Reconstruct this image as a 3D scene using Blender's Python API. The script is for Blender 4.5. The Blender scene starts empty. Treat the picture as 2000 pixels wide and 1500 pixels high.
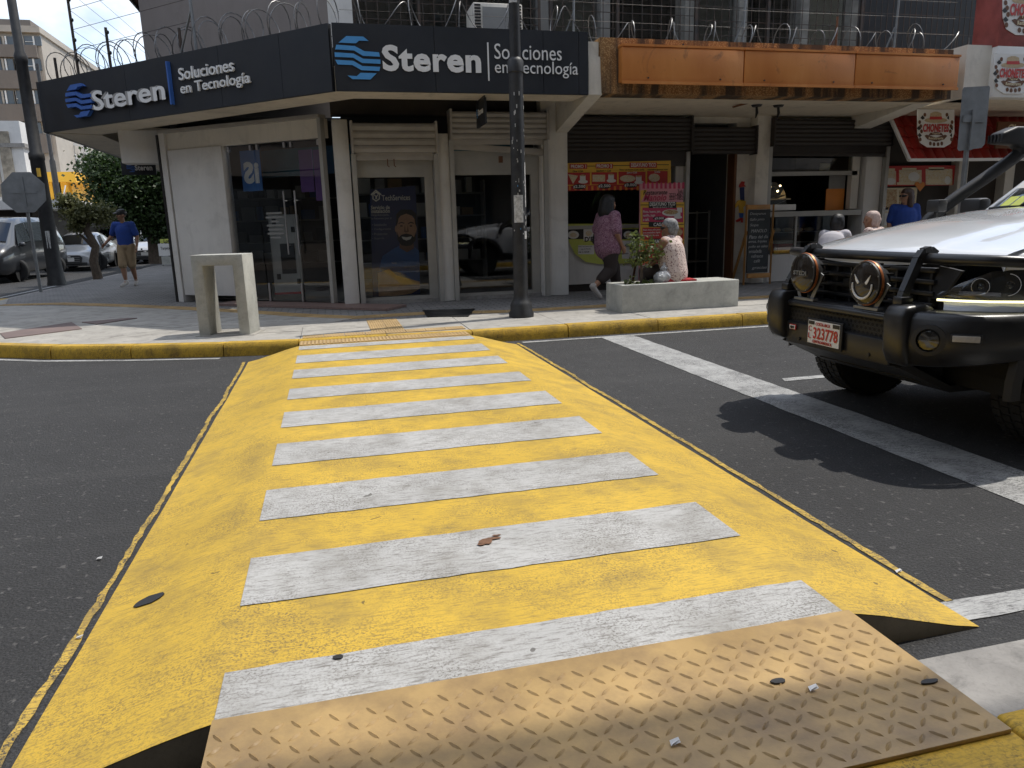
import bpy, bmesh, math, random
import numpy as np
from mathutils import Vector, Matrix, noise as mnoise
random.seed(7)
scene = bpy.context.scene
C = scene.collection
# ------------------------------------------------------------------ camera
FPX, PITCH, ROLL, YAW, CAMH = 1415.44, math.radians(12.4833), math.radians(-1.5408), math.radians(13.7406), 1.35
_f = Vector((math.sin(YAW)*math.cos(PITCH), math.cos(YAW)*math.cos(PITCH), -math.sin(PITCH)))
_r0 = Vector((math.cos(YAW), -math.sin(YAW), 0)); _u0 = _r0.cross(_f)
_r = _r0*math.cos(ROLL)+_u0*math.sin(ROLL); _u = -_r0*math.sin(ROLL)+_u0*math.cos(ROLL)
cam = bpy.data.cameras.new('camera'); camo = bpy.data.objects.new('camera', cam); C.objects.link(camo)
cam.sensor_width = 36; cam.lens = FPX/2000*36; cam.clip_end = 2000; cam.clip_start = .05
m3 = Matrix((_r, _u, -_f)).transposed()
camo.matrix_world = Matrix.Translation((0, 0, CAMH)) @ m3.to_4x4()
scene.camera = camo
# ------------------------------------------------------------------ world, sun, exposure
SUN = Vector((.54, .12, 1)).normalized()          # towards the sun
world = bpy.data.worlds.new('World'); scene.world = world; world.use_nodes = True
nt = world.node_tree; nt.nodes.clear()
def wn(t, **k):
    n = nt.nodes.new(t)
    for a, b in k.items(): setattr(n, a, b)
    return n
sky = wn('ShaderNodeTexSky', sky_type='NISHITA', sun_disc=False, sun_elevation=math.asin(SUN.z), sun_rotation=math.atan2(SUN.x, SUN.y), altitude=1100, air_density=1.2, dust_density=2.0)
tc = wn('ShaderNodeTexCoord'); mp = wn('ShaderNodeMapping'); mp.inputs['Scale'].default_value = (1, 1, 2.2)
ns = wn('ShaderNodeTexNoise'); ns.inputs['Scale'].default_value = 3.1; ns.inputs['Detail'].default_value = 7; ns.inputs['Roughness'].default_value = .6; ns.inputs['Distortion'].default_value = .4
rp = wn('ShaderNodeValToRGB'); rp.color_ramp.elements[0].position = .36; rp.color_ramp.elements[1].position = .56
ns2 = wn('ShaderNodeTexNoise'); ns2.inputs['Scale'].default_value = 6; ns2.inputs['Detail'].default_value = 5
rp2 = wn('ShaderNodeValToRGB'); rp2.color_ramp.elements[0].color = (2.5, 2.95, 3.6, 1); rp2.color_ramp.elements[1].color = (5.6, 5.7, 5.85, 1)
rp2.color_ramp.elements[0].position = .35; rp2.color_ramp.elements[1].position = .6
mx = wn('ShaderNodeMix', data_type='RGBA'); bg = wn('ShaderNodeBackground'); wo = wn('ShaderNodeOutputWorld')
bg.inputs['Strength'].default_value = .15
L = nt.links.new
L(tc.outputs['Generated'], mp.inputs['Vector']); L(mp.outputs[0], ns.inputs['Vector']); L(ns.outputs['Fac'], rp.inputs[0]); L(mp.outputs[0], ns2.inputs['Vector']); L(ns2.outputs['Fac'], rp2.inputs[0])
L(rp.outputs[0], mx.inputs[0]); L(sky.outputs[0], mx.inputs[6]); L(rp2.outputs[0], mx.inputs[7]); L(mx.outputs[2], bg.inputs[0]); L(bg.outputs[0], wo.inputs[0])
sl = bpy.data.lights.new('sun', 'SUN'); sl.energy = 2.15; sl.angle = math.radians(.53); sl.color = (1, .95, .87)
slo = bpy.data.objects.new('sun', sl); C.objects.link(slo); slo.location = (10, 4, 25)
slo.rotation_euler = (-SUN).to_track_quat('-Z', 'Y').to_euler()
scene.view_settings.view_transform = 'Standard'; scene.view_settings.look = 'None'; scene.view_settings.exposure = .75; scene.view_settings.gamma = 1
scene.render.engine = 'CYCLES'
scene.cycles.max_bounces = 6; scene.cycles.transparent_max_bounces = 10
# ------------------------------------------------------------------ pixel helpers (a pixel gives a direction; the plane gives the distance)
def ray(px, py): return _f + _r*((px-1000)/FPX) + _u*((750-py)/FPX)
def G(px, py, z=0.0):
    d = ray(px, py); return Vector((0, 0, CAMH)) + d*((z-CAMH)/d.z)
def W(px, py, Y):
    d = ray(px, py); return Vector((0, 0, CAMH)) + d*(Y/d.y)
def WX(px, py, X):
    d = ray(px, py); return Vector((0, 0, CAMH)) + d*(X/d.x)
def WP(px, py, p, n):
    d = ray(px, py); o = Vector((0, 0, CAMH)); return o + d*((Vector(p)-o).dot(n)/d.dot(n))
# ------------------------------------------------------------------ object helpers
INV = {}
def tag(o, label=None, cat=None, group=None, kind=None):
    if label: o['label'] = label
    if cat: o['category'] = cat
    if group: o['group'] = group
    if kind: o['kind'] = kind
    return o
def thing(name, label, cat, loc=(0, 0, 0), group=None):
    o = bpy.data.objects.new(name, None); C.objects.link(o); o.location = loc; o.empty_display_size = .2
    INV[o.name] = Matrix.Translation(-Vector(loc))
    return tag(o, label, cat, group)
def link(name, me, parent=None, loc=None):
    o = bpy.data.objects.new(name, me); C.objects.link(o)
    if loc is not None: o.location = loc
    if parent is not None:
        o.parent = parent
        if parent.name in INV: o.matrix_parent_inverse = INV[parent.name]
    return o
def copy_tree(o, parent=None):
    c = o.copy(); C.objects.link(c); c.parent = parent
    if o.name in INV: INV[c.name] = INV[o.name]
    for ch in o.children: copy_tree(ch, c)
    return c
UP = Vector((0, 0, 1))
def frame(d):
    d = Vector(d).normalized(); a = Vector((0, 0, 1)) if abs(d.z) < .95 else Vector((1, 0, 0))
    u = a.cross(d).normalized(); return u, d.cross(u), d
TXT = {}
def text_data(s, bold=0.0, shear=0.0):
    k = (s, bold, shear)
    if k in TXT: return TXT[k]
    cu = bpy.data.curves.new('t', 'FONT'); cu.body = s; cu.offset = bold; cu.shear = shear; cu.resolution_u = 3; cu.extrude = .05; cu.space_character = 1+bold*2
    ob = bpy.data.objects.new('t', cu); C.objects.link(ob)
    dg = bpy.context.evaluated_depsgraph_get(); me = bpy.data.meshes.new_from_object(ob.evaluated_get(dg))
    v = np.array([x.co[:] for x in me.vertices]); f = [tuple(p.vertices) for p in me.polygons]
    bpy.data.objects.remove(ob); bpy.data.curves.remove(cu); bpy.data.meshes.remove(me)
    if len(v):
        lo, hi = v.min(0), v.max(0); v = (v-lo)/np.maximum(hi-lo, 1e-6)
        asp = (hi[0]-lo[0])/max(hi[1]-lo[1], 1e-6)
    else: asp = 1
    TXT[k] = (v, f, asp); return TXT[k]
class MB:
    def __init__(s): s.v = []; s.f = []
    def add(s, vs, fs):
        n = len(s.v); s.v += [tuple(x) for x in vs]; s.f += [tuple(i+n for i in f) for f in fs]; return s
    def quad(s, *p): return s.add(p, [tuple(range(len(p)))])
    def box(s, x0, x1, y0, y1, z0, z1):
        v = [(x, y, z) for z in (z0, z1) for y in (y0, y1) for x in (x0, x1)]
        return s.add(v, [(0, 2, 3, 1), (4, 5, 7, 6), (0, 1, 5, 4), (2, 6, 7, 3), (0, 4, 6, 2), (1, 3, 7, 5)])
    def obox(s, c, u, v, w, hu, hv, hw):
        c, u, v, w = Vector(c), Vector(u).normalized()*hu, Vector(v).normalized()*hv, Vector(w).normalized()*hw
        p = [c+u*a+v*b+w*d for d in (-1, 1) for b in (-1, 1) for a in (-1, 1)]
        return s.add(p, [(0, 2, 3, 1), (4, 5, 7, 6), (0, 1, 5, 4), (2, 6, 7, 3), (0, 4, 6, 2), (1, 3, 7, 5)])
    def beam(s, p, q, w, h, up=UP):
        p, q = Vector(p), Vector(q); d = (q-p).normalized(); up = Vector(up)
        if abs(d.dot(up)) > .98: up = Vector((1, 0, 0))
        a = up.cross(d).normalized(); b = d.cross(a)
        return s.obox((p+q)/2, a, b, d, w/2, h/2, (q-p).length/2)
    def cyl(s, p, q, r0, r1=None, n=12, cap=True):
        r1 = r0 if r1 is None else r1
        p, q = Vector(p), Vector(q); u, w, d = frame(q-p)
        vs = []
        for c, r in ((p, r0), (q, r1)):
            for i in range(n):
                a = 2*math.pi*i/n; vs.append(c+u*(r*math.cos(a))+w*(r*math.sin(a)))
        fs = [(i, (i+1) % n, n+(i+1) % n, n+i) for i in range(n)]
        if cap: fs += [tuple(range(n-1, -1, -1)), tuple(range(n, 2*n))]
        return s.add(vs, fs)
    def tube(s, pts, r, n=8, closed=False):
        pts = [Vector(p) for p in pts]; m = len(pts); rr = r if isinstance(r, (list, tuple)) else [r]*m
        vs = []; u = None
        for k, p in enumerate(pts):
            a = pts[(k-1) % m] if (k > 0 or closed) else p; b = pts[(k+1) % m] if (k < m-1 or closed) else p
            d = (b-a).normalized()
            if u is None: u, w, _ = frame(d)
            else:
                u = (u-d*u.dot(d)); u = u.normalized() if u.length > 1e-6 else frame(d)[0]; w = d.cross(u)
            for i in range(n):
                t = 2*math.pi*i/n; vs.append(p+u*(rr[k]*math.cos(t))+w*(rr[k]*math.sin(t)))
        fs = []
        for k in range(m if closed else m-1):
            k2 = (k+1) % m
            fs += [(k*n+i, k*n+(i+1) % n, k2*n+(i+1) % n, k2*n+i) for i in range(n)]
        if not closed: fs += [tuple(range(n-1, -1, -1)), tuple((m-1)*n+i for i in range(n))]
        return s.add(vs, fs)
    def lathe(s, prof, c=(0, 0, 0), d=UP, n=16):
        u, w, d = frame(d); c = Vector(c); vs = []; m = len(prof)
        for r, h in prof:
            for i in range(n):
                a = 2*math.pi*i/n; vs.append(c+d*h+u*(r*math.cos(a))+w*(r*math.sin(a)))
        fs = [(k*n+i, k*n+(i+1) % n, (k+1)*n+(i+1) % n, (k+1)*n+i) for k in range(m-1) for i in range(n)]
        fs += [tuple(range(n-1, -1, -1)), tuple((m-1)*n+i for i in range(n))]
        return s.add(vs, fs)
    def prism(s, poly, o, u, v, w, depth):
        """2-D outline poly in axes u,v from o, thickened by depth along w"""
        o, u, v, w = Vector(o), Vector(u), Vector(v), Vector(w).normalized()*depth; n = len(poly)
        a = [o+u*x+v*y for x, y in poly]; b = [p+w for p in a]
        return s.add(a+b, [tuple(range(n-1, -1, -1)), tuple(range(n, 2*n))]+[(i, (i+1) % n, n+(i+1) % n, n+i) for i in range(n)])
    def sph(s, c, r, n=12, m=8):
        r = r if isinstance(r, (tuple, list)) else (r, r, r); c = Vector(c); vs = [c+Vector((0, 0, -r[2]))]
        for j in range(1, m):
            t = math.pi*j/m-math.pi/2
            for i in range(n):
                a = 2*math.pi*i/n; vs.append(c+Vector((r[0]*math.cos(t)*math.cos(a), r[1]*math.cos(t)*math.sin(a), r[2]*math.sin(t))))
        vs.append(c+Vector((0, 0, r[2]))); e = len(vs)-1
        fs = [(0, 1+(i+1) % n, 1+i) for i in range(n)]
        for j in range(m-2): fs += [(1+j*n+i, 1+j*n+(i+1) % n, 1+(j+1)*n+(i+1) % n, 1+(j+1)*n+i) for i in range(n)]
        b = 1+(m-2)*n; fs += [(b+i, b+(i+1) % n, e) for i in range(n)]
        return s.add(vs, fs)
    def grid(s, rows, closed=False):
        m = len(rows); n = len(rows[0]); vs = [p for r in rows for p in r]
        k = n if closed else n-1
        return s.add(vs, [(j*n+i, j*n+(i+1) % n, (j+1)*n+(i+1) % n, (j+1)*n+i) for j in range(m-1) for i in range(k)])
    def text(s, t, o, u, v, depth=.004, bold=0.0, shear=0.0):
        """text filling the box o, o+u, o+v (full bounding box of the glyphs), standing proud along u x v"""
        tv, tf, _ = text_data(t, bold, shear); u, v = Vector(u), Vector(v); w = u.cross(v).normalized()*depth; o = Vector(o)
        return s.add([o+u*a[0]+v*a[1]+w*a[2] for a in tv], tf)
    def build(s, name, mat, parent=None, smooth=False, base=True, bevel=0, seg=2, sub=0):
        vs = [Vector(x) for x in s.v]; loc = None
        if parent is None and base and vs:
            lo = [min(v[i] for v in vs) for i in range(3)]; hi = [max(v[i] for v in vs) for i in range(3)]
            loc = Vector(((lo[0]+hi[0])/2, (lo[1]+hi[1])/2, lo[2])); vs = [v-loc for v in vs]
        me = bpy.data.meshes.new(name); me.from_pydata([tuple(v) for v in vs], [], s.f)
        if bevel:
            bm = bmesh.new(); bm.from_mesh(me); bmesh.ops.remove_doubles(bm, verts=bm.verts, dist=1e-5)
            ed = [e for e in bm.edges if len(e.link_faces) == 2 and e.calc_face_angle(0) > .5]
            bmesh.ops.bevel(bm, geom=ed, offset=bevel, segments=seg, profile=.5, affect='EDGES', clamp_overlap=True); bm.to_mesh(me); bm.free()
        for m in (mat if isinstance(mat, (list, tuple)) else [mat]): me.materials.append(m)
        if smooth or bevel:
            for p in me.polygons: p.use_smooth = True
            if smooth != 'all': me.set_sharp_from_angle(angle=math.radians(38))
        o = link(name, me, parent, loc)
        if sub: md = o.modifiers.new('sub', 'SUBSURF'); md.levels = sub; md.render_levels = sub
        return o
def shared(name, src, parent, loc):            # another piece of the same kind, same mesh data
    return link(name, src.data, parent, loc)
# ------------------------------------------------------------------ materials
def new_mat(name):
    m = bpy.data.materials.new(name); m.use_nodes = True; t = m.node_tree; t.nodes.clear()
    o = t.nodes.new('ShaderNodeOutputMaterial'); b = t.nodes.new('ShaderNodeBsdfPrincipled'); t.links.new(b.outputs[0], o.inputs[0])
    return m, t, b, o
def N(t, typ, ins=None, **k):
    n = t.nodes.new(typ)
    for a, b in k.items(): setattr(n, a, b)
    for a, b in (ins or {}).items(): n.inputs[a].default_value = b
    return n
def ramp(t, src, stops):
    r = t.nodes.new('ShaderNodeValToRGB'); e = r.color_ramp.elements
    while len(e) < len(stops): e.new(.5)
    for i, (p, c) in enumerate(stops):
        e[i].position = p; e[i].color = (*c, 1) if not isinstance(c, (int, float)) else (c, c, c, 1)
    t.links.new(src, r.inputs[0]); return r.outputs[0]
def noise(t, vec, scale, detail=6, rough=.6, dist=0):
    n = N(t, 'ShaderNodeTexNoise', {'Scale': scale, 'Detail': min(detail, 5), 'Roughness': rough, 'Distortion': dist}); t.links.new(vec, n.inputs['Vector']); return n.outputs['Fac']
def mixc(t, fac, a, b, mode='MIX'):
    n = N(t, 'ShaderNodeMix', data_type='RGBA', blend_type=mode)
    for i, x in ((0, fac), (6, a), (7, b)):
        if isinstance(x, (int, float)): n.inputs[i].default_value = x
        elif isinstance(x, tuple): n.inputs[i].default_value = (*x, 1)
        else: t.links.new(x, n.inputs[i])
    return n.outputs[2]
def coords(t, scale=(1, 1, 1), obj=False, rot=(0, 0, 0)):
    if obj: v = N(t, 'ShaderNodeTexCoord').outputs['Object']
    else: v = N(t, 'ShaderNodeNewGeometry').outputs['Position']
    mpn = N(t, 'ShaderNodeMapping', {'Scale': scale, 'Rotation': rot}); t.links.new(v, mpn.inputs['Vector']); return mpn.outputs[0]
def bump(t, b, h, strength, dist=.01):
    n = N(t, 'ShaderNodeBump', {'Strength': strength, 'Distance': dist}); t.links.new(h, n.inputs['Height']); t.links.new(n.outputs[0], b.inputs['Normal'])
def mat(name, col, rough=.7, var=.12, scale=5, bmp=0.0, bscale=80, metal=0.0, dirt=0.0, dcol=(.05, .045, .04), dscale=2.5, dstretch=(1, 1, 1), coat=0.0, spec=.5, obj=False, emit=0.0, rnd=0.0):
    m, t, b, o = new_mat(name); v = coords(t, obj=obj); c = Vector(col)
    k = noise(t, v, scale); base = ramp(t, k, [(.3, tuple(c*(1-var))), (.7, tuple(c*(1+var)))])
    if dirt:
        d = ramp(t, noise(t, coords(t, dstretch, obj), dscale, 9, .68), [(.5-.12, 0.0), (.72, dirt)]); base = mixc(t, d, base, dcol)
    if rnd:
        oi = N(t, 'ShaderNodeObjectInfo'); r = ramp(t, oi.outputs['Random'], [(0, 1-rnd), (1, 1.0)]); base = mixc(t, 1.0, base, r, 'MULTIPLY')
    t.links.new(base, b.inputs['Base Color'])
    rr = ramp(t, k, [(.3, max(0, rough-.08)), (.7, min(1, rough+.08))]); t.links.new(rr, b.inputs['Roughness'])
    b.inputs['Metallic'].default_value = metal; b.inputs['Coat Weight'].default_value = coat; b.inputs['Specular IOR Level'].default_value = spec
    if bmp: bump(t, b, noise(t, v, bscale, 5), bmp, .006)
    if emit: t.links.new(base, b.inputs['Emission Color']); b.inputs['Emission Strength'].default_value = emit
    return m
def glass(name, tint=(.75, .8, .8), refl=1.0, dark=0.0):
    m = bpy.data.materials.new(name); m.use_nodes = True; t = m.node_tree; t.nodes.clear()
    o = N(t, 'ShaderNodeOutputMaterial'); tr = N(t, 'ShaderNodeBsdfTransparent'); tr.inputs[0].default_value = (*tint, 1)
    gl = N(t, 'ShaderNodeBsdfGlossy', {'Roughness': .01}); gl.inputs[0].default_value = (refl, refl, refl, 1)
    fr = N(t, 'ShaderNodeFresnel', {'IOR': 1.55}); mxs = N(t, 'ShaderNodeMixShader')
    ad = N(t, 'ShaderNodeMath', operation='MULTIPLY_ADD'); ad.inputs[1].default_value = 1.0; ad.inputs[2].default_value = .02; ad.use_clamp = True
    t.links.new(fr.outputs[0], ad.inputs[0]); t.links.new(ad.outputs[0], mxs.inputs[0]); t.links.new(tr.outputs[0], mxs.inputs[1]); t.links.new(gl.outputs[0], mxs.inputs[2]); t.links.new(mxs.outputs[0], o.inputs[0])
    return m
def asphalt():
    m, t, b, o = new_mat('asphalt'); v = coords(t)
    big = noise(t, v, .55, 5); mid = noise(t, v, 5, 6, .7); fine = noise(t, v, 140, 4, .7)
    vo = N(t, 'ShaderNodeTexVoronoi', {'Scale': 75}); t.links.new(v, vo.inputs['Vector'])
    c = ramp(t, big, [(.3, (.052, .052, .054)), (.7, (.074, .074, .076))])
    c = mixc(t, ramp(t, mid, [(.45, 0.0), (.8, .5)]), c, (.030, .030, .031))
    c = mixc(t, ramp(t, fine, [(.38, .8), (.62, 0.0)]), c, (.016, .016, .016))
    c = mixc(t, ramp(t, vo.outputs['Distance'], [(0, .6), (.25, 0.0)]), c, (.17, .165, .16))
    sp = noise(t, v, 26, 2, .5); c = mixc(t, ramp(t, sp, [(.64, 0.0), (.70, .6)]), c, (.16, .155, .15))
    tr = noise(t, coords(t, (.25, 3.2, 1)), 1.1, 4); c = mixc(t, ramp(t, tr, [(.5, 0.0), (.7, .14)]), c, (.10, .098, .094))
    t.links.new(c, b.inputs['Base Color']); b.inputs['Roughness'].default_value = .82; b.inputs['Specular IOR Level'].default_value = .35
    h = mixc(t, .5, fine, vo.outputs['Distance']); bump(t, b, h, 1.0, .012); return m
def road_paint(name, col, wearcol, wear=.5, streak=.5, patch=.35, dirtc=(.16, .13, .07)):
    """paint on broomed concrete: streaks across the crossing, scuffs, tyre grime"""
    m, t, b, o = new_mat(name); v = coords(t); vs = coords(t, (1, 7, 1)); c = Vector(col)
    base = ramp(t, noise(t, v, 1.4, 5), [(.3, tuple(c*.86)), (.7, tuple(c*1.08))])
    base = mixc(t, ramp(t, noise(t, v, 4.5, 7, .68), [(.46, 0.0), (.74, patch)]), base, dirtc)
    st = noise(t, vs, 16, 8, .75); base = mixc(t, ramp(t, st, [(.50, 0.0), (.66, streak)]), base, wearcol)
    sp = noise(t, v, 120, 4, .7); sm = noise(t, v, 3.1, 6, .65)
    mask = N(t, 'ShaderNodeMath', operation='MULTIPLY'); t.links.new(ramp(t, sp, [(.50, 0.0), (.60, 1.0)]), mask.inputs[0]); t.links.new(ramp(t, sm, [(.4, .1), (.66, wear)]), mask.inputs[1])
    base = mixc(t, mask.outputs[0], base, wearcol)
    chip = noise(t, v, 14, 3, .5, .6); base = mixc(t, ramp(t, chip, [(.735, 0.0), (.75, .8)]), base, tuple(Vector(wearcol)*.6))
    t.links.new(base, b.inputs['Base Color']); b.inputs['Roughness'].default_value = .62; b.inputs['Specular IOR Level'].default_value = .35
    h = mixc(t, .5, noise(t, coords(t, (1, 6, 1)), 40, 6, .7), sp); bump(t, b, h, .55, .004); return m
def concrete(name, col, stain=.5, scale=1.6, joints=None):
    m, t, b, o = new_mat(name); v = coords(t); c = Vector(col)
    base = ramp(t, noise(t, v, scale, 7, .65), [(.3, tuple(c*.78)), (.7, tuple(c*1.15))])
    base = mixc(t, ramp(t, noise(t, v, scale*2.3, 9, .7, .5), [(.5, 0.0), (.75, stain)]), base, tuple(c*.45))
    base = mixc(t, ramp(t, noise(t, v, 70, 4, .7), [(.5, 0.0), (.75, .4)]), base, tuple(c*.5))
    h = noise(t, v, 55, 6, .7)
    if joints:
        br = N(t, 'ShaderNodeTexBrick', {'Scale': 1.0, 'Mortar Size': joints[2], 'Brick Width': joints[0], 'Row Height': joints[1], 'Mortar Smooth': .2}, offset=.5)
        t.links.new(v, br.inputs['Vector']); br.inputs['Color1'].default_value = (1, 1, 1, 1); br.inputs['Color2'].default_value = (.78, .78, .78, 1); br.inputs['Mortar'].default_value = (.45, .45, .45, 1)
        base = mixc(t, 1.0, base, br.outputs['Color'], 'MULTIPLY'); h = mixc(t, .65, h, br.outputs['Fac'])
    t.links.new(base, b.inputs['Base Color']); b.inputs['Roughness'].default_value = .85; bump(t, b, h, .4 if not joints else -.4, .005); return m
def plaster(name, col, grime=.6, gz=(.1, 1.0)):
    """painted masonry with rain streaks and patchy dirt"""
    m, t, b, o = new_mat(name); v = coords(t); c = Vector(col)
    base = ramp(t, noise(t, v, 1.3, 6), [(.3, tuple(c*.9)), (.7, tuple(c*1.06))])
    base = mixc(t, ramp(t, noise(t, coords(t, (5, 5, .5)), 1.5, 8, .68), [(.5, 0.0), (.75, grime*.5)]), base, tuple(c*.42))
    base = mixc(t, ramp(t, noise(t, v, 2.2, 9, .7, .4), [(.55, 0.0), (.78, grime*.7)]), base, (.10, .085, .07))
    t.links.new(base, b.inputs['Base Color']); b.inputs['Roughness'].default_value = .8; bump(t, b, noise(t, v, 45, 6, .6), .18, .006); return m
def rust_panel():
    m, t, b, o = new_mat('orange_sign_panel'); v = coords(t)
    base = ramp(t, noise(t, coords(t, (1.6, 1.6, .5)), 1.3, 4, .5), [(.3, (.50, .17, .035)), (.55, (.60, .23, .055)), (.75, (.70, .32, .10))])
    base = mixc(t, ramp(t, noise(t, v, 2.4, 9, .7, .6), [(.58, 0.0), (.72, .75)]), base, (.09, .045, .022))
    t.links.new(base, b.inputs['Base Color']); b.inputs['Roughness'].default_value = .5; bump(t, b, noise(t, v, 6, 4), .2, .02); return m
def rough_orange():
    m, t, b, o = new_mat('orange_roughcast'); v = coords(t)
    vo = N(t, 'ShaderNodeTexVoronoi', {'Scale': 55}); t.links.new(v, vo.inputs['Vector'])
    base = ramp(t, vo.outputs['Distance'], [(0, (.62, .40, .18)), (.6, (.26, .13, .045))])
    s = noise(t, coords(t, (3.2, 1, .25)), 1.5, 4, .55); base = mixc(t, ramp(t, s, [(.44, 0.0), (.56, .9)]), base, (.035, .028, .022))
    t.links.new(base, b.inputs['Base Color']); b.inputs['Roughness'].default_value = .85; bump(t, b, vo.outputs['Distance'], -.7, .012); return m
def leaf(name, a, bcol):
    m = bpy.data.materials.new(name); m.use_nodes = True; t = m.node_tree; t.nodes.clear(); o = N(t, 'ShaderNodeOutputMaterial')
    v = coords(t); c = ramp(t, noise(t, v, 9, 3), [(.3, a), (.7, bcol)])
    d = N(t, 'ShaderNodeBsdfPrincipled', {'Roughness': .5}); tl = N(t, 'ShaderNodeBsdfTranslucent'); ms = N(t, 'ShaderNodeMixShader', {0: .3})
    t.links.new(c, d.inputs['Base Color']); t.links.new(c, tl.inputs[0]); t.links.new(d.outputs[0], ms.inputs[1]); t.links.new(tl.outputs[0], ms.inputs[2]); t.links.new(ms.outputs[0], o.inputs[0]); return m
def spots(name, base, spot, scale=60, thr=.25, rough=.85):
    m, t, b, o = new_mat(name); v = coords(t, obj=True); vo = N(t, 'ShaderNodeTexVoronoi', {'Scale': scale}); t.links.new(v, vo.inputs['Vector'])
    f = ramp(t, vo.outputs['Distance'], [(thr, 1.0), (thr+.06, 0.0)]); c = mixc(t, f, base, spot); t.links.new(c, b.inputs['Base Color']); b.inputs['Roughness'].default_value = rough
    bump(t, b, noise(t, v, 14, 4), .5, .02); return m
def swirl(name, a, bc, scale=40):
    m, t, b, o = new_mat(name); v = coords(t, obj=True); n = noise(t, v, scale, 3, .6, 1.5)
    t.links.new(ramp(t, n, [(.44, a), (.52, bc), (.6, a)]), b.inputs['Base Color']); b.inputs['Roughness'].default_value = .85; bump(t, b, noise(t, v, 12, 4), .5, .02); return m
def stripes_mat(name, a, bc, scale=60):
    m, t, b, o = new_mat(name); v = coords(t, obj=True); w = N(t, 'ShaderNodeTexWave', {'Scale': scale, 'Distortion': .4}, bands_direction='Z'); t.links.new(v, w.inputs['Vector'])
    t.links.new(ramp(t, w.outputs['Fac'], [(.45, a), (.6, bc)]), b.inputs['Base Color']); b.inputs['Roughness'].default_value = .85; return m
def food(name, cols, scale=45):
    m, t, b, o = new_mat(name); v = coords(t); n = noise(t, v, scale, 4, .7, .5)
    k = len(cols); t.links.new(ramp(t, n, [(.25+.5*i/(k-1), c) for i, c in enumerate(cols)]), b.inputs['Base Color']); b.inputs['Roughness'].default_value = .5; return m
m_asphalt = asphalt()
m_yel = road_paint('yellow_road_paint', (.66, .43, .055), (.20, .145, .06), 1.0, .6, .5)
m_wht = road_paint('white_road_paint', (.50, .495, .48), (.17, .155, .135), 1.0, .85, .7, (.25, .235, .205))
m_line = road_paint('worn_lane_paint', (.46, .46, .45), (.075, .075, .075), 1.6, .95, .8, (.16, .16, .16))
m_kerby = road_paint('yellow_kerb_paint', (.64, .40, .045), (.04, .034, .026), 1.0, .45, .7, (.16, .11, .04))
m_conc = concrete('pavement_concrete', (.39, .37, .335), .85, 2.4)
m_gutter = concrete('gutter_concrete', (.31, .295, .275), .95, 4.5)
m_pav = concrete('grey_paver', (.27, .26, .25), .4, 1.2, (.22, .11, .012))
m_humpend = concrete('hump_concrete', (.20, .18, .14), .6, 3)
m_bench = concrete('cast_concrete', (.45, .45, .41), .5, 3.0)
m_tact = mat('tactile_tile', (.52, .36, .17), .75, .18, 3, .2, 60, dirt=.45, dcol=(.25, .17, .08), rnd=.15)
m_plate = mat('ochre_steel_paint', (.45, .30, .125), .5, .12, 3, .12, 90, dirt=.75, dcol=(.20, .13, .07), dscale=5.5)
m_white = plaster('cream_wall', (.72, .68, .60), .5)
m_white2 = plaster('white_wall', (.72, .70, .66), .35)
m_soffit = plaster('cream_soffit', (.70, .62, .49), .6)
m_dark = mat('dark_slab', (.05, .042, .036), .85, .3, 2)
m_navy = mat('navy_cladding', (.011, .014, .020), .6, .25, 1.5, dirt=.2, dcol=(.05, .05, .05))
m_brownwall = plaster('brown_grey_render', (.27, .235, .215), .35)
m_blue = mat('sky_blue_vinyl', (.09, .33, .68), .4, .05)
m_blue2 = mat('royal_blue_face', (.05, .14, .45), .35, .06)
m_lett = mat('white_letter', (.80, .80, .79), .4, .04)
m_steel = mat('brushed_steel', (.45, .45, .46), .35, .1, 6, metal=.9)
m_galv = mat('galvanised_steel', (.25, .26, .265), .5, .15, 7, metal=.5, dirt=.2)
m_post = mat('dark_green_black_pole', (.018, .019, .021), .55, .25, 6, .15, 40, dirt=.3, dcol=(.09, .085, .08), dscale=8)
m_black = mat('satin_black', (.014, .014, .015), .42, .2, 8)
m_blackrub = mat('black_rubber', (.016, .016, .016), .85, .2, 20, .2)
m_shut = mat('grey_shutter', (.40, .375, .34), .5, .1, 3, dirt=.35, dcol=(.14, .12, .10), dstretch=(1, 1, 3))
m_shutd = mat('dark_brown_shutter', (.030, .024, .021), .55, .25, 3, dirt=.25, dcol=(.07, .06, .05))
m_alu = mat('aluminium_frame', (.42, .41, .38), .45, .1, 4, metal=.4)
m_glass = glass('shop_glass', (.88, .91, .91))
m_carglass = glass('car_glass', (.20, .24, .24))
m_rust = rust_panel(); m_rough = rough_orange()
m_red = mat('print_red', (.50, .035, .03), .45, .08)
m_redroof = mat('red_roof_tile', (.42, .03, .022), .4, .15, 4, rnd=.2)
m_yelp = mat('print_yellow', (.78, .48, .06), .5, .06)
m_orange = mat('print_orange', (.72, .25, .04), .5, .08)
m_pink = mat('print_pink', (.68, .30, .34), .5, .05)
m_mag = mat('print_magenta', (.55, .05, .12), .5, .06)
m_prw = mat('print_white', (.74, .73, .70), .5, .03)
m_prk = mat('print_black', (.018, .017, .017), .5, .1)
m_cream = mat('print_cream', (.72, .62, .42), .5, .05)
m_lime = mat('print_lime', (.55, .60, .12), .5, .06)
m_purple = mat('print_purple', (.13, .06, .22), .5, .06)
m_navyp = mat('print_navy', (.020, .034, .125), .5, .1)
m_food1 = food('food_print', [(.08, .035, .015), (.40, .20, .07), (.62, .50, .30), (.16, .2, .05)])
m_food2 = food('food_print_light', [(.42, .24, .08), (.66, .50, .25), (.7, .66, .55), (.45, .10, .04)])
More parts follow.
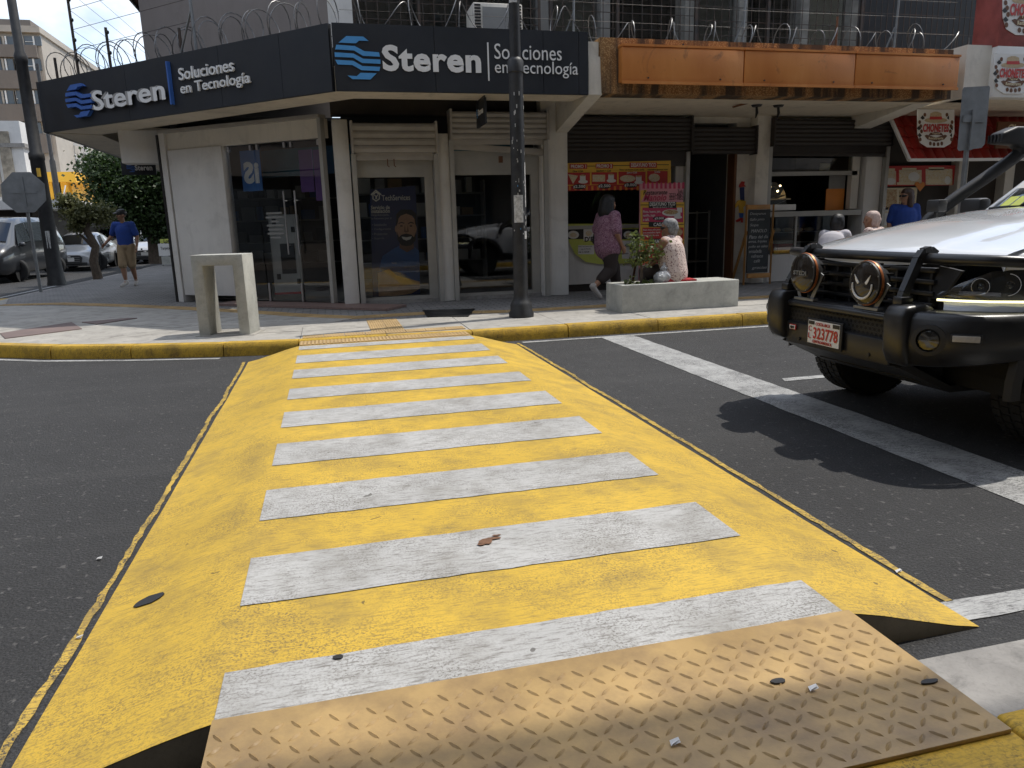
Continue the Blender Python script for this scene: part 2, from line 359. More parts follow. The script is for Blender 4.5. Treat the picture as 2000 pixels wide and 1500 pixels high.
m_wood = mat('orange_wood', (.50, .25, .075), .55, .2, 4, .1, 30)
m_wood2 = mat('dark_wood', (.14, .055, .02), .55, .2, 4)
m_slate = mat('chalk_slate', (.028, .034, .036), .7, .3, 3, dirt=.35, dcol=(.10, .10, .10))
m_chalk = mat('chalk', (.48, .48, .46), .9)
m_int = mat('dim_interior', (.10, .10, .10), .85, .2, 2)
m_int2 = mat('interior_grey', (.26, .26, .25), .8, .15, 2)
m_teal = mat('teal_panel', (.03, .11, .15), .6)
m_rbar = mat('grille_iron', (.035, .032, .030), .6, .2, 9, dirt=.5, dcol=(.12, .06, .03), dscale=9)
m_wire = mat('razor_steel', (.24, .24, .24), .45, .3, 12, metal=.7, dirt=.5, dcol=(.06, .045, .035), dscale=14)
m_curt = mat('old_curtain', (.30, .30, .28), .9, .2, 3, dirt=.6, dcol=(.08, .08, .08))
# ------------------------------------------------------------------ ground, road, pavements
ZS = .14
def struct(o): return tag(o, kind='structure')
road = MB(); road.quad((-400, -300, 0), (400, -300, 0), (400, 500, 0), (-400, 500, 0)); struct(road.build('road', m_asphalt, base=False))
# far kerb line (front face), from the right-hand street round the corner into the side street
KF = [(70, 8.2), (40, 8.2), (1.55, 8.2), (-.4, 8.27), (-1.2, 8.42), (-2.2, 8.70), (-3.1, 9.03), (-4.0, 9.55), (-4.9, 10.35), (-5.6, 11.4), (-6.1, 12.9), (-6.42, 14.9), (-6.5, 16.7), (-6.5, 20), (-6.5, 95)]
def resample(P, step):
    out = [Vector((*P[0], 0))]; acc = 0
    for a, b in zip(P, P[1:]):
        a, b = Vector((*a, 0)), Vector((*b, 0)); n = max(1, int(round((b-a).length/step)))
        for i in range(1, n+1): out.append(a.lerp(b, i/n))
    return out
def inward(P, d):
    out = []
    for i, p in enumerate(P):
        t = (P[min(i+1, len(P)-1)]-P[max(i-1, 0)]).normalized(); n = Vector((t.y, -t.x, 0)); out.append(p+n*d)
    return out
kp = resample(KF[:13], 1.15); ki = inward(kp, .17)
if ki[3].y < kp[3].y: ki = inward(kp, -.17)
side = resample(KF[12:], 3.0)
sw = MB(); ring = [(p.x, p.y, ZS-.006) for p in ki]+[(-6.4, 95, ZS-.006), (-2.3, 95, ZS-.006), (-2.3, 14.2, ZS-.006), (.4, 12.4, ZS-.006), (3.6, 12.4, ZS-.006), (3.9, 13.2, ZS-.006), (70, 13.2, ZS-.006)]
sw.add(ring, [tuple(range(len(ring)))])
sidewalk = struct(sw.build('pavement', m_pav, base=False))
low = MB()
for a, b in zip(side, side[1:]): low.box(-6.62, -6.38, a.y, b.y-.012, -.02, .10+random.uniform(-.012, .012))
kerb_side = struct(low.build('side_street_kerb', m_gutter, base=False))
kb = struct(MB().box(8, 8.01, 8.3, 8.31, -.06, -.05).build('kerb', m_kerby, base=False))
for i in range(len(kp)-1):
    a, b, c, d = kp[i], kp[i+1], ki[i+1], ki[i]
    if a.x > 32: continue
    t = (b-a).normalized()*.006; j = random.uniform(-.004, .004); mb = MB()
    n = 4; rows = []
    for k in range(n+1):
        s = k/n; p = (a+t).lerp(b-t, s); q = (d+t).lerp(c-t, s); o = (p-q).normalized()
        e = random.uniform(-.004, .004); zt = ZS+.004+j
        rows.append([(p+o*.012)+Vector((0, 0, -.02)), p+o*(.006+e)+Vector((0, 0, .06)), p+o*e+Vector((0, 0, zt-.03)), p-o*.022+Vector((0, 0, zt+e*.5)), q+Vector((0, 0, zt-.001)), q+Vector((0, 0, -.02))])
    mb.grid(rows); mb.add(rows[0], [tuple(range(6))]); mb.add(rows[-1], [tuple(range(5, -1, -1))])
    mb.build('kerbstone', m_kerby, kb, smooth=True)
# tactile guide strip, traced on the pavement
tpx = [(2000, 566), (1800, 575), (1515, 590), (1180, 606), (1000, 608), (840, 611), (692, 620), (612, 617), (516, 611), (364, 602), (224, 596), (112, 593), (0, 596)]
TP = [G(x, y, ZS) for x, y in tpx[4:]]
TP = [Vector((30, 9.95, ZS)), Vector((5.5, 9.95, ZS)), Vector((2.4, 9.93, ZS))]+TP[1:]
tp = []
for a, b in zip(TP, TP[1:]):
    n = max(1, int((b-a).length/.3)); tp += [a.lerp(b, i/n) for i in range(n)]
tp.append(TP[-1]); tin = inward([Vector((p.x, p.y, 0)) for p in tp], .14); tout = inward([Vector((p.x, p.y, 0)) for p in tp], -.14)
for i in range(len(tp)-1):
    a, b, c, d = tin[i], tin[i+1], tout[i+1], tout[i]
    if a.x > 13: continue
    cen = (a+b+c+d)/4; mb = MB(); P = [cen+(q-cen)*.975 for q in (a, b, c, d)]; z = ZS+.004+random.uniform(0, .002)
    mb.add([(q.x, q.y, z) for q in P]+[(q.x, q.y, ZS-.02) for q in P], [(0, 1, 2, 3), (0, 4, 5, 1), (1, 5, 6, 2), (2, 6, 7, 3), (3, 7, 4, 0)])
    for k in range(4):                       # raised bars along the walking line
        s = .2+.2*k; p, q = P[0].lerp(P[3], s), P[1].lerp(P[2], s); p, q = p.lerp(q, .08), p.lerp(q, .92)
        mb.beam((p.x, p.y, z+.001), (q.x, q.y, z+.001), .026, .006)
    mb.build('tactile_tile', m_tact, sidewalk)
# light concrete slabs between kerb and guide strip
kk = [Vector((p.x, p.y, 0)) for p in ki if p.x < 16]
def foot(p):
    best = min(range(len(tin)), key=lambda i: (tin[i]-p).length)
    q = tin[best]; r = tout[best]; return q if (q-p).length < (r-p).length else r
rs = [kk[0]]
for a, b in zip(kk, kk[1:]): rs += [b]
for i in range(len(rs)-1):
    a, b = rs[i], rs[i+1]; c, d = foot(b), foot(a)
    if (c-b).length > 4.5 or (d-a).length > 4.5: continue
    if a.x > -.5 and a.x < 33: c, d = Vector((b.x, 9.79, 0)), Vector((a.x, 9.79, 0))
    for s0, s1 in ((0, .5), (.5, 1)):
        Q = [a.lerp(d, s0), b.lerp(c, s0), b.lerp(c, s1), a.lerp(d, s1)]; cen = sum(Q, Vector())/4
        Q = [q+(cen-q).normalized()*.006 for q in Q]; z = ZS+random.uniform(-.002, .002)
        mb = MB(); mb.add([(q.x, q.y, z) for q in Q]+[(q.x, q.y, z-.03) for q in Q], [(0, 1, 2, 3), (0, 4, 5, 1), (1, 5, 6, 2), (2, 6, 7, 3), (3, 7, 4, 0)]); mb.build('pavement_slab', m_conc, sidewalk)
# tactile tiles at the crossing: warning row by the kerb, a stem back to the guide strip
def tile(x0, x1, y0, y1, blister=True):
    mb = MB(); mb.box(x0+.003, x1-.003, y0+.003, y1-.003, ZS-.02, ZS+.0045)
    n = 7
    for k in range(n):
        if blister: xx = x0+(x1-x0)*(k+.5)/n; mb.box(xx-.012, xx+.012, y0+.01, y1-.01, ZS, ZS+.008)
        else:
            for j in range(n): mb.cyl((x0+(x1-x0)*(k+.5)/n, y0+(y1-y0)*(j+.5)/n, ZS), (x0+(x1-x0)*(k+.5)/n, y0+(y1-y0)*(j+.5)/n, ZS+.008), .016, .010, 8)
    mb.build('tactile_tile', m_tact, sidewalk)
for k in range(8): tile(-.36+k*.235, -.36+(k+1)*.235, 8.44, 8.68)
for k in range(4):
    for j in range(2): tile(.42+j*.2, .42+(j+1)*.2, 8.69+k*.275, 8.69+(k+1)*.275, False)
mc = MB(); q = [G(825, 607, ZS), G(928, 604, ZS), G(915, 619, ZS), G(835, 620, ZS)]
mc.add([(p.x, p.y, ZS+.012) for p in q]+[(p.x, p.y, ZS-.02) for p in q], [(0, 1, 2, 3), (0, 4, 5, 1), (1, 5, 6, 2), (2, 6, 7, 3), (3, 7, 4, 0)]); mc.build('meter_box_lid', m_black, sidewalk)
for px in ([(0, 652), (140, 630), (160, 643), (10, 662)], [(160, 630), (250, 622), (268, 622), (190, 634)]):
    mc = MB(); q = [G(x, y, ZS) for x, y in px]; mc.add([(p.x, p.y, ZS+.010) for p in q]+[(p.x, p.y, ZS-.02) for p in q], [(0, 1, 2, 3), (0, 4, 5, 1), (1, 5, 6, 2), (2, 6, 7, 3), (3, 7, 4, 0)]); mc.build('red_patch_slab', mat('dull_red_concrete', (.17, .125, .115), .8, .2, 3), sidewalk)
# ------------------------------------------------------------------ raised crossing
hump = struct(MB().box(0, .3, 4, 4.3, -.05, -.02).build('raised_crossing', m_humpend, base=False))
def hx(x, y):
    """height of the hump across its width"""
    def sm(s): s = max(0, min(1, s)); return s*s*(3-2*s)*.35+s*.65
    if x < -.37: return .004+(ZS-.004)*sm((x+.90)/.53)
    if x > 1.47: return .004+(ZS-.004)*sm((2.0-x)/.53)
    return ZS
def hyend(x):  # near end of the hump is cut a little unevenly
    return 1.76-.04*(1 if x > 1.5 else 0)
xs = [-.90, -.80, -.66, -.52, -.42, -.37, 0, .5, 1.0, 1.47, 1.53, 1.62, 1.76, 1.9, 2.0]
ysn = [1.74+(7.93-1.74)*i/40 for i in range(41)]
top = MB(); rows = []
for y in ysn:
    e = .005*mnoise.noise((0, y*1.7, 3)); e2 = .005*mnoise.noise((5, y*1.6, 1))
    rows.append([Vector((x+(e if x < -.85 else e2 if x > 1.95 else 0), y, hx(x, y)+.0006*mnoise.noise((x*2, y*2, 0)))) for x in xs])
top.grid(rows); top.build('hump_surface', m_yel, hump, smooth=True)
for yy, r in ((1.74, rows[0]), (7.93, rows[-1])):
    e = MB()
    for a, b in zip(r, r[1:]):
        e.quad((a.x, yy, -.02), (b.x, yy, -.02), (b.x, yy, b.z-.003), (a.x, yy, a.z-.003))
    e.build('hump_end', m_humpend, hump)
YS = [(1.748, 1.96), (2.336, 2.70), (3.069, 3.452), (3.826, 4.228), (4.588, 4.99), (5.374, 5.747), (6.151, 6.541), (6.869, 7.297), (7.644, 7.883)]
for y0, y1 in YS:
    mb = MB(); n = 24; r0 = []; r1 = []
    for i in range(n+1):
        x = -.372+(1.842)*i/n; r0.append((x, y0+random.uniform(-.004, .004), ZS+.0032)); r1.append((x, y1+random.uniform(-.004, .004), ZS+.0032))
    mb.grid([r0, r1]); mb.build('crossing_stripe', m_wht, hump)
def plate_slab(name, x0, x1, y0, y1, z0, z1): return MB().box(x0, x1, y0, y1, z0, z1)
# near steel tread plate over the gutter
pl = thing('tread_plate', 'ochre steel chequer plate bridging the gutter at the stripe end nearest the grey gutter slab', 'steel plate', (.55, 1.46, ZS))
plate_slab('p', -.375, 1.485, 1.175, 1.742, ZS-.002, ZS+.010).build('plate', m_plate, pl, bevel=.002)
lg = MB()
def lug(mb, x, y, a, z, L_=.021, w=.0055, h=.0042):
    c, s = math.cos(a), math.sin(a); P = []
    for t, ww in ((-1, 0), (-.5, .8), (0, 1), (.5, .8), (1, 0)):
        for sd in ((-1, 1) if ww else (0,)): P.append((x+c*t*L_-s*sd*ww*w, y+s*t*L_+c*sd*ww*w, z))
    T = [(x+c*t*L_*.6, y+s*t*L_*.6, z+h) for t in (-1, 0, 1)]
    mb.add(P+T, [(0, 1, 8), (2, 0, 8), (1, 3, 9, 8), (4, 2, 8, 9), (3, 5, 10, 9), (6, 4, 9, 10), (5, 7, 10), (7, 6, 10)])
i = 0; sp = .046
for ix in range(int(1.84/sp)):
    for iy in range(int(.55/sp)):
        lug(lg, -.352+ix*sp, 1.205+iy*sp, math.radians(38) if (ix+iy) % 2 else math.radians(128), ZS+.0102, .0215)
tag(lg.build('tread_pattern', m_plate, pl, smooth=True), kind='stuff')
# far ramp plate against the kerb
pf = thing('ramp_plate', 'ochre ribbed plate joining the crossing to the far yellow kerb', 'steel plate', (.55, 8.07, ZS))
plate_slab('p', -.375, 1.475, 7.925, 8.215, ZS-.01, ZS+.006).build('plate', m_plate, pl if False else pf, bevel=.002)
rb = MB()
for k in range(46): x = -.355+k*.04; rb.box(x-.011, x+.011, 7.935, 8.205, ZS+.004, ZS+.011)
tag(rb.build('ribs', m_tact, pf), kind='stuff')
# painted lines on the asphalt
def sheet(name, pts, m, z, jit=.006, parent=None):
    """a painted strip with slightly ragged edges"""
    a, b, c, d = [Vector(p) for p in pts]; n = max(2, int((b-a).length/.12)); r0 = []; r1 = []
    w = (d-a).normalized()
    for i in range(n+1):
        s = i/n; r0.append(a.lerp(b, s)+w*random.uniform(-jit, jit)); r1.append(d.lerp(c, s)+w*random.uniform(-jit, jit))
    mb = MB(); mb.grid([[(p.x, p.y, z) for p in r0], [(p.x, p.y, z) for p in r1]]); return struct(mb.build(name, m, parent, base=False))
sheet('stop_line', [(3.06, 2.4, 0), (3.06, 8.05, 0), (3.47, 8.05, 0), (3.47, 2.4, 0)], m_line, .004)
sheet('lane_line', [(3.66, 5.30, 0), (14, 5.25, 0), (14, 5.15, 0), (3.62, 5.20, 0)], m_line, .004)
sheet('edge_line', [(1.95, 1.90, 0), (16, 1.90, 0), (16, 1.78, 0), (2.0, 1.78, 0)], m_line, .004)
sheet('kerb_line', [(2.1, 8.06, 0), (30, 8.06, 0), (30, 7.98, 0), (2.1, 7.98, 0)], m_line, .005)
kl = inward(kp, -.10 if (inward(kp, .1)[3].y > kp[3].y) else .10); kl2 = inward(kp, -.17 if (inward(kp, .1)[3].y > kp[3].y) else .17)
idx = [i for i, p in enumerate(kp) if p.x < -.75]
mb = MB(); mb.grid([[(kl[i].x, kl[i].y, .004) for i in idx], [(kl2[i].x, kl2[i].y, .004) for i in idx]]); struct(mb.build('corner_line', m_line, base=False))
for nm, x0, x1 in (('ramp_edge_line', -.950, -.922), ('ramp_edge_line', 2.03, 2.062)):
    mb = MB(); r0 = []; r1 = []
    m_flake = road_paint('flaking_yellow', (.60, .40, .07), (.045, .045, .045), 2.2, 1.0, .8, (.05, .05, .05))
    for i in range(121):
        y = 1.3+(7.95-1.3)*i/120 if x0 < 0 else 1.9+(8.0-1.9)*i/120
        e = .02*mnoise.noise((0, y*1.7, 3)); r0.append((x0+e+random.uniform(-.006, .006), y, .004)); r1.append((x1+e+random.uniform(-.006, .006), y, .004))
    mb.grid([r0, r1]); struct(mb.build(nm, m_flake, base=False))
lane = thing('side_lane_marks', 'worn white lane lines painted on the side street beside the parked cars', 'road marking', (-8, 25, 0))
del lane['category']; del lane['label']; struct(lane)
MB().quad((-7.4, 17.5, .004), (-7.3, 17.5, .004), (-7.3, 22.5, .004), (-7.4, 22.5, .004)).build('lane_dash', m_line, lane)
MB().quad((-9.7, 24, .004), (-9.6, 24, .004), (-9.6, 60, .004), (-9.7, 60, .004)).build('lane_dash', m_line, lane)
# near side: gutter, kerb, pavement
struct(MB().quad((-30, 1.10, .0045), (60, 1.10, .0045), (60, 1.64, .0045), (-30, 1.64, .0045)).build('gutter', m_gutter, base=False))
struct(MB().box(-30, 60, -3, 1.0, -.05, ZS-.004).build('near_pavement', m_conc, base=False))
nk = struct(MB().box(0, .3, .9, .95, -.1, -.08).build('near_kerb', m_kerby, base=False))
for k in range(-12, 24):
    x0 = 1.50+k*1.1; w = .05 if k >= 0 else 0
    mb = MB(); mb.box(x0+.004, x0+1.1-.004, 1.0, 1.192+w, -.02, ZS+.003-(.006 if k < 0 else 0)); mb.build('kerbstone', m_kerby, nk, bevel=.006 if k < 0 else .018, seg=3)
# bits of litter and stains lying on the road
litter = [(1520, 1330, 'grey gum flattened on the ochre chequer plate', m_prk, .022, .012, ZS+.0135), (1815, 1331, 'dark leaf lying on the ochre chequer plate edge', m_prk, .03, .009, ZS+.0135),
          (290, 1172, 'dark oval patch stuck on the yellow ramp', m_prk, .052, .035, .05), (661, 1283, 'small dark spot on the last white stripe', m_prk, .016, .012, ZS+.006)]
for px, py, lab, m, a, b, z in litter:
    p = G(px, py, z)
    if 'oval' in lab: z = hx(p.x, p.y)+.004; p = G(px, py, z); z = hx(p.x, p.y)
    mb = MB(); pts = [(p.x+a*math.cos(t)*random.uniform(.8, 1.1), p.y+b*math.sin(t)*random.uniform(.8, 1.1)) for t in [2*math.pi*k/11 for k in range(11)]]
    mb.add([(x, y, hx(x, y)+.003 if 'oval' in lab else z-.002) for x, y in pts]+[(x, y, hx(x, y)+.006 if 'oval' in lab else z+.002) for x, y in pts], [tuple(range(11, 22))]+[(k, (k+1) % 11, 11+(k+1) % 11, 11+k) for k in range(11)])
    tag(mb.build('stain' if m is m_prk else 'litter', m, smooth=False), lab, 'debris')
m_paper = mat('litter_paper', (.7, .7, .7), .7)
for px, py, z, lab in [(1588, 1346, ZS+.014, 'crumpled white paper scrap on the ochre chequer plate'), (1318, 1452, ZS+.014, 'tiny white paper flake on the shaded chequer plate'), (1755, 1117, .004, 'white scrap on the asphalt beside the flaking yellow line'), (194, 1092, .004, 'pale round scrap on the asphalt left of the yellow ramp'), (155, 1247, .004, 'thin white scrap on the asphalt beside the ramp foot')]:
    p = G(px, py, z); mb = MB(); s = .012
    for k in range(3):
        a = random.uniform(0, 3); mb.quad(p+Vector((-s, -s*.5, 0)), p+Vector((s*math.cos(a), -s*.6, .006)), p+Vector((s, s*.6*math.sin(a+1), .010)), p+Vector((-s*.8, s*.7, .004)))
    tag(mb.build('paper_scrap', m_paper), lab, 'litter')
p = G(950, 1058, ZS+.006); mb = MB(); m_brown = mat('dry_leaf', (.17, .085, .045), .8, .3, 60)
for ox, oy, a, b in ((0, 0, .035, .03), (.03, .02, .04, .012), (-.02, -.01, .02, .022), (.05, .045, .02, .008)):
    pts = [(p.x+ox+a*math.cos(t)*random.uniform(.6, 1.1), p.y+oy+b*math.sin(t)*random.uniform(.6, 1.1), ZS+.0075+random.uniform(0, .002)) for t in [2*math.pi*k/9 for k in range(9)]]; mb.add(pts, [tuple(range(9))])
tag(mb.build('crushed_leaf', m_brown), 'crushed brown leaf on a white stripe of the crossing', 'leaf')
# ------------------------------------------------------------------ corner electronics shop
YW, YFa = 11.9, 10.2                 # wall plane, canopy front plane
A, B = Vector((.22, YW, 0)), Vector((-2.6, 14.05, 0))
F1, F0, FL = Vector((3.70, YFa, 0)), Vector((.26, YFa, 0)), Vector((-4.5, 14.6, 0))
ZB, ZT = 3.09, 3.89
shop = thing('corner_shop_building', 'cream corner shop building with dark navy canopy and barred upper windows', 'building', (1, 13, 0))
cd = (A-B).normalized(); cn = Vector((cd.y, -cd.x, 0))       # chamfer direction (to the right) and outward normal
if cn.y > 0: cn = -cn
def ch(s, z=0, out=0): return B+cd*s+cn*out+Vector((0, 0, z))
CL = (A-B).length
def chbox(mb, s0, s1, o0, o1, z0, z1): return mb.obox(ch((s0+s1)/2, (z0+z1)/2, (o0+o1)/2), cd, cn, UP, (s1-s0)/2, abs(o1-o0)/2, (z1-z0)/2)
# pillars and solid wall pieces on the street side
def pil(x0, x1, z1=3.4, y0=YW-.12, y1=YW+.35): return MB().box(x0, x1, y0, y1, ZS, z1).build('pillar', m_white2, shop, bevel=.012)
pil(.20, .43, 2.95); pil(1.72, 1.96, 2.75); pil(3.47, 3.92, 3.3)
MB().box(.20, 3.92, YW+.1, YW+.4, 3.05, 3.46).build('wall', m_dark, shop)
# door bay and window bay
def bay(x0, x1, zt, lint, name, sill):
    fr = MB(); y0, y1 = YW+.02, YW+.10
    fr.box(x0, x0+.05, y0, y1, ZS, lint).box(x1-.14, x1, y0, y1, ZS, lint).box(x0+.05, x1-.14, y0, y1, zt, lint).box(x0+.05, x1-.14, y0, y1, ZS, sill)
    w = MB().quad((x0+.05, YW+.055, sill), (x1-.14, YW+.055, sill), (x1-.14, YW+.055, zt), (x0+.05, YW+.055, zt)).build(name, m_glass, shop)
    fr.build('frame', m_alu, w); return w
bay(.45, 1.71, 2.11, 2.36, 'door', .24); bay(1.97, 3.46, 2.13, 2.55, 'window', .24)
MB().box(.45, 3.47, YW-.02, YW+.3, ZS-.03, ZS+.05).build('threshold', m_gutter, shop)
def shutter(bld, x0, x1, zb, zt, ybox, slats, m, barz, tilt=0, depth=.3, guide=True):
    """rolled-up shutter: a curtain of slats in front of its drum, a bottom bar, side guides"""
    s = MB().box(x0, x1, ybox+.05, ybox+depth, zb, zt).build('roller_shutter', m, bld)
    h = (zt-zb)/slats
    pr = MB(); prof = [(0, .0), (-.012, .06*h/.1), (-.022, .5*h), (-.012, h*.86), (0, h*.94)]
    r = [[(x, ybox+.045+a, b) for a, b in prof] for x in (x0+.025, x1-.025)]
    pr.grid(r); pr.add(r[0], [tuple(range(5))]); pr.add(r[1], [tuple(range(4, -1, -1))])
    first = None
    for k in range(slats):
        if first is None: first = pr.build('slat', m, s, smooth=True); first.location = (0, 0, zb)
        else: shared('slat', first, s, (0, 0, zb+k*h))
    MB().box(x0-.01, x0+.025, ybox, ybox+depth, zb-.02, zt+.03).build('end_plate', m, s); MB().box(x1-.025, x1+.01, ybox, ybox+depth, zb-.02, zt+.03).build('end_plate', m, s)
    if barz is not None:
        MB().beam((x0+.05, ybox+.17, barz), (x1-.05, ybox+.17, barz-tilt), .035, .10).build('bottom_bar', m, s, bevel=.008)
        MB().box(x0+.05, x1-.05, ybox+.15, ybox+.16, barz+.02, zb).build('curtain', m, s)
    if guide:
        MB().box(x0-.02, x0+.05, ybox+.12, ybox+.22, ZS, zb-.02).build('guide_rail', m_alu, s); MB().box(x1-.05, x1+.02, ybox+.12, ybox+.22, ZS, zb-.02).build('guide_rail', m_alu, s)
    return s
s1 = shutter(shop, .47, 1.76, 2.46, 2.88, YW-.30, 4, m_shut, 2.40)
for x in (1.02, 1.12): MB().tube([(x-.025, YW-.15, 2.37), (x-.025, YW-.15, 2.27), (x, YW-.15, 2.25)], .008, 6).build('lock_hasp', m_wood2, s1)
s2 = shutter(shop, 1.98, 3.55, 2.66, 3.06, YW-.30, 5, m_shut, 2.56, .10)
MB().box(2.75, 2.81, YW-.2, YW-.15, 2.30, 2.40).build('padlock', m_wood2, s2)
MB().box(1.99, 3.0, YW+.0, YW+.012, 2.50, 2.60).build('blue_header', m_teal, shop)
# chamfered corner front
wpan = MB(); chbox(wpan, .10, 1.30, -.16, .02, ZS+.12, 2.72); wpan.build('wall_panel', m_white2, shop, bevel=.01)
lin = MB(); chbox(lin, .02, CL-.22, -.16, -.02, 2.72, 3.0); lin.build('lintel', m_white, shop)
ed = MB(); chbox(ed, -.04, .08, -.3, .04, ZS, 3.0); ed.build('corner_post', m_white2, shop)
blk = MB(); chbox(blk, -.085, -.045, -.3, .06, ZS, 2.98); blk.build('edge_channel', m_black, shop)
tr = MB(); chbox(tr, -.02, CL-.2, -.1, .08, 3.0, 3.05); tr.build('top_rail', m_shut, shop)
def chq(mb, s0, s1, o, z0, z1): return mb.quad(ch(s0, z0, o), ch(s1, z0, o), ch(s1, z1, o), ch(s0, z1, o))
gp = MB(); chq(gp, 1.34, 1.92, -.055, ZS+.06, 2.70); gp.build('glass_panel', m_glass, shop)
for s0, s1_ in ((1.94, 2.60), (2.62, CL-.28)):
    g = MB(); chq(g, s0, s1_, -.055, ZS+.03, 2.25); dr = g.build('glass_door', m_glass, shop)
    hs = s1_-.10 if s0 < 2.2 else s0+.10; 
    hb = MB(); hb.cyl(ch(hs, .95, .02), ch(hs, 1.95, .02), .014, n=8); hb.cyl(ch(hs, 1.1, -.05), ch(hs, 1.1, .02), .01, n=6); hb.cyl(ch(hs, 1.8, -.05), ch(hs, 1.8, .02), .01, n=6); hb.build('handle', m_steel, dr)
    bp = MB(); chbox(bp, s0+.02, s0+.06, -.08, -.03, ZS+.04, ZS+.34); bp.build('pivot_fitting', m_steel, dr)
g = MB(); chq(g, 1.94, CL-.28, -.055, 2.27, 2.70); tg = g.build('transom_pane', m_glass, shop)
for s in (1.40, 1.86, 2.0, 2.55, 2.68, CL-.34):
    b = MB(); chbox(b, s-.02, s+.02, -.08, -.03, 2.62, 2.70); b.build('clamp', m_steel, tg)
gu = MB(); chbox(gu, CL-.26, CL-.20, -.05, .05, ZS, 3.0); gu.build('guide_rail', m_alu, shop)
st = MB(); st.prism([(0, 0), (CL-.1, 0), (CL-.1, .55), (0, .45)], ch(1.2, ZS, -.02), cd, cn, UP, .035); st.build('entrance_step', mat('pink_terrazzo', (.22, .15, .13), .55, .2, 30), shop)
# canopy: fascia cladding panels, cream edge soffit, dark slab
fd = (F0-FL).normalized(); fn = Vector((fd.y, -fd.x, 0)); fn = fn if fn.y < 0 else -fn; FLN = (F0-FL).length
can = MB(); can.prism([(FL.x+.05, 60), (FL.x+.05, FL.y+.05), (F0.x+.02, F0.y+.06), (F1.x-.01, F1.y+.06), (F1.x-.01, 12.1), (.3, 12.1), (-2.5, 14.3), (-2.5, 60)], (0, 0, 3.42), (1, 0, 0), (0, 1, 0), UP, .2)
canopy = can.build('canopy', m_dark, shop)
sof = MB(); sof.prism([(FL.x+.02, FL.y+.04), (F0.x+.02, F0.y+.03), (F1.x-.01, F1.y+.03), (F1.x-.01, F1.y+.62), (F0.x+.25, F0.y+.62), (FL.x+.75, FL.y+.35)], (0, 0, ZB), (1, 0, 0), (0, 1, 0), UP, .30); sof.build('soffit_edge', m_soffit, canopy)
sof = MB(); sof.prism([(FL.x+.02, FL.y+.09), (FL.x+.74, FL.y+.39), (FL.x+.74, FL.y+1.5), (-2.62, FL.y+1.9), (-2.62, 60), (FL.x+.02, 60)], (0, 0, ZB-.01), (1, 0, 0), (0, 1, 0), UP, .30); sof.build('soffit_side', m_soffit, canopy)
MB().box(FL.x-.02, FL.x+.04, FL.y+.1, 60, ZB-.02, ZT-.35).build('side_fascia', m_shut, canopy)
MB().box(-3.35, -2.65, 14.35, 14.75, 2.55, 3.09).build('soffit_box', m_white2, canopy)
br = MB(); br.prism([(0, 0), (1.55, -.32), (1.55, .5), (0, .5)], (3.72, YFa+.02, ZB), (0, 1, 0), (0, 0, 1), (1, 0, 0), .2); br.build('side_beam', m_white, canopy)
for x0, x1 in ((F0.x, 1.56), (1.56, 3.05), (3.05, 3.56), (3.56, 3.70)):
    MB().box(x0+.003, x1-.003, YFa-.03, YFa+.03, ZB-.01, ZT).build('fascia_panel', m_navy, canopy)
for t0, t1 in ((0, 2.3), (2.3, 4.4), (4.4, FLN-.9), (FLN-.9, FLN-.03)):
    c = FL+fd*((t0+t1)/2)+Vector((0, 0, (ZB+ZT)/2-.005)); MB().obox(c, fd, fn, UP, (t1-t0)/2-.003, .03, (ZT-ZB)/2+.005).build('fascia_panel', m_navy, canopy)
MB().box(FL.x-.06, FL.x-.01, FL.y-.02, FL.y+.35, ZB-.01, ZT).build('fascia_return', m_navy, canopy)
# --- signs on the fascia
LOGO = [[(503, 255), (548, 216), (640, 216), (668, 240), (615, 240), (598, 256)], [(490, 268), (590, 272), (640, 300), (722, 305), (726, 330), (632, 328), (585, 298), (482, 295)],
        [(477, 312), (580, 316), (632, 345), (727, 347), (727, 372), (625, 370), (578, 340), (478, 338)], [(478, 355), (575, 358), (625, 388), (724, 390), (718, 415), (618, 412), (570, 383), (490, 382)], [(540, 445), (590, 448), (612, 428), (702, 428), (665, 466), (565, 466)]]
def logo(parent, o, u, v, depth, m, joined=None):
    w = Vector(u).cross(Vector(v))
    for pl_ in LOGO:
        poly = [((x-477)/250, (466-y)/250) for x, y in pl_]; mb = joined or MB(); mb.prism(poly, o, u, v, w, depth)
        if not joined: mb.build('wave_band', m, parent)
X, Zv = Vector((1, 0, 0)), UP
def tbox(mb, s, Y, l, t, r, b, bold=.0, depth=.006, shear=0):
    p, q = W(l, b, Y), W(r, t, Y); p2 = W(l, t, Y); q2 = W(r, b, Y)
    z0 = (p.z+q2.z)/2; z1 = (p2.z+q.z)/2; mb.text(s, (p.x, Y, z0), (q2.x-p.x, 0, 0), (0, 0, z1-z0), depth, bold, shear)
ys = YFa-.036
sg = thing('shop_sign', 'flat white and sky blue shop lettering on the dark fascia facing the crossing', 'shop sign', (2, ys, ZB))
p = W(657, 154, ys); q = W(740, 71, ys); logo(sg, (p.x, ys, p.z), ((q.x-p.x), 0, 0), (0, 0, q.z-p.z-.01), .006, m_blue)
mb = MB(); tbox(mb, 'Steren', ys, 748, 90, 940, 141, .035); mb.build('lettering', m_lett, sg)
a, b = W(954, 158, ys), W(957, 83, ys); MB().box(a.x-.004, a.x+.016, ys-.004, ys, a.z, b.z).build('divider', m_lett, sg)
mb = MB(); tbox(mb, 'Soluciones', ys, 966, 87, 1097, 117); tbox(mb, 'en Tecnología', ys, 967, 120, 1129, 152); mb.build('slogan', m_lett, sg)
fo = FL+fn*.034
def fpt(px, py): 
    p = WP(px, py, fo, fn); return (p-fo).dot(fd), p.z
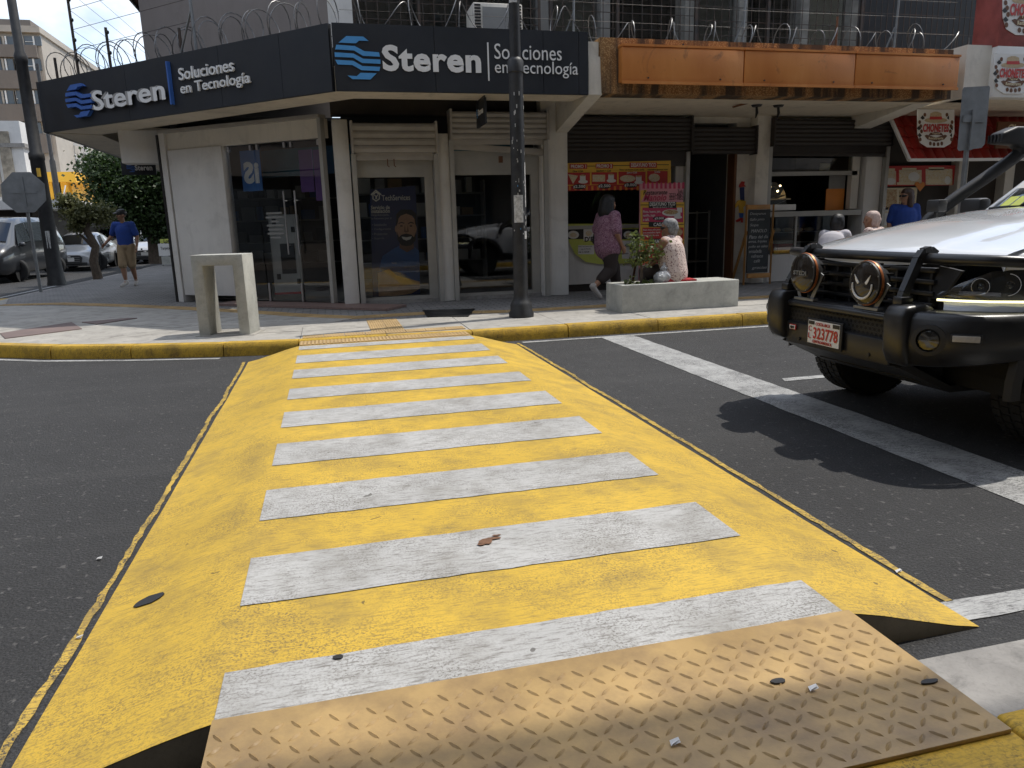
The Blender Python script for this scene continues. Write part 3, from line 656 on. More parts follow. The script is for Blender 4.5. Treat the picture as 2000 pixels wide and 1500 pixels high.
def ftext(mb, s, bl, tr_, bold, depth):
    s0, z0 = fpt(*bl); s1_, z1 = fpt(*tr_); mb.text(s, fo+fd*s0+UP*z0, fd*(s1_-s0), UP*(z1-z0), depth, bold)
sg = thing('shop_sign', 'raised white and royal blue shop letters on the slanted corner fascia', 'shop sign', tuple(fo+fd*2+UP*ZB))
s0, z0 = fpt(140, 233); s1_, z1 = fpt(180, 160); logo(sg, fo+fd*s0+UP*z0, fd*(s1_-s0), UP*(z1-z0), .06, m_blue2)
m_lside = mat('letter_side', (.35, .34, .33), .4)
mb = MB(); ftext(mb, 'Steren', (184, 217), (319, 153), .016, .045); mb.build('lettering_sides', m_lside, sg)
fo2 = fo; fo = fo+fn*.045; mb = MB(); ftext(mb, 'Steren', (184, 217), (319, 153), .016, .004); mb.build('lettering', m_lett, sg); fo = fo2
s0, z0 = fpt(339, 205); s1_, z1 = fpt(331, 121); MB().obox(fo+fd*(s0+.02)+fn*.03+UP*((z0+z1)/2), fd, fn, UP, .014, .03, (z1-z0)/2).build('divider', m_blue2, sg)
mb = MB(); ftext(mb, 'Soluciones', (353, 158), (457, 114), .006, .03); ftext(mb, 'en Tecnología', (357, 190), (489, 140), .006, .03); mb.build('slogan', m_lett, sg)
# hanging blade signs
hs = thing('hanging_sign', 'small dark blade sign hanging from the front soffit beside the lamp pole', 'sign', tuple(W(945, 250, 10.45)))
p = W(945, 190, 10.45); x = p.x
MB().box(x-.015, x+.015, 10.36, 10.95, 2.72, 3.06).build('board', m_navy, hs, bevel=.004); MB().box(x-.008, x+.008, 10.4, 10.9, 3.04, 3.12).build('bracket', m_black, hs)
mb = MB(); mb.text('Steren', (x-.016, 10.80, 2.87), (0, -.34, 0), (0, 0, .09), .003, .03); mb.build('lettering', m_lett, hs); logo(hs, (x-.016, 10.92, 2.85), (0, -.11, 0), (0, 0, .12), .003, m_blue)
hs = thing('hanging_sign', 'small dark sign hanging under the side canopy before the big tree', 'sign', tuple(W(270, 330, 19)))
a, b = W(239, 342, 19), W(303, 314, 19); MB().box(a.x, b.x, 18.98, 19.02, a.z, b.z).build('board', m_navy, hs, bevel=.005); MB().box(a.x+.2, b.x-.2, 18.99, 19.01, b.z, 3.1).build('bracket', m_black, hs)
mb = MB(); tbox(mb, 'Steren', 18.978, 264, 322, 298, 333, .03); mb.build('lettering', m_lett, hs); c = W(248, 336, 18.978); logo(hs, c, (.2, 0, 0), (0, 0, .2), .003, m_blue2)
# --- shop interior: room, shelving, stock
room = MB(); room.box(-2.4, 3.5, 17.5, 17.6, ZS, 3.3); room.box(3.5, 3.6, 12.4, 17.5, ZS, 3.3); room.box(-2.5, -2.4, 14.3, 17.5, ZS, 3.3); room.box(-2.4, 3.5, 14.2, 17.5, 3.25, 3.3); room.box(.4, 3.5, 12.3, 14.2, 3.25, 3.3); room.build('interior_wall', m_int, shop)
fl = MB(); fl.prism([(.3, 12.25), (3.5, 12.25), (3.5, 17.5), (-2.4, 17.5), (-2.4, 14.4)], (0, 0, ZS+.01), (1, 0, 0), (0, 1, 0), UP, .02); fl.build('interior_floor', m_int2, shop)
m_box = [mat('carton_'+n, c, .7, .1) for n, c in (('white', (.55, .55, .53)), ('grey', (.30, .30, .30)), ('brown', (.30, .2, .11)), ('blue', (.06, .14, .34)), ('black', (.03, .03, .03)))]
def shelf(p, u, n, width, label, lv=(.5, .95, 1.4, 1.85)):
    """a wall shelf unit: uprights and boards; the boxes on it are things of their own"""
    sh = thing('shop_shelf', label, 'shelf', tuple(p)); u, n = Vector(u).normalized(), Vector(n).normalized(); p = Vector(p)
    for s in (0, width): MB().obox(p+u*s+UP*1.1, u, n, UP, .02, .15, 1.0).build('upright', m_int2, sh)
    for z in lv:
        MB().obox(p+u*(width/2)+UP*z, u, n, UP, width/2-.022, .16, .012).build('board', m_int2, sh); s = .08
        while s < width-.25:
            w, h = random.uniform(.12, .28), random.uniform(.14, .30); c = p+u*(s+w/2)+n*random.uniform(-.03, .05)+UP*(z+.013+h/2)
            b = MB().obox(c, u, n, UP, w/2, .10, h/2).build('stock_box', random.choice(m_box)); tag(b, 'small product carton on a shelf inside the corner shop', 'box', 'cartons on the shop shelves'); s += w+random.uniform(.02, .12)
shelf((.6, 15.2, ZS), (1, 0, 0), (0, -1, 0), 2.6, 'grey shelf unit of cartons behind the shop window beside the lamp pole')
shelf((-2.2, 16.6, ZS), (1, 0, 0), (0, -1, 0), 2.5, 'grey shelf unit of cartons behind the glass corner doors')
tc_ = thing('tall_carton', 'tall white printed appliance carton inside the glass corner doors', 'carton', (-.75, 14.2, ZS+.03))
q = W(565, 560, 14.2); xx = q.x
MB().box(xx-.26, xx+.26, 14.2, 14.65, ZS+.04, 1.62).build('carton', m_box[0], tc_, bevel=.01)
MB().box(xx-.10, xx+.16, 14.192, 14.198, .55, 1.1).build('printed_panel', m_box[4], tc_)
for k, (a, z) in enumerate(((-.2, 1.45), (.12, 1.3), (-.2, .45), (.15, .35))): MB().box(xx+a, xx+a+.07, 14.192, 14.198, z, z+.10).build('printed_mark', m_box[4], tc_)
MB().box(xx-.27, xx+.27, 14.19, 14.66, ZS+.025, ZS+.07).build('red_base', m_red, tc_)
def flat(name, label, cat, s0, s1, z0, z1, out, m):
    b = MB(); chbox(b, s0, s1, out, out+.006, z0, z1); return tag(b.build(name, m), label, cat)
flat('window_banner', 'purple hanging banner behind the glass corner doors', 'banner', 2.45, 2.72, 1.95, 2.62, -.5, m_purple)
flat('window_banner', 'narrow purple banner beside the cream pillar behind the corner glass', 'banner', 2.78, 3.0, 1.80, 2.6, -.45, m_purple)
bs = thing('window_sticker', 'blue panel with reversed white letters at the top of the corner glass', 'sticker', tuple(ch(1.5, 2.1, -.3)))
b = MB(); chbox(b, 1.36, 1.78, -.34, -.33, 2.0, 2.66); b.build('panel', mat('sticker_blue', (.05, .16, .42), .5), bs)
mb = MB(); mb.text('iS', ch(1.74, 2.12, -.326)+Vector((0, 0, 0)), -cd*.33, UP*.36, -.004, .05); mb.build('lettering', m_prw, bs)
hb = MB(); chbox(hb, 1.36, CL-.3, -.9, -.85, 2.25, 2.7); tag(hb.build('teal_header', m_teal, shop))
op = MB()
for k, w in enumerate((.32, .36, .16, .34, .3, .34, .2)): chbox(op, 2.22-w/2, 2.22+w/2, -.044, -.042, 1.60-k*.065, 1.632-k*.065)
tag(op.build('opening_hours_sticker', m_int2), 'small grey lines of opening hours printed on the glass corner door', 'sticker')
# poster with smiling technician in the door
YP = YW+.16
po = thing('door_poster', 'navy service poster of a smiling bearded worker inside the shop door', 'poster', tuple(W(770, 570, YP)))
def pq(mb, pts, Y, d=.002): 
    P = [W(x, y, Y) for x, y in pts]; n = len(P); return mb.add([(p.x, Y, p.z) for p in P]+[(p.x, Y+d, p.z) for p in P], [tuple(range(n-1, -1, -1)), tuple(range(n, 2*n))]+[(i, (i+1) % n, n+(i+1) % n, n+i) for i in range(n)])
def c5(pts): return [(660+x/3, 180+y/3) for x, y in pts]       # crop pixels -> photo pixels
def ell(cx, cy, rx, ry, n=18, a0=0, a1=2*math.pi): return [(cx+rx*math.cos(a0+(a1-a0)*i/(n if a1-a0 > 6.2 else n-1)), cy+ry*math.sin(a0+(a1-a0)*i/(n if a1-a0 > 6.2 else n-1))) for i in range(n)]
m_skinp = mat('poster_skin', (.45, .26, .165), .6, .12, 14); m_hairp = mat('poster_hair', (.015, .012, .010), .6); m_shirtp = mat('poster_shirt', (.035, .12, .36), .6, .15, 5); m_skinh = mat('poster_skin_light', (.58, .37, .22), .6, .15, 10)
m_pg = mat('poster_grey', (.42, .43, .46), .6)
m_skd = mat('poster_skin_shade', (.19, .095, .055), .6)
mb = MB(); pq(mb, c5([(188, 570), (455, 548), (482, 1185), (205, 1200)]), YP); mb.build('sheet', m_navyp, po)
mb = MB(); pq(mb, c5([(245, 1020), (262, 960), (330, 915), (370, 895), (440, 900), (476, 930), (481, 1140), (250, 1160)]), YP-.003); mb.build('printed_shirt', m_shirtp, po)
mb = MB(); pq(mb, c5([(365, 860), (440, 860), (446, 915), (405, 938), (360, 912)]), YP-.005); mb.build('printed_neck', m_skd, po)
mb = MB(); pq(mb, c5([(232, 1060), (300, 1035), (345, 1075), (480, 1110), (482, 1150), (430, 1180), (330, 1195), (240, 1195)]), YP-.006); mb.build('printed_arms', m_skinh, po)
mb = MB(); pq(mb, c5([(240, 1128), (330, 1128), (478, 1128), (478, 1134), (330, 1136), (242, 1134)]), YP-.0075); mb.build('printed_arm_crease', m_skd, po)
mb = MB(); pq(mb, c5(ell(401, 800, 60, 92)), YP-.007); pq(mb, c5(ell(342, 800, 8, 20)), YP-.0065); mb.build('printed_face', m_skinp, po)
mb = MB(); pq(mb, c5([(340, 790), (342, 715), (368, 688), (432, 688), (460, 715), (460, 790), (452, 770), (446, 728), (400, 712), (358, 728), (350, 770)]), YP-.009)
pq(mb, c5([(346, 815), (358, 850), (372, 835), (400, 828), (430, 835), (446, 850), (457, 815), (454, 870), (430, 897), (402, 903), (372, 897), (350, 868)]), YP-.009)
for x in (372, 428): pq(mb, c5([(x-18, 768), (x, 759), (x+18, 766), (x+17, 771), (x, 766), (x-17, 773)]), YP-.009); pq(mb, c5(ell(x, 784, 9, 4.5, 10)), YP-.009)
mb.build('printed_hair', m_hairp, po)
mb = MB(); pq(mb, c5([(392, 775), (386, 818), (400, 824), (416, 818), (409, 775), (404, 812), (398, 812)]), YP-.0095); mb.build('printed_nose', m_skd, po)
mb = MB(); pq(mb, c5([(372, 846), (402, 850), (434, 845), (424, 862), (402, 869), (382, 862)]), YP-.0105); mb.build('printed_smile', m_prw, po)
def c5t(mb, s, l, t, r, b, bold=0.0):
    (l, t), (r, b) = c5([(l, t), (r, b)]); tbox(mb, s, YP-.004, l, t, r, b, bold, .002)
mb = MB(); c5t(mb, 'TechServices', 258, 602, 424, 634, .01); c5t(mb, 'Servicio de', 194, 664, 304, 686, .02); c5t(mb, 'instalación', 195, 685, 304, 708, .02); mb.build('printed_title', m_prw, po)
mb = MB(); c5t(mb, 'Despreocúpate,', 195, 712, 300, 729); c5t(mb, 'lo hacemos por ti', 197, 733, 314, 748)
for k, s in enumerate(('• Instalación', '• Configuración', '• Protección', '• Soporte')): c5t(mb, s, 202, 769+27*k, (286, 310, 290, 272)[k], 784+27*k)
c5t(mb, 'Steren', 316, 996, 344, 1006, .02); mb.build('printed_text', m_pg, po)
mb = MB()
pq(mb, c5([(190, 600), (222, 571), (256, 598), (252, 604), (222, 580), (195, 606)]), YP-.004)
hexa = ell(224, 612, 25, 30, 6, math.pi/6, math.pi/6+2*math.pi); hexi = ell(224, 612, 18, 22, 6, math.pi/6, math.pi/6+2*math.pi)
for k in range(6): pq(mb, c5([hexa[k], hexa[(k+1) % 6], hexi[(k+1) % 6], hexi[k]]), YP-.004)
pq(mb, c5([(220, 626), (220, 612), (213, 606), (214, 596), (220, 606), (228, 606), (233, 596), (235, 606), (229, 612), (229, 626)]), YP-.004); mb.build('printed_emblem', m_prw, po)
# ------------------------------------------------------------------ upper storey
UZ = 3.62
uw = MB(); uw.prism([(.30, 12.0), (-2.75, 14.3), (-2.75, 60), (.30, 60)], (0, 0, UZ), (1, 0, 0), (0, 1, 0), UP, 4.6); uw.build('upper_wall', m_brownwall, shop)
MB().box(.27, .62, 11.82, 12.3, UZ, 8.2).build('upper_pillar', m_white2, shop)
MB().box(.62, 14.0, 12.3, 12.5, UZ, 8.2).build('upper_back_wall', m_int2, shop)
MB().box(.62, 14.0, 11.9, 12.3, UZ, UZ+.22).build('upper_sill', m_white, shop)
for x in (3.55, 4.6, 6.1, 7.1, 8.3, 9.3): MB().box(x, x+.16, 12.05, 12.3, UZ+.22, 8.0).build('mullion', m_int2 if x < 6 else m_curt, shop)
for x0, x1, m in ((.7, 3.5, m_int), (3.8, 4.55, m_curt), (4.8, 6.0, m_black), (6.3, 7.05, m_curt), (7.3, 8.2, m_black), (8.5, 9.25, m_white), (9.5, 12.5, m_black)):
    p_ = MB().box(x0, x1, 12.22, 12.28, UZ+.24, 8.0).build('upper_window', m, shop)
    if x1 < 12: MB().box(x0+.01, x1-.01, 12.2, 12.206, UZ+.25, 7.9).build('pane', m_glass, p_)
gr = thing('window_grille', 'black iron bar grille across the upper windows above the navy canopy', 'grille', (3, 11.95, UZ)); 
def bars(x0, x1, zt, dx, dz, Y, r, name, lab, parent=None):
    mb = MB(); x = x0
    while x <= x1: mb.box(x-r, x+r, Y-r, Y+r, UZ+.24, zt); x += dx
    z = UZ+.3
    while z < zt: mb.box(x0, x1, Y-r*.8, Y+r*.8, z-r, z+r); z += dz
    return mb
bars(.66, 3.5, 7.8, .17, .24, 11.93, .006, '', '').build('bars', m_rbar, gr)
for x in (.64, 1.62, 3.52): MB().box(x-.02, x+.02, 11.915, 11.945, UZ+.23, 7.8).build('upright', m_rbar, gr)
g2 = thing('window_grille', 'rusty iron mesh grille over the upper windows above the orange canopy', 'grille', (7, 11.95, UZ))
bars(3.75, 6.2, 7.8, .17, .24, 11.95, .0055, '', '').build('bars', m_rbar, g2); bars(6.3, 9.4, 7.8, .14, .22, 11.95, .005, '', '').build('bars', m_rbar, g2); bars(9.5, 12.8, 7.8, .12, .3, 11.95, .006, '', '').build('bars', m_rbar, g2)
for x in (3.72, 4.85, 6.25, 7.6, 9.45): MB().box(x-.025, x+.025, 11.93, 11.97, UZ+.23, 7.8).build('upright', m_rbar, g2)
# eave of the upper roof over the side street
p = W(260, 0, 14); k = 3.9/abs(p.x); ex, ez = -3.9, CAMH+(p.z-CAMH)*k*1.0
ev = thing('roof_eave', 'dark brown roof eave jutting out over the side street', 'roof', (-3.2, 20, ez))
MB().box(ex, -2.76, 13.2, 50, ez, ez+.12).build('soffit_boards', m_wood2, ev); MB().box(ex-.05, ex-.001, 13.2, 50, ez-.06, ez+.3).build('fascia_board', m_black, ev)
# air conditioner on the canopy
a, b = W(925, 52, 11.3), W(1020, 8, 11.3)
ac = thing('air_conditioner', 'cream window air conditioner standing above the navy fascia', 'air conditioner', (a.x, 11.5, a.z))
MB().box(a.x, b.x, 11.3, 11.85, a.z-.25, b.z).build('casing', m_white, ac, bevel=.02)
MB().box(a.x+.14, b.x-.14, 11.285, 11.298, a.z-.1, b.z-.06).build('front_grille', m_int2, ac)
for k in range(9):
    for x in (a.x+.02, b.x-.11): MB().box(x, x+.09, 11.288, 11.298, a.z-.05+k*.042, a.z-.03+k*.042).build('louvre', m_black, ac)
m_ac = MB().box(a.x-.05, b.x+.05, 11.25, 11.88, 3.6, a.z-.25).build('stand', m_rbar, ac)
# ------------------------------------------------------------------ restaurant with the orange canopy
YR = 12.35
rest = thing('restaurant_building', 'cream restaurant front with dark shutters under a weathered orange canopy', 'building', (7, 13, 0))
def RX(px, py=300): return W(px, py, YR).x
def RZ(py, px=1300): return W(px, py, YR).z
def rbox(l, t, r, b, y0, y1):
    """box covering photo rectangle l,t,r,b on the restaurant wall plane, from y0 to y1 in front/behind it"""
    p, q = W(l, b, YR), W(r, t, YR); z0 = (W(l, b, YR).z+W(r, b, YR).z)/2; z1 = (W(l, t, YR).z+W(r, t, YR).z)/2; return MB().box(p.x, q.x, YR+y0, YR+y1, max(z0, ZS), z1)
XL = 3.92; X1 = RX(1318); X1b = RX(1340); X2 = RX(1437); X3 = RX(1464); X3b = RX(1491); X4 = RX(1685); X4b = RX(1716)
ZL = RZ(240)
MB().box(XL, 11.6, YR+.01, YR+.3, ZL, 3.5).build('wall', m_white, rest)
MB().box(X1, X1b, YR-.05, YR+.3, ZS, RZ(286)).build('pillar', m_white2, rest, bevel=.01)
MB().box(X2, X3, YR, YR+.3, ZS, ZL+.01).build('wall', m_white, rest)
MB().box(X3, X3b, YR-.22, YR+.3, ZS, 3.2).build('pillar', m_white, rest, bevel=.02)
MB().box(X4, X4b, YR-.12, YR+.3, ZS, ZL).build('pillar', m_white2, rest, bevel=.01)
shutter(rest, XL+.02, X1b-.02, RZ(296), RZ(233), YR-.28, 8, m_shutd, RZ(320), 0, .28)
shutter(rest, X1b+.02, X3+.02, RZ(302), RZ(250), YR-.22, 6, m_shutd, None, 0, .22, False)
shutter(rest, X3b+.0, X4b+.05, RZ(287), RZ(236), YR-.34, 6, m_shutd, RZ(302), .02, .28)
# counter hatch of the first bay
zc = RZ(436)
MB().box(XL+.05, X1-.02, YR-.10, YR+.45, zc-.06, zc).build('counter_top', m_alu, rest)
MB().box(XL+.05, X1-.02, YR-.02, YR+.1, ZS+.12, zc-.06).build('counter_wall', m_white2, rest)
MB().box(XL+.05, X1-.02, YR+.02, YR+.08, ZS-.02, ZS+.12).build('plinth', m_dark, rest)
# dim room behind
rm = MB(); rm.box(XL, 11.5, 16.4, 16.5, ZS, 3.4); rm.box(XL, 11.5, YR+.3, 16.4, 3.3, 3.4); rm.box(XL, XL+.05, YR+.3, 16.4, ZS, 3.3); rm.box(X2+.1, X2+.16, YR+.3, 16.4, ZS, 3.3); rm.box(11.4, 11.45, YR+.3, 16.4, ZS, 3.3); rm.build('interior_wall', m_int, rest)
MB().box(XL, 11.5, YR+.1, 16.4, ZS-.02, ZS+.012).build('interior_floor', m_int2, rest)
jm = rbox(1424, 300, 1438, 545, -.04, .2); jm.build('door_jamb', m_wood2, rest)
# hatch sign with prices
def PP(Y): return lambda mb, pts: pq(mb, pts, Y)
bn = thing('menu_banner', 'yellow and red promo menu banner with coffee prices above the hatch', 'banner', tuple(W(1210, 372, YR-.14)))
YB = YR-.14
def c6(x, y): return 1080+x/3.26, 180+y/3.26
def R6(mb, l, t, r, b, Y): (a, c), (d, e) = c6(l, t), c6(r, b); return pq(mb, [(a, c), (d, c), (d, e), (a, e)], Y)
def E6(mb, cx, cy, rx, ry, Y, n=16): return pq(mb, [c6(*p) for p in ell(cx, cy, rx, ry, n)], Y)
def T6(mb, s, l, t, r, b, Y, bold=.02, shear=0): (a, c), (d, e) = c6(l, t), c6(r, b); tbox(mb, s, Y, a, c, d, e, bold, .002, shear)
def Q6(mb, pts, Y): return pq(mb, [c6(*p) for p in pts], Y)
mb = MB(); Q6(mb, [(90, 452), (750, 436), (752, 570), (745, 612), (92, 630)], YB); mb.build('sheet', m_yelp, bn)
mb = MB(); Q6(mb, [(92, 596), (745, 580), (745, 612), (92, 630)], YB-.003); mb.build('bottom_stripe', m_red, bn)
mb = MB()
for k in range(18): x = 100+k*36; Q6(mb, [(x, 598), (x+14, 598), (x+14, 624), (x, 625)], YB-.005)
mb.build('bottom_stripe_bars', m_orange, bn)
mb = MB(); R6(mb, 106, 458, 218, 488, YB-.004); R6(mb, 272, 456, 382, 486, YB-.004); R6(mb, 488, 448, 662, 482, YB-.004)
R6(mb, 92, 512, 236, 590, YB-.004); R6(mb, 246, 510, 408, 588, YB-.004); R6(mb, 418, 506, 590, 584, YB-.004); R6(mb, 600, 502, 730, 578, YB-.004); mb.build('red_panels', m_red, bn)
mb = MB(); T6(mb, 'PROMO 1', 114, 462, 210, 484, YB-.007, .03); T6(mb, 'PROMO 2', 278, 459, 376, 482, YB-.007, .03); T6(mb, 'DESAYUNO TICO', 497, 451, 655, 476, YB-.007, .03); T6(mb, 'Jugo o Café', 470, 505, 535, 521, YB-.007); T6(mb, 'Te frío', 645, 500, 682, 514, YB-.007); mb.build('headings', m_prw, bn)
mb = MB(); T6(mb, 'Olive + Café', 126, 497, 192, 510, YB-.007, .01); T6(mb, 'Sándwich + Café', 276, 493, 370, 507, YB-.007, .01); T6(mb, 'Pinto con huevo y pan, natilla', 424, 488, 582, 502, YB-.007, .01); T6(mb, 'Hamburguesa con', 604, 487, 730, 500, YB-.007, .01)
for l, r in ((218, 272), (382, 488), (662, 738)): R6(mb, l, 469-l*.02+4, r, 473-l*.02+4, YB-.004)
for x, y in ((168, 602), (328, 598), (494, 592)): E6(mb, x, y, 44, 17, YB-.008)
mb.build('black_marks', m_prk, bn)
mb = MB()
for s, x, y in (('¢2.500', 168, 602), ('¢2.500', 328, 598), ('¢3.000', 494, 592)): T6(mb, s, x-38, y-11, x+38, y+12, YB-.011, .03)
for x, y in ((192, 556), (372, 550), (548, 560)): E6(mb, x, y+14, 30, 12, YB-.0065); R6(mb, x-20, y-28, x+16, y+8, YB-.009)
mb.build('cups_and_prices', m_prw, bn)
mb = MB(); 
for x, y in ((192, 532), (372, 526), (548, 538)): E6(mb, x-2, y-2, 18, 5, YB-.0105)
mb.build('coffee', m_food1, bn)
mb = MB(); Q6(mb, [(96, 522), (160, 532), (128, 584)], YB-.007); R6(mb, 252, 526, 332, 570, YB-.007); E6(mb, 476, 550, 50, 22, YB-.007); E6(mb, 645, 545, 36, 26, YB-.007); mb.build('food_pictures', m_food2, bn)
# D'E counter board
cb = thing('counter_board', 'lime and white snack counter board below the hatch behind the walking woman', 'sign', tuple(W(1180, 515, YR-.05)))
YC = YR-.06
mb = MB(); Q6(mb, [(92, 850), (560, 840), (560, 1088), (300, 1096), (210, 1082), (140, 1030), (100, 950)], YC); mb.build('board', m_lime, cb)
mb = MB(); R6(mb, 92, 872, 560, 936, YC-.003); mb.build('black_band', m_prk, cb)
mb = MB(); R6(mb, 92, 838, 560, 866, YC-.003); mb.build('yellow_band', m_lime, cb)
mb = MB(); R6(mb, 195, 870, 262, 945, YC-.005); E6(mb, 130, 908, 36, 26, YC-.006); R6(mb, 440, 945, 556, 1060, YC-.003); R6(mb, 160, 975, 262, 1032, YC-.003); E6(mb, 480, 908, 30, 24, YC-.006); mb.build('white_patches', m_prw, cb)
mb = MB(); T6(mb, "D'E", 202, 920, 258, 952, YC-.009, .03); T6(mb, 'Pinto con huevo pan', 162, 978, 250, 988, YC-.007, 0); T6(mb, 'jugo de Naranja', 178, 994, 240, 1004, YC-.007, 0); T6(mb, 'DE 4-10AM', 164, 1014, 230, 1022, YC-.007, .02)
mb.build('black_text', m_prk, cb)
mb = MB(); T6(mb, 'andwiches', 436, 968, 520, 988, YC-.007, .02); T6(mb, 'burguesas', 420, 1022, 480, 1034, YC-.007, .01); mb.build('blue_text', m_navyp, cb)
mb = MB(); E6(mb, 130, 910, 22, 14, YC-.009); E6(mb, 228, 900, 20, 16, YC-.009); E6(mb, 480, 908, 18, 14, YC-.009); mb.build('food_pictures', m_food2, cb)
hp = thing('hanging_plant', 'long-leafed green plant hanging in the dark hatch above the counter', 'plant', tuple(W(1176, 385, YR+.1)))
mb = MB(); m_leafd = leaf('plant_leaf', (.03, .06, .02), (.07, .12, .035)); o = W(1178, 372, YR+.12)
for k in range(16):
    a = random.uniform(-1, 1); p1 = o+Vector((a*.08, random.uniform(-.05, .05), -.06*k*.3)); p2 = p1+Vector((a*.15, 0, .03)); p3 = p1+Vector((a*.24, 0, -.16)); w = Vector((.012, 0, .01)); mb.quad(p1, p2-w, p3, p2+w)
mb.build('leaves', m_leafd, hp); MB().tube([o+Vector((0, 0, .25)), o, o+Vector((0, 0, -.42))], .006, 5).build('stem', m_wood2, hp)
# tall standing menu board of the restaurant
YM = 11.75
mbd = thing('menu_board', 'tall pink and orange restaurant menu board standing behind the seated woman', 'menu board', tuple(G(1292, 552, ZS)))
def TM(mb, s, l, t, r, b, Y, bold=.02, shear=0): T6(mb, s, l, t, r, b, Y, bold, shear)
a, b = W(1250, 360, YM), W(1335, 357, YM); z1 = (a.z+b.z)/2; zb = ZS+.02
MB().box(a.x, b.x, YM, YM+.03, zb, z1).build('panel', m_pink, mbd, bevel=.003)
for x in (a.x+.03, b.x-.03): MB().beam((x, YM+.035, zb+.9), (x, YM+.4, ZS), .03, .03).build('leg', m_wood2, mbd)
mb = MB(); R6(mb, 557, 700, 836, 960, YM-.003); Q6(mb, [(557, 625), (600, 622), (560, 700), (557, 700)], YM-.003); mb.build('yellow_ground', m_yelp, mbd)
mb = MB(); R6(mb, 557, 960, 836, 1330, YM-.003); mb.build('orange_ground', m_orange, mbd)
mb = MB()
for k in range(10):
    x = 557+k*28; R6(mb, x+14, 574, x+28, 614, YM-.004)
mb.build('awning_stripes', m_mag, mbd)
mb = MB(); R6(mb, 570, 735, 830, 828, YM-.005); TM(mb, 'Manolo', 576, 648, 722, 692, YM-.005, .015, .35); mb.build('magenta_print', m_mag, mbd)
mb = MB(); R6(mb, 570, 862, 832, 940, YM-.005); R6(mb, 570, 968, 832, 1052, YM-.005); R6(mb, 570, 1085, 832, 1300, YM-.005); mb.build('red_panels', m_red, mbd)
mb = MB(); TM(mb, 'Restaurante', 574, 624, 728, 652, YM-.006, .01, .3); TM(mb, 'Tels:', 793, 620, 828, 642, YM-.006, 0); TM(mb, '2223-4067', 741, 642, 828, 664, YM-.006, .005); TM(mb, '2221-1852', 741, 664, 828, 686, YM-.006, .005)
for t, b2 in ((698, 738), (826, 858), (932, 964), (1056, 1086)): R6(mb, 610, t, 785, b2, YM-.008); R6(mb, 558, (t+b2)/2-2, 834, (t+b2)/2+2, YM-.0065)
E6(mb, 676, 804, 40, 13, YM-.008); mb.build('black_print', m_prk, mbd)
mb = MB(); TM(mb, 'DESAYUNO TICO', 616, 700, 778, 724, YM-.011, .03); TM(mb, 'Servido de 6 am a 11 am', 636, 726, 760, 736, YM-.011, .01); TM(mb, 'CASADOS', 640, 830, 756, 852, YM-.011, .03); TM(mb, 'MARISCOS', 640, 936, 762, 960, YM-.011, .03); TM(mb, 'PIZZAS', 614, 1059, 690, 1082, YM-.011, .03); TM(mb, '¢3.000', 648, 795, 705, 814, YM-.011, .03)
for k, s in enumerate(('Pinto, huevo, pan,', 'natilla, jugo', 'o café.')): TM(mb, s, 574, 752+k*24, (686, 650, 612)[k], 772+k*24, YM-.0085, .015)
for k, s in enumerate(('Bistek, chuleta, pollo, pescado', 'en su encebollado, higado', 'ARROZ con pollo, carne')): TM(mb, s, 574, 870+k*18, 690-k*8, 884+k*18, YM-.0085, .01)
E6(mb, 752, 768, 58, 22, YM-.0075); E6(mb, 796, 796, 26, 10, YM-.009); R6(mb, 780, 768, 812, 794, YM-.0095); R6(mb, 790, 735, 822, 766, YM-.0085); mb.build('white_print', m_prw, mbd)
mb = MB(); E6(mb, 752, 764, 46, 15, YM-.0095); E6(mb, 770, 890, 56, 34, YM-.0085); E6(mb, 606, 1020, 26, 26, YM-.0085); E6(mb, 606, 1140, 26, 30, YM-.0085); mb.build('food_pictures', m_food1, mbd)
# chalkboard
ck = thing('chalkboard', 'wooden framed chalkboard stand with a handwritten menu beside the cream pillar', 'chalkboard', tuple(G(1480, 552, ZS)))
YK = 11.9
def R7(l, t, r, b, y0, y1):
    f = lambda x, y: (1440+x/3.41, 180+y/3.41); p, q = W(*f(l, b), YK), W(*f(r, t), YK); return MB().box(p.x, q.x, YK+y0, YK+y1, max(p.z, ZS), q.z)
R7(62, 780, 222, 1205, .0, .03).build('slate', m_slate, ck)
for l, t, r, b, n in ((42, 748, 68, 1290, 'post'), (218, 748, 246, 1290, 'post'), (68, 748, 218, 782, 'rail'), (68, 1203, 218, 1240, 'rail')): R7(l, t, r, b, -.015, .045).build(n, m_wood, ck, bevel=.004)
pz = W(1457, 552, YK)
for x in (pz.x, pz.x+.55): MB().beam((x, YK+.05, 1.1), (x, YK+.5, ZS), .04, .03).build('rear_leg', m_wood, ck)
mb = MB()
def T7(s, l, t, r, b): f = lambda x, y: (1440+x/3.41, 180+y/3.41); tbox(mb, s, YK-.003, *f(l, t), *f(r, b), 0, .002, .2)
for s, l, t, r in (('Desayunos', 84, 800, 190), ('Gallo pinto', 84, 838, 180), ('Sopa', 84, 876, 140), ('MANOLO', 92, 912, 196), ('Plato del día', 78, 952, 204), ('arroz, frijoles', 74, 985, 196), ('pollo en salsa', 74, 1018, 200), ('ensalada', 78, 1048, 160), ('refresco', 92, 1080, 170), ('café', 110, 1112, 150), ('gracias', 96, 1160, 196)): T7(s, l, t, r, t+22)
mb.build('chalk_writing', m_chalk, ck)
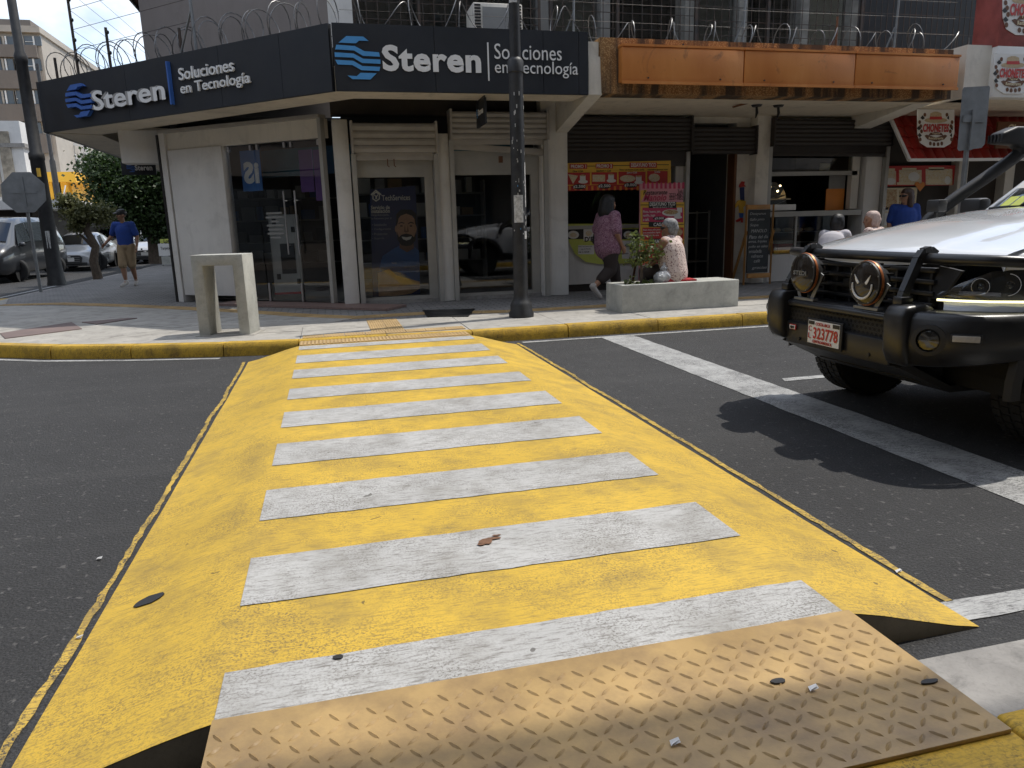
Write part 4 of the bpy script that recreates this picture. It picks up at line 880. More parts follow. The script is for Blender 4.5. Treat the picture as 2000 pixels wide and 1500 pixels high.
# painted wooden puppet on the wall (a plain festive figure)
pu = thing('wall_figure', 'small painted wooden figure in red, yellow and blue hanging on the cream wall', 'decoration', tuple(W(1448, 430, YR-.03)))
def U6(pts, m, n): mb_ = MB(); pq(mb_, [c6(*p) for p in pts], YR-.04, .03); mb_.build(n, m, pu)
U6([(1190, 590), (1205, 568), (1222, 570), (1218, 590), (1230, 600), (1188, 606)], m_red, 'hat'); U6([(1194, 606), (1218, 604), (1220, 690), (1198, 695)], m_navyp, 'head_and_chest'); U6([(1180, 690), (1205, 684), (1228, 695), (1226, 720), (1212, 735), (1216, 770), (1190, 770), (1184, 715), (1160, 740), (1160, 725)], m_yelp, 'body_coat'); U6([(1188, 770), (1214, 770), (1210, 800), (1192, 800)], m_blue2, 'shorts'); U6([(1196, 800), (1206, 800), (1190, 822), (1172, 828), (1168, 816)], m_red, 'foot'); U6([(1200, 800), (1210, 800), (1210, 830), (1202, 830)], m_red, 'foot')
# third bay: sliding window, display case, counter
MB().box(X3b+.03, X4-.03, YR-.12, YR+.5, RZ(422, 1580), RZ(412, 1580)).build('counter_top', m_alu, rest)
MB().box(X3b+.03, X4-.1, YR-.02, YR+.02, RZ(343, 1580), RZ(335, 1580)).build('window_rail', m_alu, rest)
MB().box(X4-.22, X4-.06, YR-.02, YR+.1, RZ(410, 1580), RZ(296, 1580)).build('window_jamb', m_white, rest)
wn_ = MB().box(X3b+.04, X4-.22, YR+.0, YR+.008, RZ(335, 1580), RZ(300, 1580)).build('window_pane', m_glass, rest)
MB().box(X3b+.03, X4-.05, YR-.04, YR+.12, ZS, RZ(495, 1560)).build('counter_base', m_white2, rest)
MB().box(X3b+.3, X4-.35, YR-.03, YR-.02, RZ(494, 1560), RZ(423, 1580)).build('display_glass', m_glass, rest)
for px in (1513, 1560, 1638): MB().box(RX(px)-.02, RX(px)+.02, YR-.05, YR-.01, RZ(495, 1560), RZ(422, 1580)).build('display_post', m_alu, rest)
for py in (452, 472): MB().box(X3b+.25, X4-.35, YR, YR+.35, RZ(py, 1580)-.01, RZ(py, 1580)).build('display_shelf', m_alu, rest)
for k in range(4):
    x = X3b+.42+k*.24; tag(MB().sph((x, YR+.12, RZ(452, 1580)+.04), (.10, .08, .04)).build('bread_tray', m_food2, smooth=True), 'loaf of bread on the display shelf under the counter', 'bread', 'bread in the display')
cl = thing('cool_box', 'red cool box with white lid in the display below the counter', 'cool box', tuple(W(1537, 492, YR+.2)))
a, b = W(1520, 494, YR+.0), W(1555, 475, YR+.0); MB().box(a.x, b.x, YR+.02, YR+.3, a.z, b.z).build('body', m_red, cl, bevel=.01); MB().box(a.x-.01, b.x+.01, YR+.01, YR+.31, b.z, b.z+.05).build('lid', m_prw, cl, bevel=.01)
bc = thing('bakery_case', 'curved glass pastry warmer with two small lit bulbs on the counter', 'display case', tuple(W(1520, 412, YR+.1)))
a, b = W(1492, 412, YR), W(1552, 402, YR); MB().box(a.x, b.x, YR-.05, YR+.4, a.z, a.z+.11).build('base', m_prw, bc, bevel=.01)
prof = [(0, 0), (0, .40), (.20, .40), (.34, .33), (.42, .18), (.45, 0)]; mb = MB(); mb.prism(prof, (a.x+.02, YR, a.z+.111), (1, 0, 0), (0, 0, 1), (0, 1, 0), .35); mb.build('glass_hood', m_glass, bc)
for x in (.16, .42): MB().sph((a.x+x-.02, YR+.2, a.z+.36), .016).build('bulb', mat('bulb_glow', (1, .75, .4), .4, emit=9), bc)
MB().box(a.x+.04, b.x-.05, YR+.06, YR+.3, a.z+.20, a.z+.22).build('tray', m_food2, bc)
for l, t, r, b_, m, lab, nm in ((1610, 318, 1630, 332, m_cream, 'small cream card stuck on the upper sliding window', 'window_card'), (1627, 342, 1660, 368, m_int2, 'paper notice hanging behind the counter opening', 'paper_notice'), (1620, 368, 1658, 410, m_orange, 'orange panel standing at the end of the counter opening', 'orange_notice')):
    tag(rbox(l, t, r, b_, .12, .14).build(nm, m), lab, 'notice')
# kitchen pieces seen through the door
kt = thing('kitchen_rack', 'dim steel trolley rack inside the dark restaurant doorway', 'rack', (6.9, 13.6, ZS))
for x in (6.55, 7.35):
    for y in (13.3, 13.8): MB().box(x-.015, x+.015, y-.015, y+.015, ZS, 1.5).build('post', m_alu, kt)
for z in (.5, .95, 1.45): MB().box(6.54, 7.36, 13.3, 13.8, z, z+.02).build('shelf', m_alu, kt)
# --- orange canopy
oc = thing('orange_canopy', 'weathered orange canopy with three blank rusty sign panels and stained roughcast edge', 'canopy', (7, 10.4, 3.1))
YO = 10.2
def O(px, py): return W(px, py, YO)
tl, tr_, brr, bl = O(1172, 76), O(1860, 94), O(1866, 190), O(1186, 186); zt, zb = (tl.z+tr_.z)/2, (bl.z+brr.z)/2
core = MB(); core.prism([(tl.x+.03, zb), (tr_.x+.06, zb), (tr_.x+.03, zt), (tl.x, zt)], (0, YO, 0), (1, 0, 0), (0, 0, 1), (0, 1, 0), .35); core.build('roughcast_edge', m_rough, oc)
MB().box(tl.x+.05, tr_.x, YO+.35, YR+.05, zb-.0, zb+.22).build('soffit_slab', m_soffit, oc)
MB().box(tl.x+.05, tr_.x, YO+.36, YR+.3, zb+.225, zb+.45).build('roof_slab', m_gutter, oc)
MB().box(F1.x+.005, tl.x-.005, YO+.045, YO+.4, zb+.03, zt-.05).build('end_wall', m_white, oc)
z0, z1 = O(1210, 163).z, O(1210, 95).z
for l, r in ((1207, 1441), (1443, 1656), (1658, 1858)):
    a, b = O(l, 130), O(r, 130); pb = MB(); pb.box(a.x, b.x, YO-.16, YO-.005, z0, z1); pnl = pb.build('sign_panel', m_rust, oc, bevel=.012)
    MB().box(a.x-.005, b.x+.005, YO-.175, YO-.15, z0-.03, z0+.01).build('lower_trim', m_rust, pnl); MB().box(a.x-.005, b.x+.005, YO-.175, YO-.0, z1, z1+.03).build('upper_trim', m_rust, pnl)
    for k in range(3):
        x = a.x+(b.x-a.x)*(.2+.3*k)+random.uniform(-.1, .1); MB().cyl((x, YO-.175, z0+.05+.45*(k % 2)), (x, YO-.155, z0+.05+.45*(k % 2)), .012, n=6).build('bolt', m_rbar, pnl)
cb_ = MB(); cb_.prism([(0, 0), (1.6, -.25), (1.6, .3), (0, .3)], (9.55, YO+.35, zb+.02), (0, 1, 0), (0, 0, 1), (1, 0, 0), .35); cb_.build('cross_beam', m_white, oc)
for px, py in ((1478, 205), (1521, 195)):
    p = W(px, py, 11.0); lf = thing('ceiling_lamp', 'small black lamp fitting under the orange canopy soffit', 'lamp', (p.x, 11.0, zb), 'lamp fittings under the orange canopy')
    MB().cyl((p.x, 11, zb-.001), (p.x, 11, zb-.03), .09, .07, 10).build('rose', m_black, lf); MB().tube([(p.x, 11, zb-.03), (p.x+.01, 11, zb-.12), (p.x-.01, 11, zb-.2)], [.02, .025, .008], 7).build('holder', m_black, lf)
tb = thing('tube_batten', 'dark slanting cable trunking under the orange canopy soffit', 'trunking', (8, 10.9, zb-.02)); MB().beam(W(1432, 209, 10.95), W(1500, 190, 10.9), .05, .03).build('trunk', m_wood2, tb)
# ------------------------------------------------------------------ coffee shop with the red tiled awning
cs = thing('coffee_shop_building', 'dark fronted coffee shop with menu boards beyond the restaurant', 'building', (14, 13, 0))
YQ = 12.35
MB().box(X4b+.02, 26, YQ+.1, YQ+.4, ZS, 3.4).build('wall', m_dark, cs)
MB().box(11.62, 26, YQ, YQ+.4, 3.4, 8.0).build('upper_wall', m_int2, cs)
for x in (RX(1868), RX(1960)): MB().box(x, x+.22, YQ-.1, YQ+.1, ZS, 3.3).build('pillar', m_white, cs)
MB().box(10.1, 26, 10.3, YQ, 3.12, 3.3).build('canopy', m_soffit, cs)
MB().box(10.05, 10.55, 10.2, 10.6, 3.12, 3.92).build('canopy_end', m_white, cs)
def mp_board(name, lab, l, t, r, b, Y, ground, items):
    th = thing(name, lab, 'menu board', tuple(W((l+r)/2, b, Y))); p, q = W(l, b, Y), W(r, t, Y); MB().box(p.x, q.x, Y, Y+.03, p.z, q.z).build('panel', ground, th)
    for nm, m, rects in items:
        mb = MB()
        for k, rc in enumerate(rects):
            if len(rc) == 4 and rc[2] > rc[0] and not isinstance(rc[0], str): pq(mb, [(rc[0], rc[1]), (rc[2], rc[1]), (rc[2], rc[3]), (rc[0], rc[3])], Y-.003-.0006*k)
            else: pq(mb, ell(*rc[1:]), Y-.006-.0006*k)
        mb.build(nm, m, th)
    return th
mp_board('menu_board', 'red menu board with three food photos above the woman in blue', 1718, 323, 1866, 364, YQ-.02, m_red, [('food_pictures', m_food2, [(1719, 334, 1750, 361), (1756, 332, 1800, 361), (1808, 330, 1860, 361)]), ('plates', m_prw, [('e', 1740, 354, 9, 7), ('e', 1785, 345, 11, 9), ('e', 1851, 352, 6, 8)]), ('captions', m_cream, [(1720, 329, 1748, 334), (1762, 328, 1790, 333), (1814, 327, 1844, 332), (1752, 356, 1790, 361), (1810, 350, 1838, 358)])])
mp_board('menu_board', 'framed cream menu board with food photos behind the woman in blue', 1716, 366, 1792, 450, YQ-.02, m_cream, [('food_pictures', m_food1, [(1719, 370, 1752, 410), (1756, 372, 1786, 410)]), ('price_patches', m_prw, [(1718, 405, 1735, 413), (1718, 416, 1745, 440)])])
ht = MB(); pq(ht, [(1797, 374), (1786, 360), (1788, 356), (1793, 355), (1797, 359), (1802, 355), (1806, 357), (1806, 363)], YQ-.04); tag(ht.build('heart_sign', m_orange), 'small orange heart sign hanging on the red menu board', 'sign')
# red tiled awning: each tile a part
aw = thing('tiled_awning', 'red roof-tile awning with white trim and round emblem over the coffee shop', 'awning', (12, 11.5, 2.4))
P0, P1 = W(1737, 226, 12.05), W(1946, 226, 12.05); Q0 = W(1768, 312, 11.35); Q1 = W(1950, 318, 11.35)
def awp(s, t): 
    a = Vector((P0.x, 12.1, P0.z+.02)).lerp(Vector((P1.x+.8, 12.1, P0.z+.02)), s); b = Vector((Q0.x, 11.3, Q0.z)).lerp(Vector((Q1.x+.8, 11.3, Q0.z)), s); return a.lerp(b, t)
nr, nc = 4, 14; an = (awp(1, 0)-awp(0, 0)).cross(awp(0, 1)-awp(0, 0)).normalized(); an = an if an.y < 0 else -an
MB().add([awp(0, 0)-an*.02, awp(1, 0)-an*.02, awp(1, 1)-an*.02, awp(0, 1)-an*.02], [(0, 1, 2, 3)]).build('backing', m_wood2, aw)
for r in range(nr):
    for c in range(nc):
        rows = []
        for j in range(3):
            t = (r+j/2*1.12)/nr; row = []
            for i in range(7):
                s = (c+i/6)/nc; h = .035*math.sin(math.pi*i/6)+.022*(j/2); row.append(awp(s, min(t, 1.02))+an*h)
            rows.append(row)
        mb = MB(); mb.grid(rows); mb.add(rows[-1]+[awp((c+1)/nc, min((r+1.12)/nr, 1.02)), awp(c/nc, min((r+1.12)/nr, 1.02))], [tuple(range(9))]); mb.build('roof_tile', m_redroof, aw, smooth=True)
for a, b in ((awp(0, -.02), awp(0, 1.04)), (awp(0, 1.04), awp(1, 1.04)), (awp(1, -.02), awp(1, 1.04))): MB().beam(a+an*.03, b+an*.03, .05, .05).build('trim', m_prw, aw)
em = thing('round_emblem', 'white oval coffee emblem with a hat standing on the red tiled awning', 'sign', tuple(awp(.4, .6)))
YE = 11.25
def emblem(th, cx, cy, s, Y, text='CHONETES', full=True):
    """oval hat-and-coffee-beans emblem drawn around photo pixel cx,cy, s = half width"""
    def L_(pts): return [(cx+x*s, cy+y*s) for x, y in pts]
    a = MB(); pq(a, L_([(-1, -1.02), (1, -1.0), (1.0, .3), (.8, .85), (.45, 1.05), (-.45, 1.05), (-.85, .8), (-1.0, .3)]), Y, .012); a.build('white_ground', m_prw, th)
    b = MB(); pq(b, L_(ell(0, -.42, .62, .15)), Y-.004); pq(b, L_([(-.34, -.42), (-.30, -.80), (-.1, -.88), (.1, -.88), (.30, -.80), (.34, -.42)]), Y-.005); b.build('straw_hat', mat('hat_straw', (.52, .40, .25), .7, .15, 30), th)
    b = MB(); pq(b, L_([(-.34, -.46), (.34, -.46), (.32, -.62), (-.32, -.62)]), Y-.007); b.build('hat_band', m_red, th)
    p, q = W(cx-.72*s, cy+.22*s, Y-.009), W(cx+.72*s, cy-.22*s, Y-.009); b = MB(); b.text(text, (p.x, Y-.009, p.z), (q.x-p.x, 0, 0), (0, 0, q.z-p.z), .003, .04); b.build('lettering', m_red, th)
    b = MB(); pq(b, L_([(-.42, .42), (-.3, .26), (0, .22), (.3, .26), (.42, .42), (.3, .40), (0, .37), (-.3, .40)]), Y-.005); pq(b, L_([(-.62, .42), (-.5, .36), (0, .52), (.5, .36), (.62, .42), (.45, .62), (0, .74), (-.45, .62)]), Y-.006)
    p, q = W(cx-.22*s, cy+.36*s, Y-.009), W(cx+.22*s, cy+.26*s, Y-.009); b.build('ribbon', m_wood2, th); b2 = MB(); b2.text('Typical', (p.x, Y-.010, p.z), (q.x-p.x, 0, 0), (0, 0, q.z-p.z), .002, .02)
    p, q = W(cx-.4*s, cy+.62*s, Y-.009), W(cx+.4*s, cy+.48*s, Y-.009); b2.text('Restaurante', (p.x, Y-.010, p.z), (q.x-p.x, 0, 0), (0, 0, q.z-p.z), .002, .02); b2.build('ribbon_text', m_cream, th)
    b = MB()
    for x, y in ((-.82, -.1), (-.78, .18), (-.88, -.32), (.82, -.1), (.78, .18), (.88, -.32), (-.3, .84), (-.1, .88), (.12, .88), (.32, .84), (-.6, -.72), (.6, -.72), (-.85, .62), (.85, .62)): pq(b, L_(ell(x, y, .075, .11, 10)), Y-.005)
    b.build('coffee_beans', m_wood2, th)
    b = MB()
    for x, y, d in ((-.72, -.55, 1), (.72, -.55, -1), (-.92, .02, 1), (.92, .02, -1), (-.88, .4, 1), (.88, .4, -1)): pq(b, L_([(x-.12, y), (x, y-.14), (x+.12*d, y+.02), (x, y+.10)]), Y-.0055)
    b.build('leaves', m_prk, th)
emblem(em, 1828, 250, 36, YE)
for nm, lab, l, t, r, b, Y, cx, cy, s, gm in (('box_sign', 'white light-box sign with a straw hat emblem on the coffee shop canopy', 1938, 92, 2030, 190, 10.1, 1979, 143, 38, m_prw), ('box_sign', 'red upper sign with a larger straw hat emblem above the white box sign', 1948, -40, 2060, 90, 10.1, 2005, 20, 46, mat('faded_red_print', (.30, .075, .065), .5, .3, 4))):
    th = thing(nm, lab, 'sign', tuple(W((l+r)/2, b, Y))); p, q = W(l, b, Y), W(r, t, Y); MB().box(p.x, q.x, Y, Y+.5, p.z, q.z).build('box', gm, th, bevel=.01); emblem(th, cx, cy, s, Y-.014)
hs = thing('hanging_sign', 'dark red blade sign with pale lettering behind the snorkel head', 'sign', tuple(W(1975, 290, 11.2)))
p, q = W(1944, 290, 11.2), W(2040, 238, 11.2); MB().box(p.x, q.x, 11.2, 11.24, p.z, q.z).build('board', m_wood2, hs, bevel=.01)
mb = MB(); p, q = W(1966, 262, 11.195), W(2036, 243, 11.195); mb.text('Chonetes', (p.x, 11.195, p.z), (q.x-p.x, 0, 0), (0, 0, q.z-p.z), .004, .01, .2); p, q = W(1988, 274, 11.195), W(2030, 266, 11.195); mb.text('Típico', (p.x, 11.195, p.z), (q.x-p.x, 0, 0), (0, 0, q.z-p.z), .004, .01); mb.build('lettering', m_cream, hs)
# ------------------------------------------------------------------ street furniture
lp = thing('lamp_pole', 'black lamp pole with peeling stickers at the kerb before the corner shop', 'lamp post', (2.42, 9.27, ZS))
mb = MB(); mb.lathe([(.165, 0), (.165, .05), (.145, .09), (.145, .16), (.125, .20), (.10, .24), (.095, .30), (.093, 1.4), (.088, 3.02)], (2.42, 9.27, ZS), UP, 24); mb.build('lower_shaft', m_post, lp, smooth=True)
mb = MB(); mb.lathe([(.088, 3.02), (.10, 3.03), (.10, 3.16), (.085, 3.18), (.068, 3.2)], (2.42, 9.27, ZS), UP, 24); mb.build('collar', m_post, lp, smooth=True)
mb = MB(); mb.lathe([(.068, 3.2), (.062, 5.1), (.075, 5.12), (.06, 5.2), (.02, 5.26)], (2.42, 9.27, ZS), UP, 20); mb.build('upper_shaft', m_post, lp, smooth=True)
def sticker(z0, z1, a0, a1, m, r=.0965):
    rows = [[(2.42+r*math.sin(a), 9.27-r*math.cos(a), z) for a in [a0+(a1-a0)*i/6 for i in range(7)]] for z in (z0, z1)]; MB().grid(rows).build('sticker', m, lp)
m_stk = mat('torn_sticker', (.62, .62, .6), .7, .2, 20, dirt=.7, dcol=(.1, .1, .1), dscale=30)
sticker(1.36, 1.70, -.95, .35, m_stk); sticker(1.55, 2.1, .75, 1.05, m_stk); sticker(1.15, 1.25, .5, 1.0, m_stk)
for k in range(46):
    z = random.uniform(1.2, 2.9); a = random.uniform(-1.1, 1.1); w = random.uniform(.03, .16); h = random.uniform(.008, .05); sticker(z, z+h, a, a+w, random.choice([m_stk, m_stk, m_stk, m_blue]) if k % 11 == 0 else m_stk, .0957+.0001*(k % 5))
rows = [[(2.42+.0705*math.sin(a), 9.27-.0705*math.cos(a), z) for a in [-1.3+1.6*i/6 for i in range(7)]] for z in (3.95, 4.5)]; MB().grid(rows).build('paper_label', m_stk, lp)
# concrete portal block at the corner
p0, p1, pb = G(390, 657, ZS), G(489, 654, ZS), G(506, 645, ZS); u = (p1-p0); wdt = u.length; u.normalize(); v = Vector((-u.y, u.x, 0)); dep = max(.34, (pb-p1).dot(v)); hgt = W(369, 499, p0.y).z-ZS
pt = thing('concrete_portal', 'pale concrete portal-shaped block standing by the rounded kerb corner', 'concrete block', tuple(p0+u*wdt/2+v*dep/2))
mb = MB(); t = .125; mb.prism([(0, 0), (t, 0), (t, hgt-.125), (wdt-t, hgt-.125), (wdt-t, 0), (wdt, 0), (wdt, hgt), (0, hgt)], p0, u, UP, v, dep); mb.build('portal', m_bench, pt, bevel=.008)
MB().prism([(-.04, -.03), (wdt+.06, -.03), (wdt+.06, dep+.03), (-.04, dep+.03)], p0+UP*.0, u, v, UP, .006).build('mortar_bed', m_conc, pt)
# planter bench
q0, q1 = G(1215, 612, ZS), G(1442, 598, ZS); qb = G(1183, 603, ZS); u = (q1-q0); ln = u.length; u.normalize(); v = Vector((-u.y, u.x, 0)); dp = .56; hp_ = W(1215, 557.6, q0.y).z-ZS
def planter(o, u, v, ln, dp, h, lab):
    th = thing('planter_bench', lab, 'planter', tuple(o+u*ln/2+v*dp/2), 'concrete planter benches'); m = MB(); c = .10; hl = .62
    def bx(a0, a1, b0, b1, z0, z1): m.obox(o+u*((a0+a1)/2)+v*((b0+b1)/2)+UP*((z0+z1)/2), u, v, UP, (a1-a0)/2, (b1-b0)/2, (z1-z0)/2)
    m = MB(); O_ = [(0, 0), (ln, 0), (ln, dp), (0, dp)]; I_ = [(c, c), (c+hl, c), (c+hl, dp-c), (c, dp-c)]
    P = lambda p, z: o+u*p[0]+v*p[1]+UP*z
    vs = [P(p, 0) for p in O_]+[P(p, h) for p in O_]+[P(p, h) for p in I_]+[P(p, h-.12) for p in I_]
    m.add(vs, [(0, 1, 5, 4), (1, 2, 6, 5), (2, 3, 7, 6), (3, 0, 4, 7), (4, 5, 9, 8), (5, 6, 10, 9), (6, 7, 11, 10), (7, 4, 8, 11), (8, 9, 13, 12), (9, 10, 14, 13), (10, 11, 15, 14), (11, 8, 12, 15)]); m.build('trough', m_bench, th, bevel=.012)
    s = MB(); s.add([P(p, h-.06) for p in I_], [(0, 1, 2, 3)]); s.build('soil', m_wood2, th); return th
planter(q0, u, v, ln, dp, hp_, 'long pale concrete planter bench with a sapling and a seated woman')
PB = (q0.copy(), u.copy(), v.copy(), hp_)
planter(Vector((6.9, 9.12, ZS)), Vector((1, 0, 0)), Vector((0, 1, 0)), 2.0, .56, .42, 'concrete planter bench hidden behind the white pickup bonnet')
# ------------------------------------------------------------------ foliage
m_leaf1 = leaf('dark_leaf', (.022, .045, .012), (.06, .105, .028)); m_leaf2 = leaf('olive_leaf', (.06, .09, .022), (.16, .19, .05)); m_leaf3 = leaf('dry_green_leaf', (.07, .085, .03), (.20, .20, .08)); m_bark = mat('bark', (.10, .075, .055), .9, .35, 14, .5, 40)
def crown(blobs, n, size, rnd, parent, name, m, clump=.35):
    mb = MB(); tot = sum(b[1][0]*b[1][1]*b[1][2] for b in blobs)
    for c, r in blobs:
        k = int(n*r[0]*r[1]*r[2]/tot); cl = []
        for _ in range(max(6, k//22)):
            d = Vector((rnd.gauss(0, 1), rnd.gauss(0, 1), rnd.gauss(0, 1))).normalized()*rnd.uniform(.35, 1.0); cl.append(Vector(c)+Vector((d.x*r[0], d.y*r[1], d.z*r[2])))
        for _ in range(k):
            o = rnd.choice(cl); s = clump*min(r); p = o+Vector((rnd.gauss(0, s), rnd.gauss(0, s), rnd.gauss(0, s*.8)))
            a = Vector((rnd.gauss(0, 1), rnd.gauss(0, 1), rnd.gauss(0, .6))).normalized(); b = a.cross(Vector((rnd.gauss(0, 1), rnd.gauss(0, 1), rnd.gauss(0, 1)))).normalized(); L_ = size*rnd.uniform(.7, 1.3); w = L_*.38
            mb.quad(p, p+a*L_*.5+b*w, p+a*L_, p+a*L_*.5-b*w)
    return mb.build(name, m, parent)
def trunk(parent, paths, name='trunk'):
    mb = MB()
    for pts, r0, r1 in paths: mb.tube(pts, [r0+(r1-r0)*i/(len(pts)-1) for i in range(len(pts))], 8)
    return mb.build(name, m_bark, parent, smooth=True)
rnd = random.Random(3)
sb = PB[0]+PB[1]*.40+PB[2]*.28+UP*(PB[3]-.06)
sp_ = thing('sapling', 'small leafy sapling growing in the concrete planter bench', 'small tree', tuple(sb))
trunk(sp_, [([sb, sb+Vector((.01, 0, .2)), sb+Vector((.0, .02, .38))], .022, .014), ([sb+Vector((0, .02, .36)), sb+Vector((-.08, 0, .58))], .013, .006), ([sb+Vector((0, .02, .34)), sb+Vector((.12, 0, .52))], .013, .006), ([sb+Vector((0, .02, .2)), sb+Vector((.2, 0, .36))], .009, .004)])
crown([(sb+Vector((-.07, 0, .60)), (.13, .12, .13)), (sb+Vector((.10, 0, .48)), (.16, .13, .14)), (sb+Vector((-.02, 0, .36)), (.12, .12, .14)), (sb+Vector((.2, 0, .46)), (.1, .1, .08))], 470, .05, rnd, sp_, 'crown', m_leaf2, .5)
gc = thing('ground_cover', 'low green ground cover at the foot of the sapling in the planter', 'plant', tuple(sb)); crown([(sb+Vector((.0, 0, .06)), (.26, .14, .05))], 160, .06, rnd, gc, 'leaves', m_leaf2, .5)
# ------------------------------------------------------------------ razor wire, fence posts
def razor(path, r, pitch, lab, nm='razor_wire', wr=.0075):
    th = thing(nm, lab, 'razor wire', tuple(path[0])); pts = []; ph = random.uniform(0, 6)
    for a, b in zip(path, path[1:]):
        a, b = Vector(a), Vector(b); d = (b-a); L_ = d.length; d.normalize(); w = d.cross(UP).normalized(); n = int(L_/pitch*18)
        for i in range(n):
            s = i/18*2*math.pi+ph; rr = r*(1+.16*math.sin(s*.31)+.08*math.sin(s*.77+1)); sl = (i/n)*L_+pitch*.45*math.sin(s*.53)
            pts.append(a+d*sl+w*(rr*.8*math.cos(s))+UP*(rr*math.sin(s)))
    MB().tube(pts, wr, 5).build('coil', m_wire, th, smooth=True); bb = MB()
    for i in range(0, len(pts)-1, 2):
        d = (pts[i+1]-pts[i]).normalized(); w = d.cross(UP).normalized() if abs(d.z) < .9 else Vector((1, 0, 0)); p = pts[i]; q = d.cross(w)
        bb.quad(p-d*.006, p+w*.020+d*.008, p+d*.006, p-w*.020-d*.008); bb.quad(p-d*.006, p+q*.016-d*.006, p+d*.006, p-q*.016+d*.006)
    tag(bb.build('barbs', m_wire, th), kind='stuff')
fp = lambda s, z, o=-.25: FL+fd*s+fn*o+UP*z
razor([fp(.15, ZT+.20), fp(3.0, ZT+.20), fp(FLN-.1, ZT+.2)], .25, .24, 'loose rusty razor wire coil along the top of the slanted corner fascia')
razor([(.4, 10.75, 4.15), (3.8, 10.75, 4.15)], .22, .36, 'razor wire coil above the navy fascia with the flat lettering', wr=.007)
razor([(3.9, 10.7, 4.0), (9.9, 10.7, 4.0)], .21, .33, 'razor wire coil stretched above the orange canopy', wr=.0075)
razor([(9.6, 10.9, 4.1), (10.75, 10.9, 4.1)], .24, .5, 'short razor wire loop next to the red emblem sign', wr=.007)
def rod(th, a, b, r, nm='post', m=None): MB().cyl(a, b, r, n=8).build(nm, m or m_rbar, th)
def insul(th, p): MB().sph(p, (.022, .022, .03), 8, 6).build('insulator', m_prk, th)
def fpx(px, py): 
    p = WP(px, py, FL+fn*-.1, fn); return p
for px, yb, yt, ins, lab in ((113, 156, 112, 0, 'short black fence post at the tip of the slanted fascia'), (154, 148, -60, 1, 'tall dark electric fence post beside the tip of the slanted fascia'), (217, 135, 52, 1, 'middle dark electric fence post on the slanted fascia'), (355, 104, 54, 0, 'short dark fence post before the brown wall on the fascia')):
    b = fpx(px, yb); b.z = ZT-.1; t_ = fpx(px-(yb-yt)*.05, yt); th = thing('fence_post', lab, 'fence post', tuple(b)); top_ = Vector((b.x, b.y, t_.z)); rod(th, b, top_, .022)
    if ins:
        z = b.z+.35
        while z < top_.z: insul(th, Vector((b.x+.03, b.y-.03, z))); z += .30
b = fpx(384, 100); th = thing('fence_post', 'slanting grey pipe post with a brace before the brown upper wall', 'fence post', tuple(b)); rod(th, Vector((b.x, b.y, ZT-.1)), Vector((b.x-.02, b.y, 5.4)), .022, m=m_galv); rod(th, Vector((b.x-.3, b.y+.25, ZT-.1)), Vector((b.x-.02, b.y, 4.45)), .016, 'brace', m_galv)
ew = thing('electric_fence_wires', 'thin electric fence wires strung over the corner canopy against the sky', 'wire', tuple(fpx(250, 60))); b = fpx(154, 148); e = fpx(384, 100)
for k in range(5):
    z = 4.3+k*.3; mb = MB(); mb.tube([(b.x, b.y, z), (e.x, e.y, z+.02)], .004, 4); mb.tube([(b.x, b.y, z), (b.x+.4, b.y+9, z)], .004, 4); mb.build('wire', m_rbar, ew)
for x, lab in ((6.55, 'grey angled fence post above the middle of the orange canopy'), (9.35, 'grey angled fence post above the far end of the orange canopy'), (3.75, 'pale angled fence post beside the end of the navy fascia')):
    th = thing('fence_post', lab, 'fence post', (x, 11, 3.6)); rod(th, (x, 11.0, 3.55), (x+.05, 11.0, 5.2), .018, m=m_galv); MB().beam((x-.30, 11.02, 3.6), (x+.02, 11.02, 4.35), .035, .012).build('brace', m_galv, th)
th = thing('fence_post', 'thin rusty rod above the second orange sign panel', 'fence post', (8.0, 10.6, 3.6)); rod(th, (7.95, 10.6, 3.5), (7.95, 10.6, 4.35), .018, m=m_wood2)
fw = thing('fence_wires', 'straight fence wires stretched before the upper windows', 'wire', (6, 10.95, 4)); 
for z in (4.02, 4.25, 4.5, 4.75): MB().tube([(.4, 10.95, z), (3.75, 10.96, z-.01), (6.57, 10.96, z-.02), (10.5, 10.95, z)], .0028, 4).build('wire', m_rbar, fw)
# ------------------------------------------------------------------ traffic signs seen from behind
sx = G(80, 570, ZS); th = thing('stop_sign', 'grey back of an octagonal traffic sign on a thin leaning pole', 'traffic sign', tuple(sx)); top_ = W(42, 345, sx.y); cen = W(48, 376, sx.y)
MB().cyl(sx, top_, .034, n=10).build('pole', m_galv, th, smooth=True)
a0 = math.pi/8; MB().prism([(.455*math.cos(a0+k*math.pi/4), .455*math.sin(a0+k*math.pi/4)) for k in range(8)], cen+Vector((0, -.05, 0)), (1, 0, 0), (.05, 0, 1), (0, -1, 0), .004).build('plate', m_galv, th)
MB().box(cen.x-.26, cen.x+.26, cen.y-.065, cen.y-.055, cen.z-.02, cen.z+.03).build('crossbar', m_galv, th); MB().box(cen.x-.03, cen.x+.03, cen.y-.07, cen.y-.056, cen.z-.3, cen.z+.33).build('bracket', m_galv, th)
YS_ = 9.0; c = W(1900, 232, YS_); b = W(1872, 480, YS_); th = thing('traffic_sign', 'grey back of a rectangular traffic sign on a pole behind the pickup', 'traffic sign', (c.x, YS_, ZS))
MB().box(c.x-.05, c.x+.0, YS_, YS_+.05, ZS, c.z+.25).build('pole', m_galv, th)
